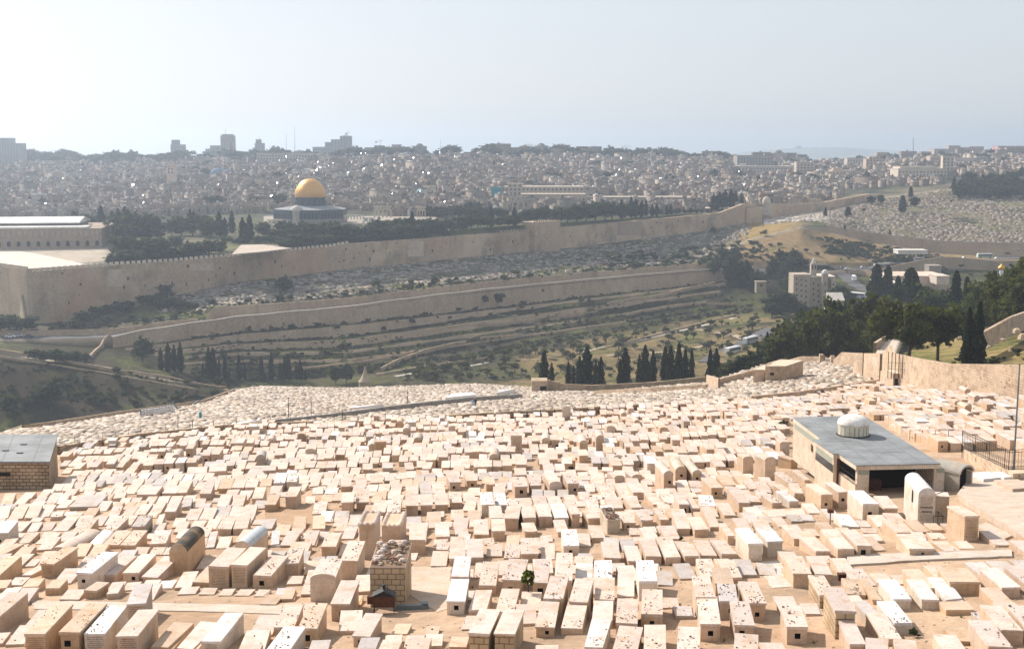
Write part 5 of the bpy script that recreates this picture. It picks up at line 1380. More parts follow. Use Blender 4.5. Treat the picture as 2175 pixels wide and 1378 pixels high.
# ---------------------------------------------------------------- the tombs of the near cemetery
# traced from the photograph: (left, right, top edge, foot) of the near end, (x, y) of the far left corner of the top; n niche, s pebbles, t inscription,
# w white, o ochre, g grey, r rounded end, v vaulted top, l low, a arched head plate, b big blocks, k scalloped rim, R rubble heaped on top, d dark vault, c pale blue vault
TR = {
(0,1148): [(-330,-80,1030,1230,130,655,'s'),(320,590,1180,1500,690,800,'ost'),(760,1025,1160,1470,1130,790,'osn'),(1085,1345,1180,1450,1390,820,'stw'),(1480,1760,1210,1500,1770,870,'t'),(1920,2195,1350,1430,2210,1035,'o'),
 (1615,1860,800,1060,1720,545,'gt'),(760,1000,745,770,870,610,''),(1060,1240,630,740,1230,520,'o'),(1360,1500,670,740,1450,530,''),(580,760,600,690,690,490,'o'),(290,490,580,650,380,480,'o'),(-60,90,600,650,0,495,'o'),
 (510,700,290,470,830,75,'ost'),(975,1185,405,610,1320,140,'wns'),(1275,1470,430,530,1560,190,''),(1560,1770,405,540,1800,165,'n'),(1800,2010,460,540,2090,210,'n'),(-200,0,440,560,90,190,'so'),(270,400,435,470,470,325,''),(330,440,320,340,420,230,''),(-100,20,190,240,200,35,'o')],
(360,1148): [(5,235,115,420,240,-125,'vdo'),(830,1035,60,360,1070,-135,'vc'),(500,760,325,600,745,85,'t'),(780,1000,305,600,1030,80,'t'),(1060,1300,440,610,1290,185,'ns'),(1450,1650,285,480,1530,90,'s'),(285,505,525,590,480,330,'o'),
 (1805,2110,480,760,1920,230,'as'),(100,330,675,692,160,580,''),(370,560,680,695,430,600,''),(620,790,690,702,680,610,''),(830,1020,695,707,900,615,''),(1070,1230,705,716,1140,620,''),(1430,1590,735,775,1460,620,'o'),(1150,1350,805,820,1270,690,'o'),
 (1330,1590,1095,1250,1470,790,'sn'),(1640,1880,1110,1330,1790,790,'sno'),(1230,1530,1390,1560,1460,1085,'sw'),(405,660,1275,1430,710,910,'wt'),(90,350,1370,1440,390,1035,'')],
(720,1148): [(-110,140,800,1020,30,500,'n'),(165,400,1210,1350,340,920,'n'),(470,730,1440,1520,560,1260,''),(390,850,330,840,500,15,'Rb'),(20,240,250,490,130,0,'s'),(895,1100,-15,180,900,-200,''),(1170,1370,315,335,1200,120,''),
 (1400,1610,225,315,1420,-55,''),(1620,1840,210,300,1620,-25,''),(1430,1650,455,640,1475,195,'w'),(1365,1605,765,940,1430,485,'nw'),(1780,2000,565,700,1830,265,'s'),(1650,1880,880,950,1730,615,''),(1990,2230,900,1000,2070,610,'s'),
 (1640,1920,1175,1480,1790,865,'b'),(1960,2240,1180,1480,2100,870,'b'),(1560,1700,1120,1140,1620,945,''),(680,870,1180,1200,740,1055,'o'),(1090,1250,1200,1215,1130,1085,'o'),(1400,1610,1350,1400,1450,1215,'o')],
(1080,1148): [(-90,180,495,720,0,230,'ns'),(295,500,530,740,340,240,'ns'),(585,810,500,700,610,150,'s'),(845,1065,480,560,860,290,'w'),(830,1065,285,330,850,190,''),(1085,1320,470,560,1090,235,'sw'),(440,690,735,1000,530,445,'s'),(765,1010,775,1000,850,480,'s'),
 (1095,1345,745,900,1110,460,'s'),(335,590,1095,1230,410,770,'ns'),(670,940,1110,1190,750,790,'s'),(1060,1320,1010,1110,1090,760,''),(970,1240,1350,1450,1060,1010,'sw'),(1360,1640,1045,1200,1385,735,'s'),(1685,1960,930,1110,1700,615,'ns'),
 (1660,1890,510,760,1620,245,'nsw'),(1385,1600,705,742,1390,400,''),(1320,1640,1400,1500,1410,1090,'s'),(1720,2010,1400,1500,1730,1080,'s'),(1210,1430,215,330,1170,10,''),(1515,1700,255,330,1460,70,''),(1745,1945,195,310,1680,0,''),(1995,2190,205,310,1900,0,''),
 (1900,2100,560,578,1880,390,'g'),(160,385,165,270,150,-40,'s'),(410,600,230,245,410,20,''),(700,900,60,185,670,-145,'nsw')],
(1440,1148): [(80,270,190,305,0,40,''),(300,500,185,240,190,-8,''),(555,750,165,230,405,-25,''),(885,1085,30,265,715,-160,'w'),(1130,1335,5,210,975,-180,'w'),(290,500,450,560,225,225,'s'),(600,815,465,550,500,230,'s'),(225,470,715,980,170,450,'s'),
 (470,710,545,700,425,340,'o'),(515,760,765,1000,490,545,'nsg'),(870,1120,790,1030,760,515,'ns'),(275,545,1055,1280,240,730,'ns'),(710,970,1070,1280,650,765,'ns'),(-20,270,1450,1600,0,1090,'s'),(700,1020,1480,1560,720,1185,'s'),(1375,1650,1090,1320,1290,820,'ns'),
 (1455,1700,415,600,1340,190,''),(1745,1965,425,560,1630,195,''),(1790,2010,690,860,1645,435,'sb'),(1985,2260,890,1250,1830,590,'b'),(2180,2390,1310,1450,2000,935,''),(1040,1260,430,442,990,280,'g'),(1745,1945,130,210,1530,-60,'n'),(2030,2240,100,215,1815,-148,'')],
(1800,1148): [(575,810,740,890,380,490,'w'),(935,1165,745,880,740,490,'w'),(1240,1480,745,790,1010,475,'w'),(1255,1610,875,945,1215,830,'o'),(590,820,1040,1190,370,760,'ws'),(250,420,960,1100,70,760,'g'),(430,690,1245,1330,235,930,'s'),(230,530,1500,1580,230,1240,''),
 (620,910,1500,1580,580,1260,''),(1230,1530,1420,1500,1085,1185,''),(1785,2090,1345,1520,1530,1010,'sb'),(1950,2230,1135,1330,1680,820,'s'),(2290,2560,1120,1330,2020,820,'s'),(1955,2210,590,730,1660,340,''),(2280,2500,560,700,1970,310,''),
 (1290,1690,520,690,1130,340,'o'),(935,1165,600,700,690,355,'o'),(0,235,680,740,-80,480,'so'),(330,440,750,810,150,460,'o')],
(0,980): [(-100,110,905,1080,40,750,'wn'),(310,470,715,745,390,560,'r'),(110,290,725,750,200,565,''),(-40,100,725,745,10,560,'r'),(490,620,700,715,590,555,'r'),(640,790,700,750,670,625,'r'),(410,540,540,560,480,455,'r'),(560,700,535,548,650,410,''),(710,830,535,560,790,415,''),
 (880,1230,570,620,1040,430,'g'),(1440,1580,465,510,1480,370,''),(1740,1985,415,480,1830,310,''),(2060,2240,400,460,2160,300,''),(1060,1190,410,425,1110,265,'r'),(1410,1530,350,362,1480,265,'r'),(650,770,370,400,710,275,'s'),(790,900,370,400,840,275,'s'),
 (660,850,880,888,790,740,''),(520,650,875,882,590,770,'r'),(340,470,890,905,420,770,'r'),(900,1100,915,960,1060,720,'s'),(1310,1480,870,905,1470,710,'s'),(1675,1840,825,950,1790,680,'rsg'),(1985,2060,790,830,2030,670,'r'),(640,880,1130,1160,1080,900,'vl'),
 (1090,1280,1100,1120,1270,910,'vlw'),(1310,1510,1055,1110,1480,880,'so'),(1530,1720,1060,1150,1700,870,'so'),(1910,2110,1040,1120,1990,870,'ns'),(450,640,1045,1052,600,910,''),(0,140,560,580,70,400,'o'),(230,370,490,500,330,390,''),(1210,1350,630,640,1300,500,'r'),(1380,1510,690,700,1440,560,'r'),(1540,1680,690,700,1640,560,'r'),(1710,1860,670,690,1800,540,''),(1900,2040,650,670,1990,510,'')],
(360,980): [(-90,45,395,440,0,235,''),(65,220,395,450,150,250,''),(300,400,362,375,360,270,'r'),(385,530,405,490,440,255,''),(620,780,340,400,680,205,'o'),(790,945,330,400,840,225,''),(960,1110,325,400,1000,210,''),(1150,1290,310,322,1180,215,'o'),(1330,1470,265,370,1370,140,'sw'),(1490,1620,255,370,1530,140,'sw'),
 (1270,1420,405,420,1300,305,''),(1470,1620,445,600,1540,315,''),(1210,1350,545,640,1280,415,'o'),(160,270,575,620,190,460,'g'),(290,440,580,592,320,470,'r'),(-60,80,635,740,30,465,''),(600,750,570,590,660,420,''),(780,930,560,580,840,410,''),(1050,1190,465,560,1100,320,''),(570,750,705,712,620,570,'g'),(750,910,700,710,800,560,''),(920,1080,690,702,970,550,''),
 (440,600,860,880,510,720,''),(610,790,855,940,680,705,'s'),(810,990,850,930,860,700,''),(50,200,890,920,120,750,''),(250,420,865,880,320,740,''),(180,350,745,755,270,595,''),(380,550,735,745,450,585,''),(1570,1730,860,880,1590,690,'o'),(1820,1980,850,900,1830,670,'o'),(1820,1990,660,680,1850,515,'s'),
 (1290,1400,1055,1090,1300,880,'w'),(1410,1580,1060,1090,1510,880,''),(1700,1870,1060,1090,1750,880,'s'),(1520,1700,1110,1125,1560,1010,'o'),(1930,2120,1080,1220,2000,910,''),(590,750,1100,1110,650,950,'r'),(1730,1850,530,540,1740,440,'r'),(1810,1950,410,420,1830,325,''),(1970,2130,410,450,2000,330,'rw'),(460,560,1090,1110,520,880,'g'),
 (220,470,145,175,240,70,''),(500,720,120,190,520,20,''),(1190,1350,110,180,1200,60,''),(950,1210,200,210,1060,60,'g')],
(720,980): [(25,185,515,660,50,390,''),(215,385,515,620,215,360,'s'),(410,590,640,760,460,490,''),(610,780,635,760,630,480,'s'),(430,600,480,500,450,380,'o'),(620,780,470,490,640,365,''),(850,1015,560,690,850,415,''),(1035,1195,550,670,1030,410,''),(1225,1395,545,650,1215,400,''),(1410,1570,520,600,1395,385,'s'),
 (855,1020,412,430,850,300,''),(1040,1190,405,420,1010,240,'g'),(1190,1355,400,415,1175,260,''),(1405,1555,260,370,1355,140,'n'),(1620,1765,240,340,1570,120,'n'),(1810,1970,545,700,1790,400,'sw'),(1990,2140,550,650,1970,400,'sw'),(1425,1590,740,760,1430,605,''),(1630,1800,760,775,1640,610,'o'),(1105,1290,790,800,1120,640,'so'),(860,1060,800,820,860,690,'g'),
 (1230,1410,950,1010,1220,780,''),(1480,1650,920,970,1460,760,''),(1720,1910,925,970,1710,720,''),(1930,2090,715,860,1905,560,''),(1940,2120,880,1010,1930,725,''),(250,470,800,1240,330,640,'k'),(545,790,820,1030,620,650,'k'),(1850,1990,1045,1065,1820,970,'s'),(1200,1380,1060,1075,1210,985,'s'),
 (20,160,315,380,20,190,'r'),(200,350,330,350,210,190,'r'),(395,560,265,330,395,165,''),(570,710,240,300,570,165,''),(720,860,220,250,720,165,'r'),(870,1000,210,222,850,120,'r'),(1070,1170,205,215,1040,110,'r'),(1240,1350,200,230,1180,100,'r'),(1870,1990,290,390,1850,190,'ro'),(300,430,100,150,300,20,'r'),(550,690,80,140,550,10,'g'),(850,960,100,120,830,10,'r')],
(1080,980): [(75,245,315,455,40,190,'sn'),(280,430,300,430,230,160,'s'),(520,680,285,420,440,140,'na'),(750,900,275,420,680,150,'ns'),(-60,130,720,880,-20,560,''),(190,350,710,860,130,545,''),(390,560,695,830,330,540,''),(590,770,710,840,530,535,'w'),(800,915,665,840,730,520,''),(-30,120,560,570,-20,465,'s'),(140,310,545,555,120,460,''),
 (330,500,545,555,295,440,''),(520,690,535,545,480,430,''),(735,890,520,530,690,420,''),(1030,1180,640,700,970,460,'s'),(1005,1180,715,850,920,610,''),(1200,1380,450,480,1140,310,'s'),(1270,1470,590,625,1220,450,''),(1560,1700,580,640,1450,440,''),(1430,1590,460,480,1340,280,'s'),(1580,1735,390,480,1500,265,''),(1840,1990,540,570,1720,390,''),
 (1970,2100,150,370,1855,20,'vn'),(1250,1430,735,920,1150,590,'Rw'),(1460,1625,775,870,1370,640,'n'),(1690,1850,745,830,1590,610,'r'),(1925,2035,735,810,1840,590,''),(1060,1235,970,1030,1010,800,''),(1740,1925,985,1010,1660,840,''),(1990,2180,980,1005,1920,820,''),(200,370,890,960,160,770,'r'),(620,770,890,960,565,740,''),(1340,1470,200,270,1250,130,'a'),
 (1560,1700,190,260,1470,130,'a'),(410,560,1010,1025,410,935,''),(-60,150,1220,1240,-30,1040,'s'),(850,1020,110,140,850,20,''),(1050,1220,280,300,1040,150,'s'),(90,240,170,200,70,80,''),(1190,1330,120,190,1190,70,'')],
(1440,980): [(10,145,540,680,-60,420,'n'),(160,270,590,680,50,420,''),(415,580,330,470,285,200,'n'),(590,750,300,330,480,180,'o'),(800,950,295,320,690,180,'o'),(290,480,560,640,255,425,'ws'),(770,920,520,640,615,320,''),(910,1060,510,550,840,430,''),(1190,1330,520,590,1040,410,'s'),(1410,1540,500,580,1240,370,'w'),(590,750,680,715,480,530,''),
 (410,540,830,880,280,580,''),(960,1140,700,712,820,570,''),(1160,1660,690,720,1060,600,''),(1810,1970,415,625,1615,280,'n'),(2030,2160,385,600,1850,260,'n'),(205,390,860,960,110,700,''),(-10,165,850,940,-90,600,''),(1390,1520,260,330,1220,140,'s'),(1610,1700,230,270,1450,110,'s'),(1470,1600,975,1070,1310,810,''),(1085,1235,-30,240,950,-90,'na'),
 (820,950,-40,150,740,-100,'a'),(1410,1550,-30,90,1240,-80,'o'),(625,720,940,1060,510,780,''),(1280,1420,830,842,1180,700,'r'),(-35,110,110,260,-110,-20,'vn'),(180,305,140,265,70,10,'vn'),(1060,1200,390,420,1000,290,''),(1360,1480,390,420,1200,290,''),(1480,1600,400,500,1400,270,'')],
(1800,980): [(785,1100,1105,1210,610,915,'n'),(625,800,900,1010,430,730,''),(870,1015,990,1003,800,890,''),(1085,1260,985,998,1010,900,''),(1240,1440,1135,1165,1060,1010,''),(1440,1620,1105,1112,1330,1010,''),(1470,1675,690,1020,1245,560,'t'),(190,395,535,740,0,365,'wn'),(460,640,590,720,330,435,''),(890,1105,400,820,715,200,'vwtB'),(1108,1290,440,720,1080,385,''),
 (115,310,1065,1210,-90,860,'n'),(170,310,830,842,90,745,'r'),(200,390,905,912,170,850,'')],
}
LAND = [('grey roofed stone hut',60,1030),('dark vaulted tomb',392,1170),('pale blue vaulted tomb',545,1150),('metal candle shelter',812,1275),('leafy sapling',1122,1235),('rubble topped block tomb',835,1210),('big white arched tomb',1966,1080),
        ('tallest inscribed block tomb',2062,1120),('rusty box on a post',1795,1225),('trio of vaulted tombs',1425,1020),('rubble heaped white tomb',1300,1115),('twin tall white tombs',1600,1170),('two scalloped rim tombs',800,1125),('paved path',330,1290),
        ('grey roofed mausoleum',1830,1000),('open vaulted shelter',2060,1000),('three white slab tombs',1940,1255),('white pebbled niche tomb',200,1190),('bare earth gap',660,1100),('twin block built tombs',1040,1345)]
LW = [(n_, plane_hit(x, y)) for n_, x, y in LAND]
TINT = {'w':(0.67,0.63,0.57),'o':(0.56,0.425,0.30),'g':(0.48,0.43,0.375),'':(0.60,0.49,0.392)}
PLACED = []                                  # (x, y, half width, half length, yaw)
PEB = []
def pebbles(Mx, w, L, z, n, g):
    cl = [(g.uniform(-w*.4, w*.4), g.choice([g.uniform(.04,.25), g.uniform(.3,.95)])*L) for _ in range(3)]
    for _ in range(n):
        if g.random() < .62:
            q = g.choice(cl); x, y = q[0]+g.gauss(0, w*.13), q[1]+g.gauss(0, L*.07)
        else: x, y = g.uniform(-w*.45, w*.45), g.uniform(.04,.97)*L
        x = max(-w*.46, min(w*.46, x)); y = max(.04, min(L*.97, y))
        PEB.append((Mx @ Vector((x, y, z)), g.uniform(.014,.036)*(1.6 if g.random() < .12 else 1), g.random()))
def front_with_niche(mb, w, h, z0, nx, nz, ns, col):
    """near end wall with a real square hole; returns hole frame"""
    x0, x1, a, b, c, d = -w/2, w/2, nx-ns/2, nx+ns/2, nz-ns/2, nz+ns/2
    for P in ([(x0,0,z0),(x1,0,z0),(x1,0,c),(x0,0,c)], [(x0,0,d),(x1,0,d),(x1,0,h),(x0,0,h)], [(x0,0,c),(a,0,c),(a,0,d),(x0,0,d)], [(b,0,c),(x1,0,c),(x1,0,d),(b,0,d)]):
        mb.face(P, col)
def tomb_parts(w, L, h, flags, g):
    """returns {part: (MB, material)} in the tomb's own frame, near end at y = 0"""
    key = next((k for k in 'wog' if k in flags), '')
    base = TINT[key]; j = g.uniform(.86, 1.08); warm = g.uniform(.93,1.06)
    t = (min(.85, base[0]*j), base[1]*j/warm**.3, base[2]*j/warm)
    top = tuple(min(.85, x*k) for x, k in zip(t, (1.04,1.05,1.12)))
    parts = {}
    wt_ = (t[0]*.94, t[1]*.86, t[2]*.78); mb = MB(); mb.tint = wt_  # body darker and more golden than the lid: warm shade put into its colour
    lidh = 0.0 if ('l' in flags or 'k' in flags or 'R' in flags) else min(.10, h*.4)*g.choice([.7, 1, 1.15])
    ov = g.choice([.03,.045]) if h > .28 and g.random() < .8 else 0.0
    bw = w-2*ov; hb = h-lidh
    yb0 = ov
    if 'n' in flags and hb > .28:
        ns = min(.24, hb*.48)*g.uniform(.7,1.1); nx = g.uniform(-.12,.16)*w; nz = g.uniform(.42,.6)*hb
        mb2 = MB(); mb2.tint = t
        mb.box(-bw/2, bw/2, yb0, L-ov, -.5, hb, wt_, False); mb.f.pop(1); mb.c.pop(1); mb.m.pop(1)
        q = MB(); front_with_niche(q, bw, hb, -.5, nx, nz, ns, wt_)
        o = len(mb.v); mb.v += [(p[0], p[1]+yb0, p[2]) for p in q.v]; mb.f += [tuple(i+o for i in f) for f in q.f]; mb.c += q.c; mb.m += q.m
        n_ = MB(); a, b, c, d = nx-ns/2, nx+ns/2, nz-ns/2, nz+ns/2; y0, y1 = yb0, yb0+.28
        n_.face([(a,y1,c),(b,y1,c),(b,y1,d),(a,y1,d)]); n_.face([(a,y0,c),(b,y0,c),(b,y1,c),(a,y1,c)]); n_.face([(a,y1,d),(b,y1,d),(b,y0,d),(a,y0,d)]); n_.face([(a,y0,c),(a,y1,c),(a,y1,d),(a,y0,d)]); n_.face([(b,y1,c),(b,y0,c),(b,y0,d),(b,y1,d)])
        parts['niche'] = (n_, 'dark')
    else:
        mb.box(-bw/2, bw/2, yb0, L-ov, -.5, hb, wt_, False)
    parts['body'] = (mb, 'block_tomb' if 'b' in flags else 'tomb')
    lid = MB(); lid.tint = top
    if 'v' in flags:
        rise = w*(.20 if 'l' in flags else .42)
        col = {True:top}.get('d' not in flags and 'c' not in flags, (0.07,0.06,0.05) if 'd' in flags else (0.50,0.55,0.58))
        if 'w' in flags: col = top
        lid.vault(-w/2, w/2, 0.0, L, hb+.004, rise, col, 12, caps=True)
        for i_ in (-1, -2): lid.c[i_] = t
        parts['vault'] = (lid, 'tomb')
    elif 'r' in flags:
        n = 8; r = w/2
        poly = [(r*math.cos(math.pi+math.pi*i/n), r*.55*(1+math.sin(math.pi+math.pi*i/n))) for i in range(n+1)]
        poly = [(x, y) for x, y in poly]+[(w/2, L), (-w/2, L)]
        lid.prism(poly, hb+.004, h+.004); parts['lid'] = (lid, 'tomb')
    elif 'k' in flags:
        for (x0, y0, x1, y1) in ((-w/2,0,w/2,0),(-w/2,L,w/2,L),(-w/2,0,-w/2,L),(w/2,0,w/2,L)):
            d = math.hypot(x1-x0, y1-y0); n = max(2, int(round(d/.27)))
            for i in range(n):
                xc, yc = x0+(x1-x0)*(i+.5)/n, y0+(y1-y0)*(i+.5)/n
                lid.lathe([(.13*math.cos(a_*math.pi/8)+.005, h-.02+.13*math.sin(a_*math.pi/8)) for a_ in range(5)], 8, (max(-w/2+.07,min(w/2-.07,xc)), max(.07,min(L-.07,yc)), 0))
        parts['scalloped_rim'] = (lid, 'tomb')
    elif 'R' in flags:
        for i in range(0 if 'w' in flags else 14):
            a_ = g.uniform(0, 6.28)
            lid.lathe([(.16,-.05),(.2,.03),(.12,.12),(.01,.15)], 6, (g.uniform(-w*.42, w*.42), g.uniform(.1, L-.1), h), a0=a_, a1=a_+2*math.pi)
        lid.box(-w/2, w/2, 0, L, h-.06, h-.02); parts['rubble_rim'] = (lid, 'tomb')
    else:
        e = g.uniform(-.012, .012)
        k = .045 if h < .2 else .012
        J = [(sx*w/2+g.uniform(-k,k), y+g.uniform(-k,k)) for sx, y in ((-1,0),(1,0),(1,L),(-1,L))]
        if h < .3 and g.random() < .3:      # a broken corner
            J[1] = (w/2-g.uniform(.05,.18), J[1][1]) if g.random() < .5 else (J[1][0], g.uniform(.05,.25))
        P = [(x, y, hb+.004) for x, y in J]+[(x, y, h+(e if x < 0 else -e)) for x, y in J]
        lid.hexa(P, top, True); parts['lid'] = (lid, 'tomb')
    if 'a' in flags:
        hd = MB(); hd.tint = t; n = 10; r = w/2+.02
        arc = [(r*math.cos(math.pi*i/n), h+.02+r*.42*math.sin(math.pi*i/n)) for i in range(n+1)]
        for y in (-.10, .02):
            pass
        prof = [(-r,-.4),(r,-.4)]+arc
        f = [(x,-.10,z) for x, z in prof]; b_ = [(x,.05,z) for x, z in prof]
        hd.face(f); hd.face(b_[::-1])
        for i in range(len(prof)):
            k = (i+1) % len(prof); hd.face([b_[i], b_[k], f[k], f[i]][::-1])
        if 'n' in flags and 'niche' in parts: pass
        parts['head_plate'] = (hd, 'tomb')
    if 't' in flags and hb > .35 and w > .4:
        ins = MB(); ins.tint = (0.16,0.12,0.09)
        y = (-.105 if 'a' in flags else yb0)-.004; rows = int((hb*.8)/.075)
        for r_ in range(rows):
            z = hb*.92-r_*.075; m_ = g.uniform(.28,.40)*w; x = -m_
            while x < m_:
                lw = g.uniform(.012,.03); ins.face([(x,y,z-.028),(x+lw,y,z-.028),(x+lw,y,z),(x,y,z)]); x += lw+g.choice([.008,.008,.02])
        parts['lettering'] = (ins, 'tomb')
    if 'B' in flags:
        ins = MB(); ins.tint = (0.05,0.04,0.04)
        for r_, (z, m_) in enumerate(((.62,.36),(.48,.30))):
            x = -m_*w
            while x < m_*w:
                lw = g.uniform(.02,.05); ins.face([(x,-.006,hb*z-.07),(x+lw,-.006,hb*z-.07),(x+lw,-.006,hb*z),(x,-.006,hb*z)]); x += lw+.02
        parts['painted_lettering'] = (ins, 'dark')
        op = MB(); op.face([(-w/2-.006, L*.4-.2, hb*.55),(-w/2-.006, L*.4+.2, hb*.55),(-w/2-.006, L*.4+.2, hb*.85),(-w/2-.006, L*.4+.1, hb*.95),(-w/2-.006, L*.4-.1, hb*.95),(-w/2-.006, L*.4-.2, hb*.85)][::-1]); parts['side_opening'] = (op, 'dark')
    return parts, (h if 'v' not in flags else None)
def describe(w, L, h, flags):
    s = []
    s.append('bright white' if 'w' in flags else 'ochre' if 'o' in flags else 'greyish' if 'g' in flags else 'cream')
    kind = 'flat slab grave' if h < .16 else 'low box tomb' if h < .42 else 'waist high box tomb' if h < .8 else 'tall box tomb'
    if 'r' in flags: kind = 'round ended slab grave'
    if 'v' in flags: kind = 'low vaulted tomb' if 'l' in flags else 'barrel vaulted tomb'
    if 'd' in flags: kind = 'dark barrel vaulted tomb'
    if 'c' in flags: kind = 'blue grey barrel vaulted tomb'
    if 'k' in flags: kind = 'tall tomb with scalloped rim'
    if 'R' in flags: kind = 'tomb heaped with rubble'
    if 'a' in flags: kind = 'tomb with arched head'
    if 'b' in flags: kind = 'block built tomb'
    ex = ' with niche' if 'n' in flags else ' with pebbles' if 's' in flags else ' with inscription' if 't' in flags else ''
    return s[0]+' '+kind+ex
TLIST = []                                   # (P, w, L, h, yaw, flags)
gt_ = random.Random(21)
for (ox, oy), L_ in TR.items():
    for (xl, xr, yt, yb, xf, yf, fl) in L_:
        c = lambda x, y: (ox+x/5.99, oy+y/5.99)
        x0, x1 = c(xl, yt), c(xr, yt)
        P = plane_hit((x0[0]+x1[0])/2, c(0, max(yb, yt+6))[1])
        zt_ = at((x0[0]+x1[0])/2, x0[1], P.y).z
        w = at(x1[0], x1[1], P.y).x-at(x0[0], x0[1], P.y).x
        h = zt_-P.z
        fx, fy = c(xf, yf); a, m = az(fx, fy)
        if (zt_-HC)/m <= P.y: continue
        Yf = (zt_-HC)/m; dx, dy = a*Yf-at(x0[0], x0[1], P.y).x, Yf-P.y
        L = math.hypot(dx, dy); yaw = math.atan2(-dx, dy)
        if yaw > .75 or yaw < -.75: yaw = max(-.75, min(.75, yaw))
        L = min(max(L, .9), 4.2)
        P.z = zt_-h
        TLIST.append((P, w*math.cos(yaw)*1.0, L, h, yaw, fl))
if False:
    for P, w, L, h, yaw, fl in TLIST[::7]: print('T %.1f %.1f w%.2f L%.2f h%.2f yaw%.2f' % (P.x, P.y, w, L, h, yaw))
def free(x, y, hw, hl, pad=.05):
    """True where a tomb of that half size would not touch one that stands"""
    for ax, ay, aw, al, yw in CELL.get((int(x//4), int(y//4)), ()):
        dx, dy = x-ax, y-ay
        c, s = math.cos(yw), math.sin(yw); u, v_ = dx*c+dy*s, -dx*s+dy*c
        if abs(u) < aw+hw+pad and abs(v_) < al+hl+pad: return False
    return True
CELL = {}
def occupy(x, y, hw, hl, yaw):
    for i in range(int((x-4)//4), int((x+4)//4)+1):
        for j in range(int((y-5)//4), int((y+5)//4)+1): CELL.setdefault((i, j), []).append((x, y, hw, hl, yaw))
def yaw_at(x, y):
    return 0.11*max(0, min(1, (-x-2)/22))
for P, w, L, h, yaw, fl in TLIST:
    cx_, cy2 = P.x-math.sin(yaw)*L/2, P.y+math.cos(yaw)*L/2
    occupy(cx_, cy2, w/2, L/2, yaw)
# ground kept free of tombs
FREE = []
def keep(pix):
    FREE.append([tuple(plane_hit(px, py))[:2] for px, py in pix])
keep([(1660,1010),(1690,1060),(1850,1075),(1930,1120),(2015,1120),(2175,1150),(2230,1000),(2175,960),(2060,960),(1990,960),(1850,890),(1680,895)])
keep([(-60,960),(128,960),(140,1030),(60,1062),(-60,1075)])
keep([(60,1270),(600,1292),(600,1330),(60,1312)])
keep([(870,1200),(960,1200),(960,1300),(1000,1340),(800,1340),(760,1300),(860,1290)])
keep([(560,1065),(690,1050),(690,1110),(640,1125),(560,1105)])
keep([(1790,1180),(2175,1170),(2175,1200),(1960,1205),(1800,1215)])
keep([(1610,1200),(1660,1170),(1690,1260),(1640,1290)])
keep([(1930,1310),(2060,1300),(2060,1350),(1960,1350)])
def inpoly(x, y, poly):
    r = False; j = len(poly)-1
    for i in range(len(poly)):
        xi, yi = poly[i]; xj, yj = poly[j]
        if (yi > y) != (yj > y) and x < (xj-xi)*(y-yi)/(yj-yi)+xi: r = not r
        j = i
    return r
def kept(x, y): return any(inpoly(x, y, p) for p in FREE)
gp = random.Random(77)
PROC = []
Yv = 33.0
while Yv < 250:
    x = -0.46*Yv
    rowh = gp.uniform(.2, .6); left_run = 0; rowoff = 0; Lr = gp.uniform(2.1, 2.6)
    while x < 0.46*Yv:
        if left_run <= 0:
            left_run = gp.randint(2, 9); rh = gp.choice([.2,.3,.4,.5,.55,.6,.7,.85,.45,.35]); x += gp.choice([0,.1,.3,.6]); rowoff = gp.uniform(-.25,.25); rcol = gp.choice(['','','','','','','g','o','']); rr = 'r' if gp.random() < .25 else ''
            rw = gp.uniform(.70,.88)
        left_run -= 1
        w = rw*gp.uniform(.94,1.06); L = Lr*gp.uniform(.92,1.05)
        y = Yv+rowoff+gp.uniform(-.12,.12); a = x/y
        x += w/2
        yaw = yaw_at(x, y)+gp.uniform(-.05,.05)
        h = max(.06, rh*gp.uniform(.85,1.15)); fl = rcol+rr if gp.random() > .03 else 'w'
        if gp.random() < .05: h = gp.uniform(.8,1.35); fl = rcol+gp.choice(['n','n','a','v',''])
        elif gp.random() < .10 and h > .3: fl += 'n'
        if gp.random() < .14: fl += 's'
        cx_, cy2 = x-math.sin(yaw)*L/2, y+math.cos(yaw)*L/2
        traced = (CY+FPX*math.tan(math.atan2(11.5+.14*cy2-.04*cx_, cy2)-PITCH)) > 1005
        if traced:
            h = gp.uniform(.05,.16); fl = fl.replace('n','').replace('v','').replace('a','')
            if gp.random() < .05: x += w/2+.1; continue
            if not free(x-math.sin(yaw)*L/2, y+math.cos(yaw)*L/2, w/2, L/2):
                L *= .55; w *= .9
        ya = cy_of(cR1, cx_/cy2)
        if cy2+L/2 < ya-.8 and gp.random() < .965 and free(cx_, cy2, w/2, L/2) and not kept(cx_, cy2) and not kept(x, y):
            P = Vector((x, y, plane(x, y)))
            PROC.append((P, w, L, h, yaw, fl)); occupy(cx_, cy2, w/2, L/2, yaw)
        if gp.random() < .03: P_w = 1
        x += w/2+gp.choice([.05,.05,.08,.16])
    Yv += Lr+gp.choice([.15,.2,.3,.55])
# the traced ones are things; the rest of a kind becomes one mass
def shows(t): return t[1]*(t[2]*.3+t[3])/t[0].y**2*(1 if abs(t[0].x/t[0].y) < .39 else 0)
TLIST.sort(key=lambda t: (1 if any(k in t[5] for k in 'vkRBa') else 0, shows(t)), reverse=True)
ALL = [(t, True) for t in TLIST[:290]]
REST = TLIST[290:]+PROC
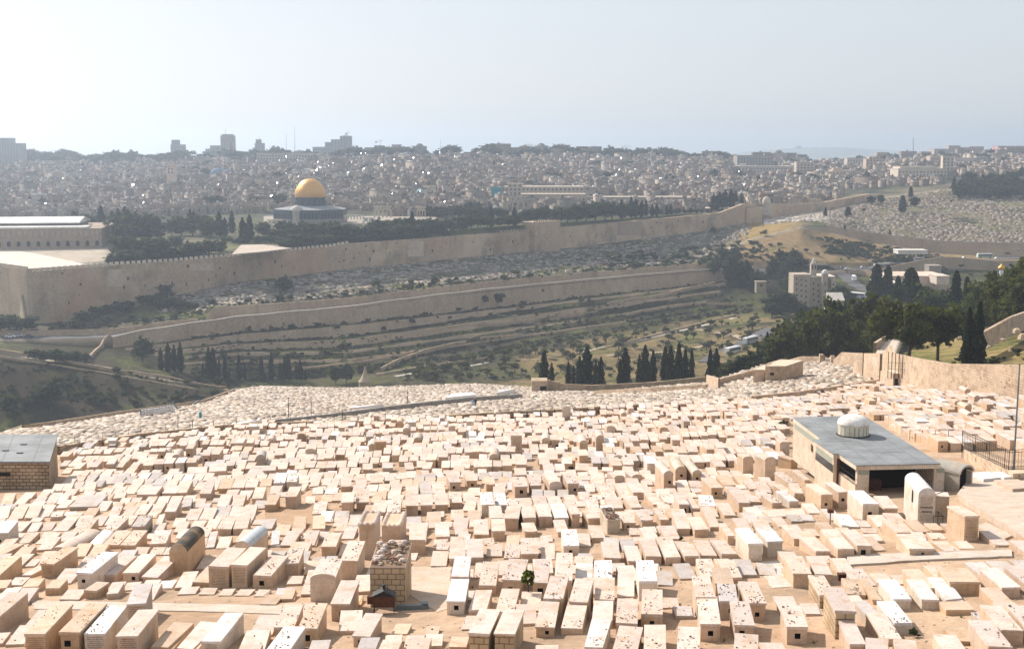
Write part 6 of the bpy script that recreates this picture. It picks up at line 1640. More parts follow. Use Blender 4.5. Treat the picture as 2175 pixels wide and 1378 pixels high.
# labels: what it looks like and how it lies to a findable thing nearby
lab = []
cnt = {}
for i, (t, tr) in enumerate(ALL):
    P = t[0]; d = sorted(((q-P).length, n_, q) for n_, q in LW)[0]
    dx, dy = P.x-d[2].x, P.y-d[2].y
    side = ('on its valley side' if dy > 0 else 'on its uphill side') if abs(dy) > abs(dx)*1.1 else ('on its mausoleum side' if dx > 0 else 'on its stone hut side')
    lab.append([i, d[1], side, d[0]])
byk = {}
for l in lab: byk.setdefault((l[1], l[2]), []).append(l)
LABEL = {}
for k, L_ in byk.items():
    L_.sort(key=lambda l: l[3])
    for r_, l in enumerate(L_):
        ds = describe(ALL[l[0]][0][1], ALL[l[0]][0][2], ALL[l[0]][0][3], ALL[l[0]][0][5])
        if l[3] < 1.2: LABEL[l[0]] = '%s beside the %s' % (ds, k[0]) if k[0].split()[-1] not in ('tomb',) else '%s, the %s itself' % (ds, k[0])
        elif len((ds+k[0]+k[1]).split()) > 14: LABEL[l[0]] = '%s, %s from %s %s' % (ds.split(' with')[0], ordn(r_), k[0], k[1].replace('on its ',''))
        else: LABEL[l[0]] = '%s, %s from %s %s' % (ds, ordn(r_), k[0], k[1].replace('on its ',''))
g2 = random.Random(31)
for i, (t, tr) in enumerate(ALL):
    P, w, L, h, yaw, fl = t
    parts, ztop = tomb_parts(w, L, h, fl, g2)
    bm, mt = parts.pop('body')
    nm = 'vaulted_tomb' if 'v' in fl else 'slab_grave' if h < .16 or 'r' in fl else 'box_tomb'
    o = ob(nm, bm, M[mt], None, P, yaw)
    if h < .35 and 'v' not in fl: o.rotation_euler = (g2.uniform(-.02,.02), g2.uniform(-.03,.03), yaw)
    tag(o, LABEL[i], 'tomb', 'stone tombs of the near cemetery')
    for k, (b_, m_) in parts.items():
        q_ = ob(k, b_, M[m_], o)
        if 'lettering' in k: q_['kind'] = 'stuff'
    Mx = Matrix.Translation(P) @ Matrix.Rotation(yaw, 4, 'Z')
    if 'R' in fl: 
        for _ in range(130 if 'w' not in fl else 90): PEB.append((Mx @ Vector((g2.uniform(-w*.44,w*.44), g2.uniform(.04,.96)*L*.97, h+g2.uniform(0,.05))), g2.uniform(.05,.12), g2.random()))
    elif ztop: pebbles(Mx, w, L, h+.005, g2.randint(14, 34) if 's' in fl else g2.choice([0,0,1,3]), g2)
# remaining near tombs, one mass
def append_part(acc, mb, Mx):
    o = acc[4]; vs = [tuple(Mx @ Vector(v)) for v in mb.v]
    acc[0].extend(vs); acc[1].extend([tuple(i+o for i in f) for f in mb.f]); acc[2].extend(mb.c); acc[4] += len(vs)
acc = [[], [], [], [], 0]; accd = [[], [], [], [], 0]
for t in REST:
    P, w, L, h, yaw, fl = t
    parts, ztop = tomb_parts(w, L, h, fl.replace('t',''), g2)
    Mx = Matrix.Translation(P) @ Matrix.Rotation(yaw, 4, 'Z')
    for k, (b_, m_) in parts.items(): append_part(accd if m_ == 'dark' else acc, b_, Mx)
    if ztop and P.y < 90: pebbles(Mx, w, L, h+.005, g2.randint(6, 16) if 's' in fl else g2.choice([0,0,0,2]), g2)
o = link('cemetery_tombs', arr_mesh('cemetery_tombs', acc[0], acc[1], acc[2], M['tomb'])); stuff(o, 'crowded pale stone tombs filling the rest of the near cemetery', 'tombs')
if accd[0]: ob_ = link('niche', arr_mesh('niche', accd[0], accd[1], accd[2], M['dark']), o); ob_['kind'] = 'stuff'
# pebbles left on the tombs
mb = MB(); gq = random.Random(3)
for p, r, k in PEB:
    c_ = [(0.26,0.18,0.13),(0.36,0.28,0.21),(0.17,0.13,0.10),(0.46,0.38,0.30),(0.30,0.17,0.12)][int(k*5)]
    b = len(mb.v); a0_ = gq.uniform(0, 6.28)
    for i in range(5):
        t_ = a0_+i*1.2566; rr = r*gq.uniform(.7,1.25); mb.v.append((p.x+rr*math.cos(t_), p.y+rr*math.sin(t_), p.z+.001))
    for i in range(5):
        t_ = a0_+i*1.2566+.4; rr = r*gq.uniform(.45,.8); mb.v.append((p.x+rr*math.cos(t_), p.y+rr*math.sin(t_), p.z+r*gq.uniform(.6,1.1)))
    for i in range(5):
        j = (i+1) % 5; mb.f.append((b+i,b+j,b+5+j,b+5+i)); mb.c.append(c_); mb.m.append(0)
    mb.f.append(tuple(b+5+i for i in range(5))); mb.c.append(c_); mb.m.append(0)
stuff(ob('memorial_pebbles', mb, M['pebble']), 'pebbles left on the lids of the tombs', 'pebbles')
# loose stones on the earth between tombs
mb = MB(); gq = random.Random(9)
for i in range(3800):
    Y = 33+gq.random()**1.3*90; a = gq.uniform(-.43,.43); x, y = a*Y, Y
    if not free(x, y, .05, .05, 0) : continue
    r = gq.uniform(.015,.06); z = plane(x, y); k = gq.uniform(.7,1.2); c_ = (0.42*k,0.33*k,0.24*k)
    mb.lathe([(r,-.01),(r*.8,r*.5),(.003,r*.75)], 5, (x,y,z), c_)
stuff(ob('loose_stones', mb, M['pebble']), 'loose stones scattered on the bare earth between tombs', 'stones')

# ---------------------------------------------------------------- far part of the cemetery and the other graveyards, as masses
def graves_mass(name, n, region, size, cols, label, gseed, yawf=lambda x, y, g: g.gauss(-.05,.25), lid=False, hr=(.2,.6)):
    g = random.Random(gseed); Vv, Cc_ = [], []
    S = []
    for _ in range(n):
        s = region(g)
        if s is None: continue
        S.append(s)
    xs = np.array([s[0] for s in S]); ys = np.array([s[1] for s in S]); zs = ground_v(xs, ys)
    m_ = len(xs); w = nr.uniform(size[0], size[1], m_)/2; l = nr.uniform(size[2], size[3], m_)/2; h = nr.uniform(hr[0], hr[1], m_)*np.where(nr.random(m_) < .06, 2.2, 1)
    yw = np.array([yawf(x, y, g) for x, y in zip(xs, ys)]); c, s_ = np.cos(yw), np.sin(yw)
    out = []
    for sx, sy, up in ((-1,-1,0),(1,-1,0),(1,1,0),(-1,1,0),(-1,-1,1),(1,-1,1),(1,1,1),(-1,1,1)):
        X = w*sx; Yy = l*sy
        out.append(np.stack([xs+X*c-Yy*s_, ys+X*s_+Yy*c, zs+(h if up else -1.0)], 1))
    V_ = np.stack(out, 1).reshape(-1, 3)
    base = np.arange(m_)[:,None,None]*8
    f5 = np.array([(4,5,6,7),(0,1,5,4),(1,2,6,5),(2,3,7,6),(3,0,4,7)])[None]
    F_ = (base+f5).reshape(-1,4)
    cc = np.array(cols)[nr.integers(0, len(cols), m_)]*nr.uniform(.8,1.15,(m_,1))
    C_ = np.repeat(cc, 5, 0)
    o = link(name, arr_mesh(name, V_, F_, C_, M['far_tomb'])); stuff(o, label, 'graves'); return o
CREAM = [(0.40,0.325,0.255),(0.44,0.37,0.295),(0.34,0.275,0.215),(0.50,0.44,0.375),(0.25,0.205,0.165)]
GREY = [(0.22,0.20,0.175),(0.30,0.265,0.225),(0.17,0.155,0.135),(0.38,0.34,0.29)]
far_rows = []
def far_grid():
    g = random.Random(5); out = []
    for col in range(0, 1):
        pass
    a = -0.44
    Y = 120.0
    while Y < 402:
        x = -0.45*Y; run = 0; off = 0
        while x < 0.43*Y:
            if run <= 0: run = g.randint(3,12); off = g.uniform(-.6,.6); x += g.choice([0,.3,1.0])
            run -= 1
            aa = x/Y; y = Y+off+g.uniform(-.55,.55)
            y1 = cy_of(cR1b, aa); y2 = cy_of(cR2, aa)
            px = CX+aa*FPX
            if y1+.8 < y < y2-1.2 and px < 1875 and g.random() < .93: out.append((x, y))
            x += g.choice([.9,1.0,1.2,1.5])
        Y += g.choice([2.3,2.35,2.5,3.0])
    return out
FG = far_grid()
it = iter(FG)
PATHS_FAR = []
def reg_far(g):
    return next(it, None)
graves_mass('lower_cemetery_tombs', len(FG), reg_far, (.62,1.35,1.3,2.2), CREAM, 'rows of small pale tombs covering the lower cemetery slope', 41, yawf=lambda x, y, g: yaw_at(x, y)*.6+g.gauss(0,.05), hr=(.03,.19))
def reg_strip(lo, hi, px0, px1, tmin=0.0, tmax=1.0, dens=None):
    def f(g):
        px = g.uniform(px0, px1); a = az(px, 600)[0]
        y0, y1 = cy_of(lo, a), cy_of(hi, a); t = g.uniform(tmin, tmax)
        if dens and g.random() > dens(px, t): return None
        Y = y0+(y1-y0)*t; return (a*Y, Y)
    return f
graves_mass('wall_foot_graves', 3300, reg_strip(cCD, cD, 330, 1590, .02, .93, lambda px, t: .35+.65*(math.sin(px*.021)*math.sin(t*9+px*.01) > -.3)), (.8,1.6,1.8,3.2), GREY, 'small grey and white graves along the foot of the city wall', 42, yawf=lambda x, y, g: 1.1+g.gauss(0,.15), hr=(.2,.6))
graves_mass('roadside_graves', 1900, reg_strip(cW0, cCDb, 420, 1560, .3, 1.0, lambda px, t: .3+.7*(math.sin(px*.013+1) > -.1)), (.8,1.6,1.8,3.0), CREAM+GREY, 'pale graves above the road under the city wall', 43, yawf=lambda x, y, g: 1.1+g.gauss(0,.15), hr=(.2,.6))
graves_mass('hillside_graves', 5600, reg_strip(cCD, cD, 1755, 2300, .02, .98), (1.0,1.9,2.0,3.4), [(0.33,0.265,0.205),(0.38,0.315,0.25),(0.26,0.21,0.165),(0.45,0.39,0.33)], 'dense pale graves covering the far hillside', 44, yawf=lambda x, y, g: 1.25+g.gauss(0,.12), hr=(.25,.7))
graves_mass('hillside_graves', 1250, reg_strip(cCD, cD, 1620, 1757, .0, .98, lambda px, t: t > .15+.5*(1757-px)/137), (1.0,1.9,2.0,3.4), [(0.50,0.42,0.34),(0.58,0.51,0.43),(0.64,0.60,0.54)], 'pale graves between the grassy mound and the city wall', 45, yawf=lambda x, y, g: 1.25+g.gauss(0,.15), hr=(.25,.7))

# dry tufts and weeds at the feet of tombs
gq = random.Random(12); V_, C_ = [], []
for i in range(900):
    Y = 34+gq.random()**1.4*95; a = gq.uniform(-.43,.43); x = a*Y
    if not free(x, Y, .02, .02, 0) or free(x, Y, .22, .22, 0): continue
    z = plane(x, Y); r = gq.uniform(.05,.16); col = gq.choice([(0.10,0.12,0.03),(0.22,0.18,0.07),(0.14,0.14,0.05)])
    for k in range(12):
        t = gq.uniform(0, 6.28); d = (math.cos(t)*r*gq.uniform(.3,1), math.sin(t)*r*gq.uniform(.3,1)); h = r*gq.uniform(.5,1.3); w_ = .018
        V_ += [(x+d[0]*.2-w_*math.sin(t), Y+d[1]*.2+w_*math.cos(t), z-.01), (x+d[0]*.2+w_*math.sin(t), Y+d[1]*.2-w_*math.cos(t), z-.01), (x+d[0]*1.2, Y+d[1]*1.2, z+h), (x+d[0]*.8, Y+d[1]*.8, z+h*.7)]; C_.append(col)
stuff(link('dry_grass', arr_mesh('dry_grass', np.array(V_), np.arange(len(V_)).reshape(-1,4), np.array(C_), M['leaf'])), 'dry grass and weeds at the feet of the tombs', 'grass')
M['grey_wall'] = masonry('grey_masonry', 1.0, (0.33,0.31,0.28), (0.27,0.25,0.23), (0.18,0.17,0.15), 0.03, 0.8, 0.4)
# ---------------------------------------------------------------- walls and paths inside the cemetery
def pl_pts(pix, n=1):
    out = []
    for i in range(len(pix)-1):
        for k in range(n):
            f = k/n; out.append(plane_hit(pix[i][0]*(1-f)+pix[i+1][0]*f, pix[i][1]*(1-f)+pix[i+1][1]*f))
    out.append(plane_hit(*pix[-1])); return out
def gw(pix, h, label, mat='rubble_wall', thick=.4, ymin=100, ymax=520, name='cemetery_wall', sub=3, down=1.0, Y=None):
    pts = []
    for i in range(len(pix)-1):
        for k in range(sub):
            f = k/sub; px, py = pix[i][0]*(1-f)+pix[i+1][0]*f, pix[i][1]*(1-f)+pix[i+1][1]*f
            pts.append(hit(px, py, ymin, ymax))
    pts.append(hit(pix[-1][0], pix[-1][1], ymin, ymax))
    hh = h if not hasattr(h, '__len__') else [float(np.interp(i/(len(pts)-1), np.linspace(0,1,len(h)), h)) for i in range(len(pts))]
    o = wall_run(name, pts, thick, hh, M[mat], down=down)
    tag(o, label, 'wall'); return o
EDGE = [(128,966),(299,938),(453,921),(540,914),(671,910)]  # parapets in hut_wall take the darker stone to paint in their shaded faces
gw(EDGE, 1.0, 'low stone parapet along the drop between near and lower cemetery, hut end', ymax=240, mat='hut_wall')
gw([(700,905),(848,904)], .8, 'short stone parapet stretch before the tall slender white tomb', ymax=240)
gw([(955,897),(1050,891),(1193,885),(1290,877)], 1.0, 'brown terrace parapet across the middle of the cemetery edge', ymax=240, mat='hut_wall')
gw([(1300,876),(1425,868),(1583,858)], .9, 'long low wall between the two cemetery sections past the middle', ymax=260, mat='hut_wall')
gw([(1600,858),(1690,849),(1780,835),(1868,820)], 1.2, 'low wall rising towards the gate of the big stone wall', ymax=290)
gw([(290,941),(400,921),(560,902),(700,888),(850,870),(1000,854),(1110,846)], [.4,.5,.6,.7,.9,1.0,1.0], 'grey retaining wall slanting through the lower cemetery', 'grey_wall', .5, 150, 460)
gw([(-60,922),(100,906),(250,882),(430,857),(500,831)], .8, 'edge wall of the cemetery above the dark valley bank', ymax=420, ymin=180, mat='terrace')
gw([(1262,838),(1380,833),(1500,826)], [1.0,1.0,1.0], 'lower lip wall of the cemetery before the cypress row', ymin=250, ymax=380)
gw([(1500,816),(1525,826)], 2.2, 'short end wall beside the last cypress', ymin=250, ymax=340)
gw([(1530,818),(1600,800),(1640,782)], 1.4, 'pale sloping wall running up to the flat roofed stone hut', ymin=240, ymax=340)
# wall and small gatehouse in front of the cypresses
Yw = 338
pts = [at(px, py, Yw) for px, py in [(1160,832),(1200,828),(1260,826),(1380,818),(1520,806)]]
tops = [at(px, py, Yw).z for px, py in [(1160,806),(1200,815),(1260,818),(1380,812),(1520,798)]]
o = wall_run('garden_wall', pts, .5, [t-p.z for t, p in zip(tops, pts)], M['terrace'], down=4); tag(o, 'plain garden wall standing before the row of cypresses', 'wall')
gh_ = at(1129, 838, Yw-3); ge = at(1163, 838, Yw-3); zt_ = at(1129, 809, Yw-3).z
mb = MB(); mb.prism([(gh_.x,gh_.y),(ge.x,ge.y),(ge.x,ge.y+5),(gh_.x,gh_.y+5)], gh_.z-3, zt_)
g_o = ob('gatehouse', mb, M['rubble_wall']); tag(g_o, 'small stone gatehouse with a dark opening beside the cypress row', 'gatehouse')
mb = MB(); a_, b_ = at(1147, 831, Yw-3.06), at(1161, 831, Yw-3.06); zz = at(1147, 820, Yw-3.06).z
mb.face([(a_.x,a_.y,a_.z),(b_.x,b_.y,b_.z),(b_.x,b_.y,zz),(a_.x,a_.y,zz)]); ob('doorway', mb, M['dark'], g_o)
# paved paths among the tombs
def flat(name, pix, label, tint, lift=.03, mat='tomb', t=.12):
    pts = []; g_ = random.Random(len(label)); P_ = [plane_hit(*p) for p in pix]
    for a_, b_ in zip(P_, P_[1:]+P_[:1]):
        k_ = max(1, int((b_-a_).length/.6))
        for i in range(k_):
            q = a_.lerp(b_, i/k_); q.x += g_.uniform(-.05,.05); q.y += g_.uniform(-.07,.07); q.z = plane(q.x, q.y); pts.append(q)
    mb = MB(); mb.tint = tint; n = len(pts)
    top = [(p.x,p.y,p.z+lift) for p in pts]; lo = [(p.x,p.y,p.z+lift-t) for p in pts]
    ar_ = sum(pts[i].x*pts[(i+1)%n].y-pts[(i+1)%n].x*pts[i].y for i in range(n)); mb.face(top if ar_ > 0 else top[::-1])
    for i in range(n):
        j = (i+1) % n; mb.face([lo[i], lo[j], top[j], top[i]]); 
    return struct(ob(name, mb, M[mat]), label)
flat('paved_path', [(68,1276),(330,1281),(600,1287),(600,1304),(330,1297),(72,1294)], 'pale stone path crossing between the tombs near the hut side', (0.50,0.43,0.36), .04)
flat('paved_path', [(1800,1181),(1960,1176),(2150,1170),(2150,1184),(1960,1192),(1800,1203)], 'pale stone path crossing below the mausoleum', (0.50,0.44,0.38), .10, t=.3)
flat('paved_yard', [(868,1203),(958,1204),(956,1250),(950,1292),(930,1300),(868,1262)], 'irregular stone paving beside the rubble topped tomb', (0.50,0.405,0.32), .02)
flat('paved_yard', [(1605,1195),(1655,1190),(1690,1245),(1640,1248)], 'grey flagstones between tomb rows', (0.52,0.48,0.43), .02)
flat('bare_earth', [(560,1070),(640,1080),(700,1060),(700,1108),(640,1124),(565,1100)], 'patch of brown bare earth in a gap between tombs', (0.36,0.24,0.15), .015, 'curb')
flat('bare_earth', [(1330,1140),(1350,1135),(1400,1145),(1370,1160),(1335,1155)], 'small patch of dark bare earth by the rubble heaped white tomb', (0.33,0.24,0.16), .015, 'curb')

# ---------------------------------------------------------------- stone hut with grey roof at the near edge
Yh = 90.0
pa = plane_hit(108, 1037); Yh = pa.y
zt_ = at(104, 979, Yh).z; zb_ = pa.z
xl = at(-60, 1000, Yh).x; xr = at(104, 1000, Yh).x
far = at(122, 922, Yh)                        # far corner of the roof
a, m = az(122, 922); dz = zt_-HC; Yf = min(dz/m, Yh+14) if m < 0 else Yh+10
Yf = (zt_-HC)/m; xf = a*Yf
print('HUT', Yh, zt_-zb_, Yf)
mb = MB(); mb.prism([(xl,Yh),(xr,Yh),(xf-.1,Yf),(xl-3,Yf)], zb_-1.5, zt_-.14)
hut = ob('stone_hut', mb, M['hut_wall']); tag(hut, 'squat hut of coursed brown stone with a flat grey sheet roof', 'hut')
mb = MB(); mb.tint = (0.16,0.20,0.22)
P = [(xl,Yh-.15),(xr+.15,Yh-.15),(xf+.05,Yf),(xl-3,Yf)]
mb.prism(P, zt_-.13, zt_)
M['roof_sheet'] = plain('grey_roof_sheet', (0.205,0.22,0.228), 0.75, 0.0, var=.28, s=.5)
rf = ob('roof', mb, M['roof_sheet'], hut)
mb = MB(); mb.tint = (.1,.1,.1)
for k in (2, 4):
    f = k/5; x0_, x1_ = xl+(xr-xl)*f, xl-3+(xf-xl+3)*f; mb.hexa([(x0_-.03,Yh-.14,zt_+.002),(x0_+.03,Yh-.14,zt_+.002),(x1_+.03,Yf,zt_+.002),(x1_-.03,Yf,zt_+.002),(x0_-.03,Yh-.14,zt_+.02),(x0_+.03,Yh-.14,zt_+.02),(x1_+.03,Yf,zt_+.02),(x1_-.03,Yf,zt_+.02)])
for (px, py) in ((50,944),(42,962),(12,957)):
    a, m = az(px, py); Y_ = (zt_-HC)/m; mb.box(a*Y_-.25, a*Y_+.25, Y_-.12, Y_+.12, zt_+.005, zt_+.10)
ob('seam', mb, M['steel'], rf)
mb = MB(); a_, b_ = at(-20, 1003, Yh-.02), at(22, 1011, Yh-.02)
mb.face([(a_.x,Yh-.03,b_.z),(b_.x,Yh-.03,b_.z),(b_.x,Yh-.03,a_.z),(a_.x,Yh-.03,a_.z)]); ob('window', mb, M['dark'], hut)

# ---------------------------------------------------------------- mausoleum with grey roof and small dome
nl = plane_hit(1849, 1053); Ym = nl.y
zr = at(1820, 988, Ym).z
def rp(px, py, z=None):
    a, m = az(px, py); z_ = zr if z is None else z; Y = (z_-HC)/m; return Vector((a*Y, Y, z_))
A_, B_, C_, D_ = rp(1819,988), rp(1998,984), rp(1835,882), rp(1684,886)
E1, E2, E3, E4 = rp(1744,931), rp(1727,934), rp(1770,964), rp(1781,963)
print('MAUS', nl, zr-nl.z, A_, B_, C_, D_)
ms = bpy.data.objects.new('mausoleum', None); COL.objects.link(ms)
tag(ms, 'open fronted mausoleum with blue grey flat roof and white lantern dome', 'mausoleum')
poly = [A_, B_, C_, D_, E1, E2, E3, E4]
mb = MB(); mb.prism([(p.x,p.y) for p in poly], zr-.05, zr); roof = ob('roof', mb, M['roof_sheet'], ms)
mb = MB(); mb.tint = (0.62,0.54,0.44)
cen = sum(poly, Vector())/len(poly)
ins = [p+(cen-p).normalized()*.06 for p in poly]
mb.prism([(p.x,p.y) for p in ins], zr-.34, zr-.051); ob('fascia', mb, M['tomb'], roof)
mb = MB()
for k in range(1, 5):
    f = k/5; p, q = A_.lerp(B_, f), D_.lerp(C_, f); d = .010
    mb.hexa([(p.x-d,p.y,zr+.001),(p.x+d,p.y,zr+.001),(q.x+d,q.y,zr+.001),(q.x-d,q.y,zr+.001),(p.x-d,p.y,zr+.012),(p.x+d,p.y,zr+.012),(q.x+d,q.y,zr+.012),(q.x-d,q.y,zr+.012)])
for f, k0, k1 in ((.22,.4,.8),(.45,.0,.35),(.6,.55,.8),(.3,0,.2)):
    p, q = A_.lerp(D_, f).lerp(B_.lerp(C_, f), k0), A_.lerp(D_, f).lerp(B_.lerp(C_, f), k1)
    mb.hexa([(p.x,p.y-.02,zr+.0015),(q.x,q.y-.02,zr+.0015),(q.x,q.y+.02,zr+.0015),(p.x,p.y+.02,zr+.0015),(p.x,p.y-.02,zr+.011),(q.x,q.y-.02,zr+.011),(q.x,q.y+.02,zr+.011),(p.x,p.y+.02,zr+.011)])
ob('roof_seam', mb, M['steel'], roof)
def quadwall(p, q, z0, z1, th, mat, name, tint=(0.60,0.50,0.39), par=None):
    d = (q-p); d.z = 0; n_ = Vector((-d.y, d.x, 0)).normalized()*th
    mb = MB(); mb.tint = tint; mb.prism([(p.x,p.y),(q.x,q.y),(q.x+n_.x,q.y+n_.y),(p.x+n_.x,p.y+n_.y)], z0, z1)
    return ob(name, mb, M[mat], par or ms)
zg = nl.z-1.2; zw = zr-.345
def inn(p, k=.18): return p+(cen-p).normalized()*k
ia, ib, ic, id_, ie1, ie2, ie3, ie4 = [inn(p) for p in poly]
quadwall(id_, ie1, zg, zw, .25, 'tomb', 'side_wall'); quadwall(ie2, ie3, zg, zw, .25, 'tomb', 'side_wall')
quadwall(ic, id_, zg, zw, .25, 'tomb', 'back_wall'); quadwall(ib, ic, zg, zw, .25, 'tomb', 'side_wall')
quadwall(ie1, ie2, zg, zw, .25, 'tomb', 'side_wall')
zs = nl.z+.75
quadwall(ie4, ia, zg, zs, .22, 'tomb', 'sill_wall')
# lattice band under the roof on the long side
M['lattice'] = plain('pale_green_lattice', (0.30,0.32,0.26), .8, var=.3, s=12)
for (p, q) in ((id_, ie1), (ie2, ie3)):
    d = (q-p).normalized(); n_ = Vector((d.y, -d.x, 0))
    if n_.x > 0: n_ = -n_
    p2, q2 = p+d*.25+n_*.012, q-d*.25+n_*.012
    mb = MB(); mb.face([(p2.x,p2.y,zw-.42),(q2.x,q2.y,zw-.42),(q2.x,q2.y,zw-.03),(p2.x,p2.y,zw-.03)]); ob('lattice_band', mb, M['lattice'], ms)
p, q = ie2, ie3; d = (q-p).normalized(); n_ = Vector((d.y,-d.x,0)); n_ = -n_ if n_.x > 0 else n_
p2, q2 = p+d*.1+n_*.02, q-d*.05+n_*.02
mb = MB(); mb.face([(p2.x,p2.y,zw-1.0),(q2.x,q2.y,zw-1.0),(q2.x,q2.y,zw-.45),(p2.x,p2.y,zw-.45)]); ob('dark_glazing', mb, M['window'], ms)
mb = MB(); d = (ie3-id_).normalized(); w0 = id_+ (ie1-id_)*.62; n_ = Vector((d.y,-d.x,0)); n_ = -n_ if n_.x > 0 else n_
mb.face([(w0.x+n_.x*.02,w0.y+n_.y*.02,zw-1.15),(w0.x+d.x*.5+n_.x*.02,w0.y+d.y*.5+n_.y*.02,zw-1.15),(w0.x+d.x*.5+n_.x*.02,w0.y+d.y*.5+n_.y*.02,zw-.65),(w0.x+n_.x*.02,w0.y+n_.y*.02,zw-.65)]); ob('wooden_shutter', mb, M['rust'], ms)
mb = MB(); mb.box(ie4.x-.14, ie4.x+.06, ie4.y-.14, ie4.y+.06, zg, zw); ob('red_post', mb, M['rust'], ms)
# pillars of the open front
fl_ = [(1816,1842),(1984,2003)]
for i, (x0_, x1_) in enumerate(fl_):
    a_, b_ = at(x0_+5, 1010, ia.y), at(x1_+4, 1010, ia.y)
    if i == 1: a_, b_ = at(1988, 1005, ib.y), at(2006, 1005, ib.y)
    mb = MB(); mb.tint = (0.60,0.52,0.42); mb.box(a_.x, b_.x, a_.y, a_.y+.5, zg-.6, zw); pi_ = ob('pillar', mb, M['tomb'], ms)
    mb = MB(); mb.box(a_.x+.02, b_.x-.02, a_.y-.012, a_.y-.002, zw-.32, zw-.02); ob('lattice_capital', mb, M['lattice'], pi_)
# iron grilles
def grille(p, q, z0, z1, n, name='window_grille', r=.012, mat='black_iron', par=None, mid=(.5,)):
    mb = MB()
    for i in range(n+1):
        c_ = p.lerp(q, i/n); mb.tube((c_.x,c_.y,z0), (c_.x,c_.y,z1), r, n=4)
    for f in (0, 1)+tuple(mid):
        z = z0+(z1-z0)*f; mb.tube((p.x,p.y,z), (q.x,q.y,z), r*1.4, n=4)
    return ob(name, mb, M[mat], par or ms)
n_ = Vector((-.05,-.05,0))
grille(ie4+n_, ia+n_, zs, zw-.02, 14)
grille(Vector((at(1950,1010,ib.y+.3).x, ib.y+.3, 0)), Vector((at(1984,1010,ib.y+.3).x, ib.y+.3, 0)), nl.z-.2, zw, 8)
# interior dimmed by colour: near-black panel across it, dark floor
mb = MB(); mb.prism([(p.x,p.y) for p in [inn(q_, .5) for q_ in (A_, B_, C_, D_)]], zg, zg+.05); ob('inner_floor', mb, M['asphalt'], ms)
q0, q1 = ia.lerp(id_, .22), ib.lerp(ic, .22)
quadwall(q0, q1, zg, zw, .2, 'dark', 'shade_panel')
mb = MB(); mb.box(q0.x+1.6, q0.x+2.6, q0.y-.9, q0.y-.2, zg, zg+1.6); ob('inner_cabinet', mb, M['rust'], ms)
# lantern dome
c_ = rp(1812, 923); R_ = (1849-1780)/2/FPX*c_.y*1.0
R_ = (1846-1780)/2/FPX*c_.y
hd = at(1812, 893, c_.y-R_*.0).z-zr
mb = MB(); mb.tint = (0.66,0.60,0.48); hdr = at(1812, 900, c_.y).z-zr
H1 = (925-901)/FPX*c_.y; H2 = (901-881)/FPX*c_.y
mb.lathe([(R_,0),(R_,H1),(R_*1.04,H1),(R_*1.04,H1+.05)], 24, (c_.x,c_.y,zr+.002)); lan = ob('lantern', mb, M['tomb'], ms)
mb = MB()
for k in range(10):
    t0_ = k*2*math.pi/10+.1; t1_ = t0_+.36
    q = [(c_.x+R_*1.004*math.cos(t), c_.y+R_*1.004*math.sin(t)) for t in (t0_, t1_)]
    mb.face([(q[0][0],q[0][1],zr+.08),(q[1][0],q[1][1],zr+.08),(q[1][0],q[1][1],zr+H1-.08),(q[0][0],q[0][1],zr+H1-.08)])
ob('lantern_window', mb, M['lattice'], lan)
mb = MB(); mb.tint = (0.78,0.76,0.72); mb.lathe([(R_*1.03*math.cos(i*math.pi/16)+.004, H2*math.sin(i*math.pi/16)) for i in range(9)], 28, (c_.x,c_.y,zr+H1+.052)); ob('dome', mb, M['tomb'], lan, smooth=True)
mb = MB(); mb.lathe([(R_*1.1,0.003),(R_*1.1,.05),(R_*1.0,.07)], 24, (c_.x,c_.y,zr)); ob('dome_flashing', mb, M['black_iron'], lan)

# ramp and terrace beside the mausoleum, iron fence, pole
def quad_solid(name, pix, h, label, cat, tint, mat='tomb', down=1.0, kind=None, hs=None):
    pts = [plane_hit(*p) for p in pix]; mb = MB(); mb.tint = tint
    hs = hs or [h]*len(pts)
    if (pts[1]-pts[0]).cross(pts[2]-pts[1]).z < 0: pts = pts[::-1]; hs = hs[::-1]
    top = [(p.x,p.y,p.z+k) for p, k in zip(pts, hs)]; lo = [(p.x,p.y,p.z-down) for p in pts]; mb.face(top)
    for i in range(len(pts)):
        j = (i+1) % len(pts); mb.face([lo[i],lo[j],top[j],top[i]])
    o = ob(name, mb, M[mat])
    if kind == 'structure': struct(o, label)
    else: tag(o, label, cat)
    return o
quad_solid('terrace_platform', [(2032,1060),(2120,1118),(2200,1165),(2260,1130),(2260,1020),(2100,1010),(2068,1012)], .35, 'broad smooth pale terrace sloping away beside the mausoleum', 'terrace', (0.50,0.415,0.34), kind='structure')
quad_solid('boundary_wall', [(2045,972),(2140,1022),(2150,1030),(2052,978)], .8, 'low rubble wall under the ornate iron railing', 'wall', (0.55,0.44,0.32), 'rubble_wall')
quad_solid('boundary_wall', [(2140,1022),(2230,1018),(2230,1026),(2150,1030)], .8, 'short rubble wall end beside the tall pole', 'wall', (0.55,0.44,0.32), 'rubble_wall')
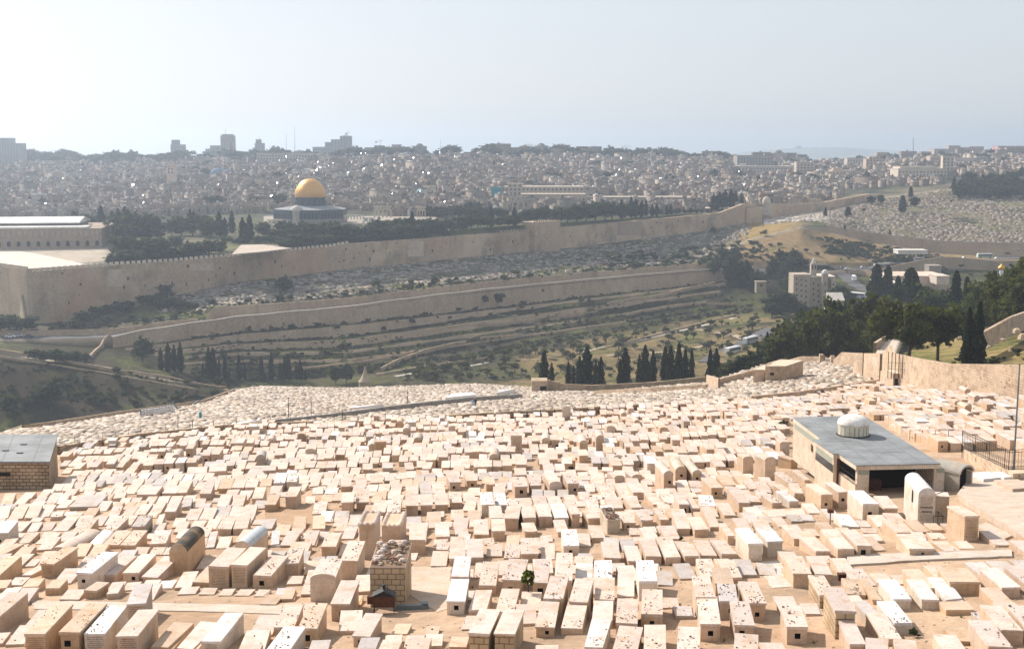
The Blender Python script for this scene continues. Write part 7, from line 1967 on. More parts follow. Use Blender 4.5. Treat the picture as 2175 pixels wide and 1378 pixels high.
for i, (p0, p1, t0_, t1_, n, lb) in enumerate([((1932,935),(2043,950),(914,0),(914,0),4,'thin plain iron fence on the slope beyond the mausoleum'),((2043,972),(2141,1020),(915,0),(956,0),26,'ornate black iron railing descending past the mausoleum'),((2141,1020),(2220,1018),(956,0),(950,0),12,'black iron railing stretch behind the tall pole')]):
    a_, b_ = plane_hit(*p0), plane_hit(*p1)
    zt0_, zt1_ = at(p0[0], t0_[0], a_.y).z, at(p1[0], t1_[0], b_.y).z
    hb_ = .3 if i == 0 else .8
    mb = MB()
    k = n if i else n
    for j in range(k+1):
        f = j/k; c_ = a_.lerp(b_, f); zt_ = zt0_+(zt1_-zt0_)*f
        mb.tube((c_.x,c_.y,c_.z-.2), (c_.x,c_.y,zt_), .03 if (i == 0 or j % 8 == 0) else .012, n=4)
    for f in ((0.0, 1.0) if i == 0 else (.0, .12, .88, 1.0)):
        z0_, z1_ = a_.z+hb_+(zt0_-a_.z-hb_)*f, b_.z+hb_+(zt1_-b_.z-hb_)*f
        mb.tube((a_.x,a_.y,z0_), (b_.x,b_.y,z1_), .022, n=4)
    if i:
        for j in range(k):
            c0, c1 = a_.lerp(b_, j/k), a_.lerp(b_, (j+1)/k)
            za = a_.z+hb_+(zt0_-a_.z-hb_)*.3+(b_.z-a_.z)*(j/k); zb2 = za+.28
            mb.tube((c0.x,c0.y,za+.0), (c1.x,c1.y,zb2), .010, n=4); mb.tube((c0.x,c0.y,zb2), (c1.x,c1.y,za), .010, n=4)
    o = ob('iron_fence', mb, M['black_iron']); tag(o, lb, 'fence')
p = plane_hit(2152, 1006); q = at(2166, 772, p.y)
mb = MB(); mb.tube((p.x,p.y,p.z-.5), q, .075, .055, 8); mb.tube((p.x,p.y,p.z-.3), (p.x,p.y,p.z+.5), .12, .12, 8)
tag(ob('lamp_pole', mb, M['steel']), 'tall slightly leaning grey pole rising beside the iron railing', 'pole')
# open vaulted shelter
p = plane_hit(2050, 1040)
o = bpy.data.objects.new('vaulted_shelter', None); COL.objects.link(o); o.location = p; o.rotation_euler = (0,0,.62)
tag(o, 'small open ended shelter with grey barrel vault behind the white arched tomb', 'shelter')
mb = MB(); mb.tint = (0.56,0.50,0.42); mb.box(-.75,-.62,0,2.0,-1.0,1.15); mb.box(.62,.75,0,2.0,-1.0,1.15); mb.box(-.62,.62,1.9,2.0,-1.0,1.15); ob('wall', mb, M['tomb'], o)
mb = MB(); mb.tint = (0.36,0.34,0.30); mb.vault(-.8,.8,-.1,2.05,1.152,.55, n=12, caps=False)
mb2 = MB(); mb.tint = (0.5,0.46,0.4)
for k in range(12):
    t0_, t1_ = math.pi*k/12, math.pi*(k+1)/12
    f = lambda t, r, h_: (r*math.cos(t), -.1, 1.152+h_*math.sin(t))
    mb.face([f(t0_,.8,.55), f(t0_,.66,.42), f(t1_,.66,.42), f(t1_,.8,.55)])
ob('roof', mb, M['tomb'], o)
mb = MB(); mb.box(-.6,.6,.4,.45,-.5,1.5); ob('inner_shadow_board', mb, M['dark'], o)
# small frames and rails near the white arched tomb
p = plane_hit(1982, 1117)
mb = MB()
for x, y in ((0,0),(.55,.1),(0,.8),(.55,.9)): mb.tube((p.x+x,p.y+y,p.z-.1),(p.x+x,p.y+y,p.z+.55),.018,n=4)
for k in range(7): mb.tube((p.x+k*.09,p.y,p.z+.55),(p.x+k*.09,p.y+.9,p.z+.6),.012,n=4)
for y in (0,.9): mb.tube((p.x,p.y+y,p.z+.55),(p.x+.58,p.y+y,p.z+.57),.018,n=4)
mb.tube((p.x-.1,p.y+.4,p.z),(p.x-.1,p.y+.4,p.z+1.6),.02,n=4); mb.tube((p.x+.12,p.y+.4,p.z),(p.x+.12,p.y+.4,p.z+1.8),.02,n=4); mb.tube((p.x-.1,p.y+.4,p.z+1.6),(p.x+.9,p.y+.6,p.z+1.85),.02,n=4)
tag(ob('iron_stand', mb, M['black_iron']), 'little black iron stand with bent rail between white arched and tallest block tomb', 'stand')
# metal candle shelter on legs
p = plane_hit(815, 1304); s = p.y/FPX
o = bpy.data.objects.new('candle_shelter', None); COL.objects.link(o); o.location = p
tag(o, 'rusty metal candle box on thin legs with a pitched roof and stub chimney', 'candle box')
W_ = 48*s; mb = MB(); z0_, z1_ = 16*s, 40*s
mb.box(-W_/2, W_/2, 0, .5, z0_, z1_); ob('box', mb, M['rust'], o)
mb = MB(); mb.hexa([(-W_/2-.04,-.06,z1_+.003),(0,-.06,z1_+.24),(0,.56,z1_+.24),(-W_/2-.04,.56,z1_+.003),(-W_/2-.04,-.06,z1_+.02),(0,-.06,z1_+.26),(0,.56,z1_+.26),(-W_/2-.04,.56,z1_+.02)],None,True)
mb.hexa([(0.001,-.06,z1_+.24),(W_/2+.04,-.06,z1_+.003),(W_/2+.04,.56,z1_+.003),(0.001,.56,z1_+.24),(0.001,-.06,z1_+.26),(W_/2+.04,-.06,z1_+.02),(W_/2+.04,.56,z1_+.02),(0.001,.56,z1_+.26)],None,True)
mb.face([(-W_/2,-.002,z1_+.001),(W_/2,-.002,z1_+.001),(0,-.002,z1_+.22)]); mb.face([(-W_/2,.502,z1_+.001),(0,.502,z1_+.22),(W_/2,.502,z1_+.001)]); ob('roof', mb, M['black_iron'], o)
mb = MB(); mb.lathe([(.06,0),(.06,.12),(.085,.14),(.085,.2),(.005,.22)], 8, (0,.25,z1_+.24)); ob('chimney', mb, M['black_iron'], o)
for x in (-W_/2+.05, W_/2-.05):
    for y in (.04, .46):
        mb = MB(); mb.tube((x*1.08,y,-.05),(x,y,z0_),.018,n=4); ob('leg', mb, M['black_iron'], o)
mb = MB(); mb.box(-W_/2-.24,-W_/2-.01,.1,.4,z0_+.1,z0_+.42); ob('side_tray', mb, M['rust'], o)
p = plane_hit(840, 1296); q = plane_hit(910, 1294)
mb = MB(); mb.tint = (.3,.33,.35); mb.box(0, (q-p).length, 0, .18, .0, .22, M=Matrix.Translation(p)); mb.box((q-p).length*.78,(q-p).length*.97,.05,.35,.24,.30,M=Matrix.Translation(p))
tag(ob('stone_bench', mb, M['steel']), 'long blue grey beam lying at the foot of the rubble topped tomb', 'bench')
p = plane_hit(1787, 1246)
mb = MB(); mb.tube((p.x,p.y,p.z-.1),(p.x,p.y,p.z+.30),.02,n=5); o = ob('candle_box', mb, M['rust']); tag(o, 'small open rusty box fixed on a short post', 'candle box')
mb = MB(); mb.box(p.x-.17,p.x+.17,p.y-.12,p.y+.12,p.z+.30,p.z+.34); mb.box(p.x-.17,p.x-.15,p.y-.12,p.y+.12,p.z+.345,p.z+.58); mb.box(p.x+.15,p.x+.17,p.y-.12,p.y+.12,p.z+.345,p.z+.58); mb.box(p.x-.15,p.x+.15,p.y+.1,p.y+.12,p.z+.345,p.z+.58); mb.box(p.x-.18,p.x+.18,p.y-.14,p.y+.14,p.z+.585,p.z+.61); ob('box', mb, M['rust'], o)
p = plane_hit(1760, 1118)
mb = MB(); mb.tube((p.x,p.y-.3,p.z-.1),(p.x,p.y-.3,p.z+.9),.03,n=5); mb.box(p.x-.16,p.x+.16,p.y-.45,p.y-.2,p.z+.9,p.z+1.1); tag(ob('candle_box', mb, M['rust']), 'rusty post with a box between two tall white tombs below the mausoleum', 'candle box')
# sapling between tombs and weeds
p = plane_hit(1121, 1276)
o = bpy.data.objects.new('sapling', None); COL.objects.link(o); o.location = p
tag(o, 'leafy green sapling growing in the gap between two niche tombs', 'sapling')
link('trunk', trunk_mesh('trunk', [((0,0,-.1),(.03,0,.9),.03,.02),((.03,0,.6),(.2,0,1.1),.015,.006),((.03,0,.6),(-.15,.05,1.15),.015,.006)], (0.05,0.06,0.03)), o)
link('crown', crown_mesh('crown', [(0,0,1.05,.24,.2,.26),(.16,0,.9,.14,.14,.16),(-.16,0,.95,.14,.14,.18),(0,0,1.3,.12,.12,.14)], 620, .10, (0.09,0.13,0.02), 61, core=False), o)
for i, (px, py, h_, lb) in enumerate([(1940,1352,.28,'small green weed at the foot of a white pebbled tomb'),(1755,1120,.22,'small weed on a slab below the mausoleum'),(1432,945,.8,'spiky dry bush on the slope before the mausoleum'),(1447,1148,.2,'green weed between slab tombs'),(1005,1035,.35,'dark weed at the foot of two niche tombs'),(1170,935,.7,'yellowish bush among the middle tombs'),(1215,1000,.4,'weed patch among the middle tombs'),(1660,915,.9,'bush against the mausoleum corner'),(1640,925,.8,'pale bush near the mausoleum corner')]):
    plant('shrub', plane_hit(px, py), h_*1.5, lb, 'weed', None, 1.0, 'weed_clump')
# tall and special tombs farther up the slope: (px, base y, width px, height px, label, white, arch)
for (px, yb, wd, hp, lb, fl) in [(808,972,26,36,'tall upright headstone slab standing alone in the upper rows','ot'),(1097,970,24,48,'tall narrow pillar tomb in the middle rows','t'),(875,922,18,27,'slender bright white upright tomb near the cemetery edge','w'),(800,910,13,28,'tall square tomb at the cemetery edge parapet','n'),(783,911,12,18,'first of two small tombs before the edge parapet','n'),(768,911,12,18,'second of two small tombs before the edge parapet','n'),(1203,897,17,32,'pointed pale tomb on the cemetery edge wall','a'),(538,929,17,25,'white square tomb with niche at the edge parapet','wn'),(690,918,14,16,'first small niche tomb in a line before the edge parapet','n'),(707,918,12,14,'second small niche tomb in a line before the edge parapet','n'),(672,916,12,18,'third small niche tomb in a line before the edge parapet','n'),(325,982,16,24,'first of twin tall tombs in the upper rows near the hut','n'),(343,983,16,26,'second of twin tall tombs in the upper rows near the hut','n'),(238,956,17,22,'white tomb standing tall in the upper rows beyond the hut','w'),(392,940,14,14,'first of twin pale tombs with niches near the edge','n'),(408,939,14,14,'second of twin pale tombs with niches near the edge','n'),
        (1313,985,19,16,'arch topped pale headstone in the rows near the vaulted trio','a'),(1355,985,19,16,'second arch topped headstone near the vaulted trio','a'),(1205,1040,30,30,'broad niche tomb with an arched border','na'),(2040,882,26,20,'large square tomb beyond the iron fence','o'),(1995,872,18,16,'bright white tomb beyond the iron fence','w'),(1960,910,26,16,'white box tomb just beyond the plain iron fence','w'),(1590,905,20,14,'row end box tomb beyond the mausoleum','')]:
    P = plane_hit(px, yb); s = P.y/FPX
    parts, zt_ = tomb_parts(wd*s, 1.5 if 'w' in fl or 'n' in fl else .6, hp*s, fl, g2)
    bm, mt = parts.pop('body'); o = ob('upright_tomb', bm, M[mt], None, P, yaw_at(P.x, P.y)); tag(o, lb, 'tomb')
    for k, (b_, m_) in parts.items(): ob(k, b_, M[m_], o)
for i, (pix, t_) in enumerate([([(2062,1020),(2100,1018),(2125,1030),(2088,1034)],(.7,.68,.66)),([(2108,1018),(2150,1017),(2172,1028),(2132,1030)],(.7,.68,.66)),([(2110,1036),(2160,1034),(2200,1052),(2150,1056)],(.5,.4,.32)),([(2075,1118),(2095,1112),(2150,1140),(2128,1150)],(.5,.43,.35))]):
    quad_solid('slab_grave', pix, .55 if i < 3 else .1, ['white flat slab at the head of the smooth terrace','second white flat slab at the head of the smooth terrace','tan low slab lying on the smooth terrace','grey slab at the foot of the smooth terrace beside the block tomb'][i], 'tomb', t_)
# ---------------------------------------------------------------- posts, tarps and odds along the far edge of the near cemetery
PO = [(378,915,880),(409,916,893),(453,918,893),(476,915,895),(503,912,893),(574,908,888),(613,887,843),(661,884,850),(727,900,870),(819,897,880),(823,902,878),(866,857,823),(956,843,824),(998,842,815),(1031,897,880),(1119,889,874),(1148,889,870),(1178,886,868),(1292,872,855),(1370,868,854),(1700,862,845),(1740,860,842),(1790,856,838)]
for i, (px, yb, yt) in enumerate(PO):
    p = hit(px, yb, 100, 420); q = at(px, yt, p.y)
    mb = MB(); mb.tube((p.x,p.y,p.z-.5), q, .09 if q.z-p.z > 3 else .06, .05, 5)
    if q.z-p.z > 4: mb.box(q.x-.35, q.x+.1, q.y-.15, q.y+.15, q.z-.02, q.z+.12)
    tag(ob('fence_post' if q.z-p.z < 4 else 'lamp_post', mb, M['black_iron']), 'thin dark %s on the cemetery edge, %s from the hut end' % ('fence post' if q.z-p.z < 4 else 'lamp post', ordn(i)), 'post' if q.z-p.z < 4 else 'lamp post', 'thin dark posts along the cemetery edge')
def fence_line(pix, h, label, ymin, ymax, step=3.2):
    pts = []
    for i in range(len(pix)-1):
        a_, b_ = hit(*pix[i], ymin, ymax), hit(*pix[i+1], ymin, ymax); n = max(1, int((b_-a_).length/step))
        for k in range(n):
            x, y = a_.x+(b_.x-a_.x)*k/n, a_.y+(b_.y-a_.y)*k/n; pts.append(Vector((x, y, ground(x, y))))
    mb = MB()
    for p in pts: mb.tube((p.x,p.y,p.z-.2),(p.x,p.y,p.z+h),.03,n=4)
    for a_, b_ in zip(pts, pts[1:]):
        for f in (1.0, .55): mb.tube((a_.x,a_.y,a_.z+h*f),(b_.x,b_.y,b_.z+h*f),.012,n=3)
    tag(ob('wire_fence', mb, M['black_iron']), label, 'fence')
fence_line([(128,958),(299,928),(453,912),(671,899),(850,893)], 1.6, 'thin wire fence on the parapet at the hut end of the cemetery edge', 100, 240)
fence_line([(960,888),(1193,877),(1450,858)], 1.4, 'thin wire fence on the parapet in the middle of the cemetery edge', 130, 240)
fence_line([(1500,905),(1580,903),(1660,898)], 1.1, 'thin wire fence among the tombs just before the mausoleum', 100, 200)
fence_line([(1580,866),(1700,858),(1850,862),(2000,862),(2130,868)], 1.3, 'long wire fence across the rows below the high stone wall', 130, 240)
def tarp(pix, z_h, label, tint, ymin, ymax):
    pts = [hit(px, py, ymin, ymax) for px, py in pix]
    mb = MB(); mb.tint = tint; lo = [(p.x,p.y,p.z-.2) for p in pts]; hi = [(p.x,p.y,p.z+z_h+.3*math.sin(i*2)) for i, p in enumerate(pts)]
    mb.face(hi)
    for i in range(len(pts)):
        j = (i+1) % len(pts); mb.face([lo[i],lo[j],hi[j],hi[i]])
    tag(ob('tarpaulin', mb, M['white_paint']), label, 'tarpaulin')
tarp([(946,852),(1010,848),(1004,838),(960,842)], .8, 'big white tarpaulin over the slanting grey wall', (.8,.8,.8), 250, 460)
tarp([(742,872),(815,866),(810,861),(750,867)], .5, 'long pale tarpaulin stretch lower along the slanting wall', (.7,.7,.7), 200, 420)
tarp([(1055,842),(1095,836),(1090,832),(1060,836)], 1.0, 'small white sheet near the gatehouse on the slanting wall', (.7,.7,.7), 250, 460)
tarp([(498,906),(570,898),(566,893),(510,899)], .4, 'pale sheet behind the posts at the hut end of the edge', (.7,.7,.7), 150, 300)
# stacked pale shelving by the valley edge, leaning beams
for i in range(11):
    px = 303+i*6.5; p = hit(px, 886-i*1.0, 200, 330); s = p.y/FPX
    mb = MB(); mb.tint = (.5,.52,.55); w_ = 4.5*s
    mb.box(p.x-w_/2,p.x-w_/2+.08,p.y-.3,p.y+.3,p.z,p.z+1.5); mb.box(p.x+w_/2-.08,p.x+w_/2,p.y-.3,p.y+.3,p.z,p.z+1.5); mb.box(p.x-w_/2+.08,p.x+w_/2-.08,p.y-.3,p.y+.3,p.z+1.3,p.z+1.5); mb.box(p.x-w_/2+.08,p.x+w_/2-.08,p.y-.3,p.y+.3,p.z+.6,p.z+.7)
    tag(ob('open_grave', mb, M['far_tomb']), 'pale open grave frame by the valley edge, %s from the upright beam' % ordn(i), 'grave frame', 'pale open frames in a line by the valley edge')
for (x0_, y0_, x1_, y1_, Y, lb) in [(298,888,300,868,262,'upright grey beam at the end of the row of pale frames'),(366,853,388,882,285,'leaning grey beam beyond the row of pale frames'),(412,858,424,850,295,'short raised grey beam at the valley edge')]:
    p, q = at(x0_, y0_, Y), at(x1_, y1_, Y)
    mb = MB(); mb.tube(p, q, .22, .2, 4); tag(ob('steel_beam', mb, M['steel']), lb, 'beam')
p = hit(426, 889, 200, 330); mb = MB(); mb.tint = (0.02,0.35,0.42); mb.box(p.x-.2,p.x+.2,p.y-.2,p.y+.2,p.z,p.z+1.15); mb.box(p.x-.24,p.x+.24,p.y-.24,p.y+.24,p.z+1.155,p.z+1.25)
tag(ob('portable_cabin', mb, M['city']), 'tiny bright turquoise cabin among the lower tombs', 'cabin')
# conical roofed rock tomb in the valley
p = at(776, 830, 505); s = 505/FPX
mb = MB(); mb.tint = (0.36,0.29,0.20)
mb.box(p.x-15*s*1.0, p.x+15*s, p.y-2.6, p.y+2.6, p.z-6, p.z+5*s); o = ob('rock_tomb', mb, M['terrace']); tag(o, 'ancient stone tomb monument with a flaring conical roof in the valley', 'monument')
mb = MB(); mb.tint = (0.42,0.34,0.23); mb.lathe([(14*s,0),(14*s,13*s),(15*s,13.5*s),(15*s,16*s)], 24, (p.x,p.y,p.z+5*s+.01)); dr = ob('drum', mb, M['city'], o)
mb = MB(); mb.lathe([(14.5*s,0),(10*s,6*s),(6*s,13*s),(3.4*s,21*s),(1.8*s,28*s),(2.4*s,30*s),(.2,32*s)], 24, (p.x,p.y,p.z+21*s+.02)); mb.c = [(0.44,0.36,0.25)]*len(mb.c); ob('conical_roof', mb, M['city'], o, smooth=True)
mb = MB(); mb.box(p.x+6*s, p.x+9*s, p.y-14.5*s, p.y-8*s, p.z+8*s, p.z+12*s); ob('opening', mb, M['dark'], dr)
# paths of the dark bank and the garden
def gpath(pix, w, label, mat='city', tint=(0.36,0.29,0.20), ymin=380, ymax=1000, lift=.25):
    pts = [hit(px, py, ymin, ymax) for px, py in pix]
    L_ = []
    for i in range(len(pts)-1):
        for k in range(6):
            q = pts[i].lerp(pts[i+1], k/6); q.z = ground(q.x, q.y); L_.append(q)
    L_.append(pts[-1])
    return struct(strip('path', L_, w, M[mat], lift, tint, .8, sub=1), label)
gpath([(-60,752),(60,762),(190,777),(300,798),(400,815),(480,829)], 4, 'pale path with low walls slanting down the dark bank')
gpath([(480,829),(580,824),(660,826),(760,829)], 4, 'path leading to the conical roofed monument', ymin=420)
gpath([(840,800),(900,790),(1050,770),(1200,757),(1350,725),(1480,695),(1560,676)], 3.2, 'long pale path crossing the valley garden', tint=(0.40,0.36,0.29), ymin=480)
gpath([(1480,700),(1560,712),(1640,742)], 3, 'short path crossing to the bus road', tint=(0.40,0.33,0.24), ymin=480)
gpath([(1240,760),(1340,752),(1420,748),(1500,735)], 3.5, 'earthen track behind the cypress row', tint=(0.36,0.28,0.18), ymin=480)
gpath([(950,690),(1060,672),(1180,690),(1090,710)], 1.6, 'thin footpath over the terrace foot', tint=(0.22,0.2,0.16), ymin=560)
gw([(0,748),(120,768),(240,790),(340,803),(430,822),(482,828)], 1.3, 'low wall along the slanting path on the dark bank', 'terrace', .6, 400, 600)
gw([(0,762),(120,780),(240,800),(340,818),(420,832)], 1.0, 'second low wall under the slanting path on the dark bank', 'terrace', .6, 380, 600)
gw([(190,766),(205,750),(222,735),(236,722)], 1.6, 'pale stepped wall climbing from path bend to the road', 'terrace', .8, 450, 620)
gw([(810,790),(850,770),(900,752),(990,733)], 2.0, 'curving low wall at the terrace foot near the conical monument', 'terrace', .6, 520, 720)
gw([(800,800),(900,782),(1040,764)], 1.2, 'low wall of the garden foot beyond the conical monument', 'terrace', .6, 520, 700)
gw([(1110,772),(1250,752),(1400,712),(1560,672)], 1.2, 'dark low wall along the long garden path', 'terrace', .6, 520, 860)
gw([(950,703),(1050,694),(1160,684),(1270,668)], 1.6, 'rough terrace wall low in the middle of the valley slope', 'terrace', .6, 560, 800)
gw([(1290,652),(1380,638),(1450,622),(1520,606)], 2.2, 'curved terrace wall rising to the church grove', 'terrace', .6, 600, 900)
gw([(1330,672),(1420,655),(1500,648),(1560,650)], 1.6, 'lowest terrace wall before the church grove', 'terrace', .6, 600, 900)
gw([(1020,722),(1130,716),(1240,700),(1330,688)], 1.4, 'low broken wall above the long garden path', 'terrace', .6, 560, 800)
gw([(620,790),(700,782),(800,768),(880,752)], 1.4, 'low terrace wall behind the conical roofed monument', 'terrace', .6, 520, 720)
# white church-monastery in the valley
Yc = 770.0; s = Yc/FPX
ch = bpy.data.objects.new('church', None); COL.objects.link(ch)
tag(ch, 'tall white stone church with an apse tower, bell turret and little dome in the valley', 'church')
def cbox(px0, px1, yt, yb, y0, d, name='wall', par=None, mat='church_wall', tint=(.6,.54,.45)):
    a_, b_ = at(px0, yt, y0), at(px1, yt, y0); zb_ = at(px0, yb, y0).z
    mb = MB(); mb.tint = tint; mb.box(a_.x, b_.x, y0, y0+d, zb_, a_.z); return ob(name, mb, M[mat], par or ch)
cbox(1686, 1722, 583, 655, Yc, 14); cbox(1722, 1775, 590, 665, Yc+2, 20); cbox(1766, 1776, 594, 660, Yc-3, 8)
cbox(1722.5, 1774.5, 587, 589.7, Yc+1.5, 20, 'parapet', mat='city')
a_ = at(1753, 585, Yc-2)
mb = MB(); mb.tint = (.45,.40,.33); mb.lathe([(6.8*s, at(1753,668,Yc).z-a_.z),(6.8*s,0),(7.4*s,0),(7.4*s,1)], 20, (a_.x, Yc-1, a_.z)); ap = ob('apse_tower', mb, M['church_wall'], ch)
mb = MB(); mb.tint = (.62,.60,.56); mb.lathe([(6.9*s*math.cos(i*math.pi/16)+.02, 9*s*math.sin(i*math.pi/16)) for i in range(9)], 20, (a_.x, Yc-1, a_.z+1.01)); ob('dome', mb, M['city'], ap, smooth=True)
bt = at(1729, 560, Yc+4)
mb = MB(); mb.tint = (.5,.45,.38); mb.box(bt.x-6*s,bt.x+6*s,Yc+4,Yc+4+12*s,at(1729,592,Yc).z,bt.z); tw = ob('bell_turret', mb, M['church_wall'], ch)
mb = MB(); mb.tint = (.6,.55,.48); mb.lathe([(5*s,0),(5*s,4*s),(3.4*s,4.2*s),(3.2*s,8*s),(1.5*s,10*s),(.5*s,13*s),(.02,15*s)], 8, (bt.x, Yc+4+6*s, bt.z+.01)); ob('turret_cap', mb, M['city'], tw)
mb = MB()
for x in (-3, 3): mb.box(bt.x+(x-1.2)*s, bt.x+(x+1.2)*s, Yc+3.9, Yc+3.97, bt.z-12*s, bt.z-3*s)
ob('belfry_opening', mb, M['dark'], tw)
for (px, yt_, n, d_) in [(1692,590,5,0),(1702,592,5,0),(1712,594,5,0),(1728,600,4,2),(1738,604,4,2),(1770,602,4,-3)]:
    for k in range(n):
        q = at(px, yt_+k*11.5, Yc+d_-.08); mw = MB(); mw.box(q.x-1.3*s,q.x+1.3*s,Yc+d_-.12,Yc+d_-.04,q.z-4*s,q.z); ob('window', mw, M['window'], ch)
for k in range(3):
    q = at(1753, 600+k*15, Yc-2.9); mw = MB(); mw.box(q.x-.9*s,q.x+.9*s,Yc-1-6.9*s-.15,Yc-1-6.9*s+.2,q.z-7*s,q.z); ob('window', mw, M['window'], ap)
o = block('chapel', [(1762,1792,641,668)], 700, 'low chapel with a pitched pale roof just below the white church', 'chapel', (.42,.37,.31), floors=False, depth=12, base_drop=3)
q0_, q1_ = at(1762, 641, 699), at(1792, 641, 699); mb = MB(); mb.tint = (.6,.56,.5); zz = q0_.z
mb.hexa([(q0_.x-.5,698.5,zz+.65),(q1_.x+.5,698.5,zz+.65),(q1_.x+.5,705,zz+.66),(q0_.x-.5,705,zz+.66),(q0_.x-.5,698.5,zz+.8),(q1_.x+.5,698.5,zz+.8),(q1_.x+.5,705,zz+4.5),(q0_.x-.5,705,zz+4.5)]); ob('roof', mb, M['city'], o)
block('garden_house', [(1607,1628,600,612)], 800, 'small square house among the trees of the church grove', 'house', (.25,.21,.17), floors=True, depth=6, base_drop=3)
block('road_building', [(1862,1912,603,622),(1864,1880,600,604)], 700, 'low grey building at the road bend behind the cypresses', 'building', (.5,.48,.44), depth=14, base_drop=3)
block('road_building', [(1880,2012,588,606)], 790, 'long low salmon roofed building under the road wall', 'building', (.58,.46,.37), floors=False, depth=30, base_drop=3)
o = block('arched_hall', [(1990,2017,588,602)], 775, 'small arched end hall beside the long low building', 'building', (.58,.5,.42), floors=False, depth=16, base_drop=0.6)
block('white_pavilion', [(1908,1970,533,538)], 905, 'flat white canopied building under the curved hillside wall', 'building', (.62,.60,.55), floors=False, depth=12, base_drop=0.6)
block('checkpoint_block', [(1974,2000,566,581)], 850, 'stepped stone block jutting from the road wall', 'building', (.30,.26,.22), floors=False, depth=10, base_drop=3)
for i, (px, yb, yt, w) in enumerate([(1668,662,628,1.2),(1690,672,638,1.2),(1708,676,646,1.2),(1728,678,648,1.1),(1745,680,652,1.1),(1664,650,612,1.2),(1790,652,606,1.2),(1800,660,618,1.2),(1783,640,600,1.0),(1650,672,645,1.2),(1640,655,622,1.2)]):
    tree_at('broad', px, yb, yt, 735, 'dark leafy tree pressed round the foot of the white church, %s along' % ordn(i), 'tree', 'trees round the foot of the church', w, 'leafy_tree')
# roads, wall and parapets at the valley head
gpath([(1650,566),(1720,570),(1790,572),(1860,568),(1930,561),(2000,551),(2080,553),(2200,547)], 13, 'asphalt road curving past the valley head with cars', 'asphalt', ymin=780, ymax=980, lift=.3)
gpath([(1960,539),(2010,548),(2060,551)], 8, 'branch road coming down from the curved wall', 'asphalt', ymin=850, ymax=975, lift=.35)
gpath([(1792,585),(1812,600),(1830,612),(1850,622),(1900,636),(1912,642)], 9, 'steep road dropping past the church to the garden', 'asphalt', ymin=560, ymax=900, lift=.4)
gpath([(1500,770),(1540,748),(1580,730),(1612,712),(1640,698)], 8, 'road with parked buses in the valley garden', 'asphalt', ymin=440, ymax=800, lift=.3)
gw([(1850,585),(1900,583),(1960,576),(2040,568),(2110,560),(2200,550)], [2,6,8,8,7,6], 'tall grey wall holding up the curving valley head road', 'terrace', .8, 780, 900, down=6)
gw([(1800,583),(1830,585),(1850,587)], 3, 'short grey wall at the road bend over the buses', 'terrace', .8, 740, 900, down=6)
# vehicles: buses and cars
M['paint'] = tinted('vehicle_paint', 0.35, (0.5,.96,1.04), (5,.97,1.03), spec=.5)
def bus(p, ang, tint, stripe, label, L=11.5, name='coach_bus'):
    o = bpy.data.objects.new(name, None); COL.objects.link(o); o.location = p; o.rotation_euler = (0,0,ang)
    tag(o, label, 'bus', 'coaches on the valley roads')
    mb = MB(); mb.tint = tint; w = 1.25
    P = [(-L/2,-w,.45),(L/2,-w,.45),(L/2,w,.45),(-L/2,w,.45),(-L/2+.15,-w,3.1),(L/2-.5,-w,3.1),(L/2-.5,w,3.1),(-L/2+.15,w,3.1)]; mb.hexa(P, None, True)
    mb.hexa([(-L/2+.5,-w+.2,3.11),(L/2-1,-w+.2,3.11),(L/2-1,w-.2,3.11),(-L/2+.5,w-.2,3.11),(-L/2+.7,-w+.4,3.35),(L/2-1.3,-w+.4,3.35),(L/2-1.3,w-.4,3.35),(-L/2+.7,w-.4,3.35)], (.75,.75,.75)); ob('body', mb, M['paint'], o)
    mb = MB()
    for s_ in (-1, 1): mb.box(-L/2+.6, L/2-.9, s_*w-(.03 if s_ > 0 else .0)+(.03 if s_ > 0 else -.03), s_*w+(.03 if s_ > 0 else 0), 1.6, 2.75)
    mb.face([(L/2-.14,-w+.1,1.5),(L/2-.14,w-.1,1.5),(L/2-.42,w-.1,2.9),(L/2-.42,-w+.1,2.9)]); ob('window', mb, M['window'], o)
    mb = MB(); mb.tint = stripe
    for s_ in (-1, 1): mb.box(-L/2+.1, L/2-.1, min(s_*(w+.012), s_*w), max(s_*(w+.012), s_*w), .8, 1.35)
    ob('stripe', mb, M['paint'], o)
    for x in (-L/2+2.2, L/2-2.4):
        for s_ in (-1, 1):
            mb = MB(); mb.tube((x,s_*(w-.28),.5),(x,s_*(w+.02),.5),.5,.5,10); ob('wheel', mb, M['black_iron'], o)
    return o
def road_at(px, py, ymin, ymax, lift=.35):
    p = hit(px, py, ymin, ymax); p.z = ground(p.x, p.y)+lift; return p
bus(road_at(1594,730,440,700,.35), R(52), (.78,.78,.76), (.10,.22,.30), 'white and teal coach parked on the garden road, front one of two', 13)
bus(road_at(1557,752,440,700,.35), R(50), (.82,.82,.80), (.6,.6,.6), 'plain white coach parked on the garden road, rear one of two', 12)
bus(road_at(1823,608,560,800,.45), R(-48), (.75,.77,.80), (.05,.10,.35), 'white coach with a blue stripe on the steep road past the church', 12)
bus(road_at(1814,592,600,860,.45), R(80), (.80,.80,.80), (.5,.5,.5), 'white coach seen end on above the steep road', 11)
bus(road_at(1874,570,780,960,.35), R(12), (.70,.74,.70), (.03,.16,.12), 'green and white coach on the curving road beside the wall', 13)
bus(road_at(1951,563,780,960,.35), R(10), (.70,.72,.74), (.25,.3,.35), 'small pale coach farther along the curving road', 8)
bus(road_at(2092,549,780,975,.35), R(6), (.6,.66,.62), (.03,.16,.12), 'dark green and white coach under the curved hillside wall', 12)
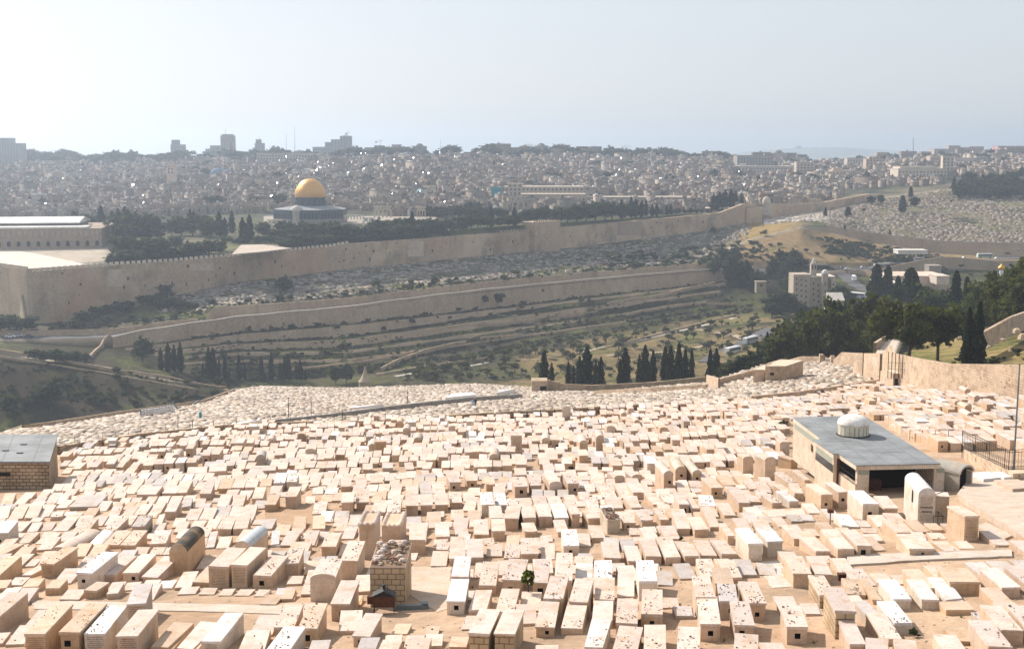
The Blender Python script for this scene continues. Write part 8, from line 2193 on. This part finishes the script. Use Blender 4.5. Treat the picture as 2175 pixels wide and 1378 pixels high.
def car(p, ang, tint, label):
    o = bpy.data.objects.new('car', None); COL.objects.link(o); o.location = p; o.rotation_euler = (0,0,ang)
    tag(o, label, 'car', 'cars on the roads of the valley')
    mb = MB(); mb.tint = tint
    mb.hexa([(-2.1,-.85,.3),(2.1,-.85,.3),(2.1,.85,.3),(-2.1,.85,.3),(-2.1,-.85,.9),(2.0,-.85,.82),(2.0,.85,.82),(-2.1,.85,.9)], None, True)
    mb.hexa([(-1.4,-.8,.88),(1.0,-.8,.86),(1.0,.8,.86),(-1.4,.8,.88),(-1.0,-.65,1.45),(.45,-.65,1.45),(.45,.65,1.45),(-1.0,.65,1.45)]); ob('body', mb, M['paint'], o)
    mb = MB()
    for s_ in (-1, 1): mb.face([(-1.25,s_*.81,.92),(.85,s_*.81,.92),(.4,s_*.69,1.38),(-.95,s_*.69,1.38)])
    mb.face([(1.01,-.7,.92),(1.01,.7,.92),(.5,.6,1.4),(.5,-.6,1.4)]); ob('window', mb, M['window'], o)
    for x in (-1.35, 1.35):
        for s_ in (-1, 1):
            mb = MB(); mb.tube((x,s_*.7,.32),(x,s_*.88,.32),.32,.32,8); ob('wheel', mb, M['black_iron'], o)
CC2 = [(.8,.8,.8),(.05,.05,.06),(.5,.52,.55),(.75,.75,.73),(.3,.05,.04),(.1,.14,.25)]
CN = ['white','black','silver','pale grey','dark red','navy blue']
cars = [(1655,566,780,980),(1668,568,780,980),(1682,569,780,980),(1698,570,780,980),(1712,566,780,980),(1788,572,780,960),(1800,576,780,960),(1822,579,760,960),(1832,571,780,960),(1978,566,780,960),(2008,560,780,960),(2016,556,780,970),(2048,551,780,975),(2140,545,780,985),(2165,545,780,985),(2118,552,780,975),(1990,544,850,975),(1568,744,440,700),(22,719,520,600),(62,719,520,600),(38,717,520,600)]
for i, (px, py, y0_, y1_) in enumerate(cars):
    k = i % 6
    car(road_at(px, py, y0_, y1_, .4), R(rnd.choice([8, 15, -5])) if px > 1600 else R(48 if px > 1000 else 8), CC2[k], '%s car on the valley roads, %s from the church grove' % (CN[k], ordn(i)))
# gold onion domes of the church in the trees
def onion(px, ytip, ybulb, yneck, ybase, rpx, Y, label, side=None):
    s = Y/FPX; p = at(px, yneck, Y)
    o = bpy.data.objects.new('onion_dome_church', None); COL.objects.link(o); tag(o, label, 'church')
    mb = MB(); mb.tint = (.72,.74,.78); zb_ = at(px, ybase, Y).z
    mb.lathe([(rpx*.8*s, zb_-p.z-8),(rpx*.8*s, zb_-p.z),(rpx*.55*s, zb_-p.z+.5),(rpx*.5*s,0)], 12, tuple(p)); ob('drum', mb, M['city'], o)
    h = at(px, ytip, Y).z-p.z
    mb = MB(); mb.lathe([(rpx*.5*s,0.01),(rpx*.85*s,h*.08),(rpx*s,h*.2),(rpx*.9*s,h*.34),(rpx*.55*s,h*.5),(rpx*.22*s,h*.62),(rpx*.1*s,h*.72),(.03,h*.76)], 20, tuple(p)); ob('onion_dome', mb, M['gold'], o, smooth=True)
    mb = MB(); mb.tube((p.x,Y,p.z+h*.74),(p.x,Y,p.z+h),.08,n=4); mb.tube((p.x-.5,Y,p.z+h*.9),(p.x+.5,Y,p.z+h*.9),.07,n=4); ob('cross', mb, M['gold'], o)
onion(2127, 556, 566, 573, 590, 7.5, 430, 'small golden onion dome on a white drum rising from dark trees')
onion(2176, 540, 552, 562, 590, 11, 420, 'golden onion dome cut by the edge of the view above the trees')
# ---------------------------------------------------------------- high stone wall, gate, steps and hut at the garden side
def wall_pix(name, pts, label, mat='rubble_wall', thick=.6, cat='wall', down=2.0, sub=1):
    """pts = (px, y of foot, y of top, distance)"""
    base, hs = [], []
    for i in range(len(pts)):
        px, yb, yt, Y = pts[i]; b_ = at(px, yb, Y); base.append(b_); hs.append(at(px, yt, Y).z-b_.z)
    B2, H2 = [], []
    for i in range(len(base)-1):
        for k in range(sub):
            f = k/sub; B2.append(base[i].lerp(base[i+1], f)); H2.append(hs[i]*(1-f)+hs[i+1]*f)
    B2.append(base[-1]); H2.append(hs[-1])
    o = wall_run(name, B2, thick, H2, M[mat], down=down); tag(o, label, cat); return o
def Yp(px, py): return plane_hit(px, py).y
wall_pix('stone_wall', [(1893,800,750,215),(1930,822,758,205),(1972,838,766,Yp(1972,838)),(2010,842,772,Yp(2010,842)),(2060,846,773,Yp(2060,846)),(2120,850,774,Yp(2120,850)),(2240,858,778,Yp(2240,858))], 'high pinkish rubble wall below the garden trees', sub=4)
wall_pix('stone_wall', [(1873,772,748,232),(1886,790,735,226),(1893,800,750,220),(1897,802,760,214)], 'curved end of the high wall climbing beside the steps')
wall_pix('stone_wall', [(1830,775,750,250),(1850,777,750,240),(1868,779,751,232)], 'square wall panel between the stepped path and the lower cemetery')
wall_pix('stone_wall', [(1812,772,772,255),(1822,774,757,250),(1832,776,750,248)], 'short buttress wall rising to the square wall panel')
wall_pix('stone_wall', [(1770,768,764,275),(1786,766,748,272),(1830,764,750,262)], 'tan wall rising from the gate post to the steps')
wall_pix('stone_wall', [(1668,768,766,300),(1698,764,757,295),(1740,764,758,290),(1747,768,754,288)], 'low tan wall running up to the gap in the garden edge')
wall_pix('stone_wall', [(1860,760,728,260),(1880,750,715,290),(1900,735,708,330)], 'shaded plaster wall behind the pines above the steps', 'terrace')
wall_pix('stone_wall', [(1800,790,770,Yp(1850,815)+42),(1850,806,782,Yp(1860,820)+24),(1896,826,794,Yp(1896,826)+2)], 'pale retaining wall stepping down to the small gate building')
wall_pix('stone_wall', [(2070,735,716,238),(2110,712,694,252),(2150,690,672,268),(2200,672,655,285)], 'low wall climbing the garden slope under the pines')
wall_pix('stone_wall', [(1640,772,768,305),(1665,770,764,300)], 'stub of low wall near the flat roofed stone hut')
def boxb(name, px0, px1, yb, yt, Y, d, label, cat, mat='rubble_wall', skew=0):
    a_, b_ = at(px0, yb, Y), at(px1, yb, Y); zt_ = at(px0, yt, Y).z
    mb = MB(); mb.prism([(a_.x,Y),(b_.x,Y),(b_.x+skew,Y+d),(a_.x+skew,Y+d)], a_.z-1.5, zt_); o = ob(name, mb, M[mat]); tag(o, label, cat)
    mb = MB(); mb.tint = (.62,.52,.40); mb.prism([(a_.x-.08,Y-.08),(b_.x+.08,Y-.08),(b_.x+skew+.08,Y+d+.08),(a_.x+skew-.08,Y+d+.08)], zt_+.004, zt_+.1); ob('roof', mb, M['tomb'], o); return o, a_, b_, zt_
Yg = Yp(1915, 826)
o, a_, b_, zt_ = boxb('gate_building', 1896, 1936, 824, 794, Yg, 3.5, 'small stone gate building with a dark door at the foot of the high wall', 'gate building')
mb = MB(); c0 = at(1899, 822, Yg-.03); c1 = at(1907, 822, Yg-.03); zz = at(1899, 804, Yg-.03).z; mb.face([(c0.x,Yg-.03,c0.z),(c1.x,Yg-.03,c0.z),(c1.x,Yg-.03,zz),(c0.x,Yg-.03,zz)]); ob('door', mb, M['dark'], o)
q0_, q1_ = at(1950, 826, Yg+1), at(1968, 828, Yg-1); zt_ = at(1950, 801, Yg+1).z
mb = MB()
for k in range(9):
    f = k/8; c_ = q0_.lerp(q1_, f); mb.box(c_.x-.11,c_.x+.11,c_.y-.03,c_.y+.03,c_.z-.3,zt_-.1*k*.3)
mb.box(q0_.x,q1_.x,Yg-1.1,Yg-.9,q0_.z+.6,q0_.z+.75)
tag(ob('iron_gate', mb, M['black_iron']), 'dark iron gate standing open in the high stone wall', 'gate')
mb = MB(); c_ = at(1941, 826, Yg); mb.box(c_.x-.2,c_.x+.2,Yg,Yg+.5,c_.z-.5,at(1941,792,Yg).z); tag(ob('gate_post', mb, M['rubble_wall']), 'stone gate post between the gate building and the iron gate', 'post')
for px, yb, yt, Y, lb in [(1744,768,752,286,'first of two stone posts at the gap in the garden edge'),(1768,768,755,282,'second of two stone posts at the gap in the garden edge'),(1184,845,818,345,'pale stone gate pillar where the slanting wall meets the gatehouse'),(1484,833,822,322,'small stone pillar at the end of the cypress wall'),(480,836,826,372,'stone block post at the bend of the cemetery edge')]:
    c_ = at(px, yb, Y); r_ = 4*Y/FPX; mb = MB(); mb.box(c_.x-r_,c_.x+r_,Y-r_,Y+r_,c_.z-2,at(px,yt,Y).z); tag(ob('stone_post', mb, M['rubble_wall']), lb, 'post')
c0, c1 = at(1886, 790, 212), at(1932, 792, 206)
mb = MB()
for k in range(7):
    q = c0.lerp(c1, k/6); mb.tube((q.x,q.y,q.z-1),(q.x,q.y,q.z+3.4-.1*k),.06,n=5)
for f in (.5, 1.6): mb.tube(c0+Vector((0,0,f)), c1+Vector((0,0,f)), .04, n=4)
tag(ob('scaffold_posts', mb, M['black_iron']), 'row of thin steel posts against the high stone wall', 'posts')
o, a_, b_, zt_ = boxb('flat_roofed_hut', 1625, 1668, 803, 778, Yp(1668, 850)+58, 7, 'long flat roofed pale stone hut near the far end of the cemetery', 'hut', skew=5)
Yq = Yp(1668, 850)+58
mb = MB(); c0, c1 = at(1636, 797, Yq-.04), at(1644, 797, Yq-.04); zz = at(1636, 791, Yq-.04).z; mb.face([(c0.x,Yq-.04,c0.z),(c1.x,Yq-.04,c0.z),(c1.x,Yq-.04,zz),(c0.x,Yq-.04,zz)]); ob('window', mb, M['dark'], o)
boxb('hut_annex', 1600, 1624, 802, 786, Yq+1, 5, 'lower annex joined to the flat roofed stone hut', 'hut', skew=3)
mb = MB(); c0, c1, c2 = at(1668.5, 803, Yq), at(1703, 792, Yq+8), at(1703, 776, Yq+8); zz = zt_
mb.prism([(c0.x,Yq),(c1.x,Yq+7.5),(c1.x-4,Yq+9),(c0.x-2,Yq+5)], c0.z-2, zz); ob('side_wing', mb, M['rubble_wall'], o)
# pale steps between the walls
for k in range(14):
    f = k/13; p = at(1880+f*22, 760-f*45, 235+f*70); mb = MB(); mb.tint = (.55,.48,.4); mb.box(p.x-1.6,p.x+1.6,p.y-.6,p.y+2.4,p.z-1.5,p.z-.1); 
    if k == 0: st = ob('stone_stairs', mb, M['tomb']); tag(st, 'pale flight of steps climbing between the walls under the pines', 'stairs')
    else: ob('stair_tread', mb, M['tomb'], st)
# rocks on the garden slope
for i, (px, py, Y, r_) in enumerate([(2040,716,240,1.6),(2060,724,235,1.3),(2130,720,236,1.5),(2160,700,250,2.2),(2172,712,240,2.4),(2100,735,225,1.0),(2085,728,232,1.2),(2145,742,222,1.0)]):
    p = at(px, py, Y); mb = MB(); mb.tint = (.55,.45,.34)
    g = random.Random(i); a0_ = g.uniform(0,6)
    r_ *= .30; mb.lathe([(r_*1.3,-r_),(r_*g.uniform(.9,1.3),0),(r_*g.uniform(.6,.9),r_*.3),(r_*.3,r_*.45),(.02,r_*.5)], 5, tuple(p), a0=a0_, a1=a0_+2*math.pi); tag(ob('boulder', mb, M['rubble_wall']), 'pale boulder on the grassy garden slope, %s from the steps' % ordn(i), 'boulder', 'boulders on the garden slope')
for i in range(46):
    px = gq.uniform(1960, 2200); py_ = gq.uniform(715, 768); Y = 200+(768-py_)*1.0
    p = at(px, py_, Y); p.z = min(p.z, ground(p.x, p.y)) if False else ground(p.x, p.y)
    plant('shrub', p, gq.uniform(.7, 2.2), 'low green bush on the grassy slope above the high stone wall', 'bush', 'bushes above the high stone wall', 1.3)

# two people sitting among the lower tombs
def person(p, ang, shirt, trousers, label, hat=None):
    bm_v = [(0,0,.48),(0,.0,.70),(0,.03,.95),(0,.04,1.12),(0,.06,1.22),(-.10,.02,.46),(-.12,.42,.50),(-.12,.46,.08),(-.12,.60,.04),(.10,.02,.46),(.13,.42,.52),(.13,.44,.08),(.13,.58,.04),(-.19,.03,1.06),(-.24,.10,.80),(-.16,.32,.66),(.19,.03,1.06),(.24,.12,.80),(.15,.33,.66),(0,.07,1.30),(0,.07,1.40)]
    ed = [(0,1),(1,2),(2,3),(3,4),(0,5),(5,6),(6,7),(7,8),(0,9),(9,10),(10,11),(11,12),(3,13),(13,14),(14,15),(3,16),(16,17),(17,18),(4,19),(19,20)]
    rad = [.15,.14,.15,.13,.055,.10,.08,.05,.04,.10,.08,.05,.04,.06,.045,.035,.06,.045,.035,.085,.08]
    me = bpy.data.meshes.new('person'); me.from_pydata(bm_v, ed, []); me.update()
    me.materials.append(plain('cloth_'+shirt[0], shirt[1], .9))
    o = bpy.data.objects.new('person', me); COL.objects.link(o); o.location = p; o.rotation_euler = (0,0,ang)
    sk = o.modifiers.new('skin', 'SKIN')
    for v_, r_ in zip(me.skin_vertices[0].data if len(me.skin_vertices) else [], rad): v_.radius = (r_, r_)
    o.modifiers.new('sub', 'SUBSURF').levels = 1
    tag(o, label, 'person')
    mb = MB(); mb.tint = (.45,.28,.2); mb.lathe([(.001,-.13),(.06,-.11),(.085,-.03),(.088,.04),(.06,.1),(.001,.125)], 10, (0,.085,1.40)); ob('head', mb, M['city'], o, smooth=True)
    mb = MB(); mb.tint = (.03,.025,.02); mb.lathe([(.093,.0),(.095,.05),(.066,.112),(.001,.137)], 10, (0,.07,1.40)); ob('hair', mb, M['city'], o, smooth=True)
    return o
# labels for the groups of plants: rank outward from something one can find
VM = [(n_, hit(px_, py_, lo_, hi_).x, hit(px_, py_, lo_, hi_).y) for n_, px_, py_, lo_, hi_ in [('conical tomb monument',776,826,450,600),('path bend on the dark bank',195,777,400,620),('lone green tree',605,625,500,760),('white church',1730,655,600,900),('road end near the grove',1540,600,700,1000),('parked coaches',1575,740,440,700),('cypress row before the garden',1330,790,480,700),('two trees on the road wall',1045,660,600,800),('city wall corner',60,690,560,700),('garden path fork',1480,700,500,800),('middle of the terraces',850,720,500,760),('gate tower of the city wall',1150,530,700,1000),('cypress group at the terrace foot',570,800,430,620)]]
GR = {}
for o in SC.objects:
    if o.parent is None and o.get('group'): GR.setdefault(o['group'], []).append(o)
for g_, d_ in [('olive trees scattered in the valley garden','small grey green olive tree'),('dark bushes scattered over the terraces and banks','dark green bush'),('grove beside the white church','dense dark grove tree'),('cypresses of the grove beside the church','dark grove cypress'),('bushes on the dry hill behind the church','olive green hill bush')]:
    label_by(GR.get(g_, []), VM, d_)
for g_, d_, f_ in [(EG,'dark evergreen of the esplanade','counting from the long mosque'),('cypresses of the esplanade','pointed cypress of the esplanade','counting from the long mosque'),('wood above the hillside graveyard','dark pine above the hillside graves','counting away from the museum'),('bushes above the high stone wall','low green bush above the high stone wall','counting from the steps')]:
    for i, o in enumerate(sorted(GR.get(g_, []), key=lambda o: o.location.x/o.location.y)): o['label'] = '%s, %s %s' % (d_, ordn(i), f_)
for (px, py, ang, sh_, lb) in [(1004,868,2.6,('light_blue',(.35,.45,.60)),'person in light blue seated among the lower tombs'),(1010,866,2.9,('black',(.02,.02,.025)),'person in black seated close beside the one in light blue')]:
    p = hit(px, py, 200, 420)
    o = person(p+Vector((0,0,.35)), ang, sh_, None, lb)
# ---------------------------------------------------------------- air: pale haze that softens everything far away
mb = MB()
x1_, y0_, y1_ = 6200, -40, 8300
mb.box(-x1_, x1_, y0_, y1_, -95, HC+120)
hz = ob('haze', mb, None)
hm_ = bpy.data.materials.new('haze'); hm_.use_nodes = True; nt = hm_.node_tree
for n in list(nt.nodes):
    if n.type == 'BSDF_PRINCIPLED': nt.nodes.remove(n)
pv = nt.nodes.new('ShaderNodeVolumePrincipled'); out = [n for n in nt.nodes if n.type == 'OUTPUT_MATERIAL'][0]
nt.links.new(pv.outputs[0], out.inputs['Volume'])
pv.inputs['Color'].default_value = (0.70,0.83,1.0,1)
pv.inputs['Density'].default_value = 0.00020
pv.inputs['Anisotropy'].default_value = 0.65
hz.data.materials.clear(); hz.data.materials.append(hm_)
hz['kind'] = 'stuff'; hz['label'] = 'pale haze lying over valley and city'; hz['category'] = 'haze'
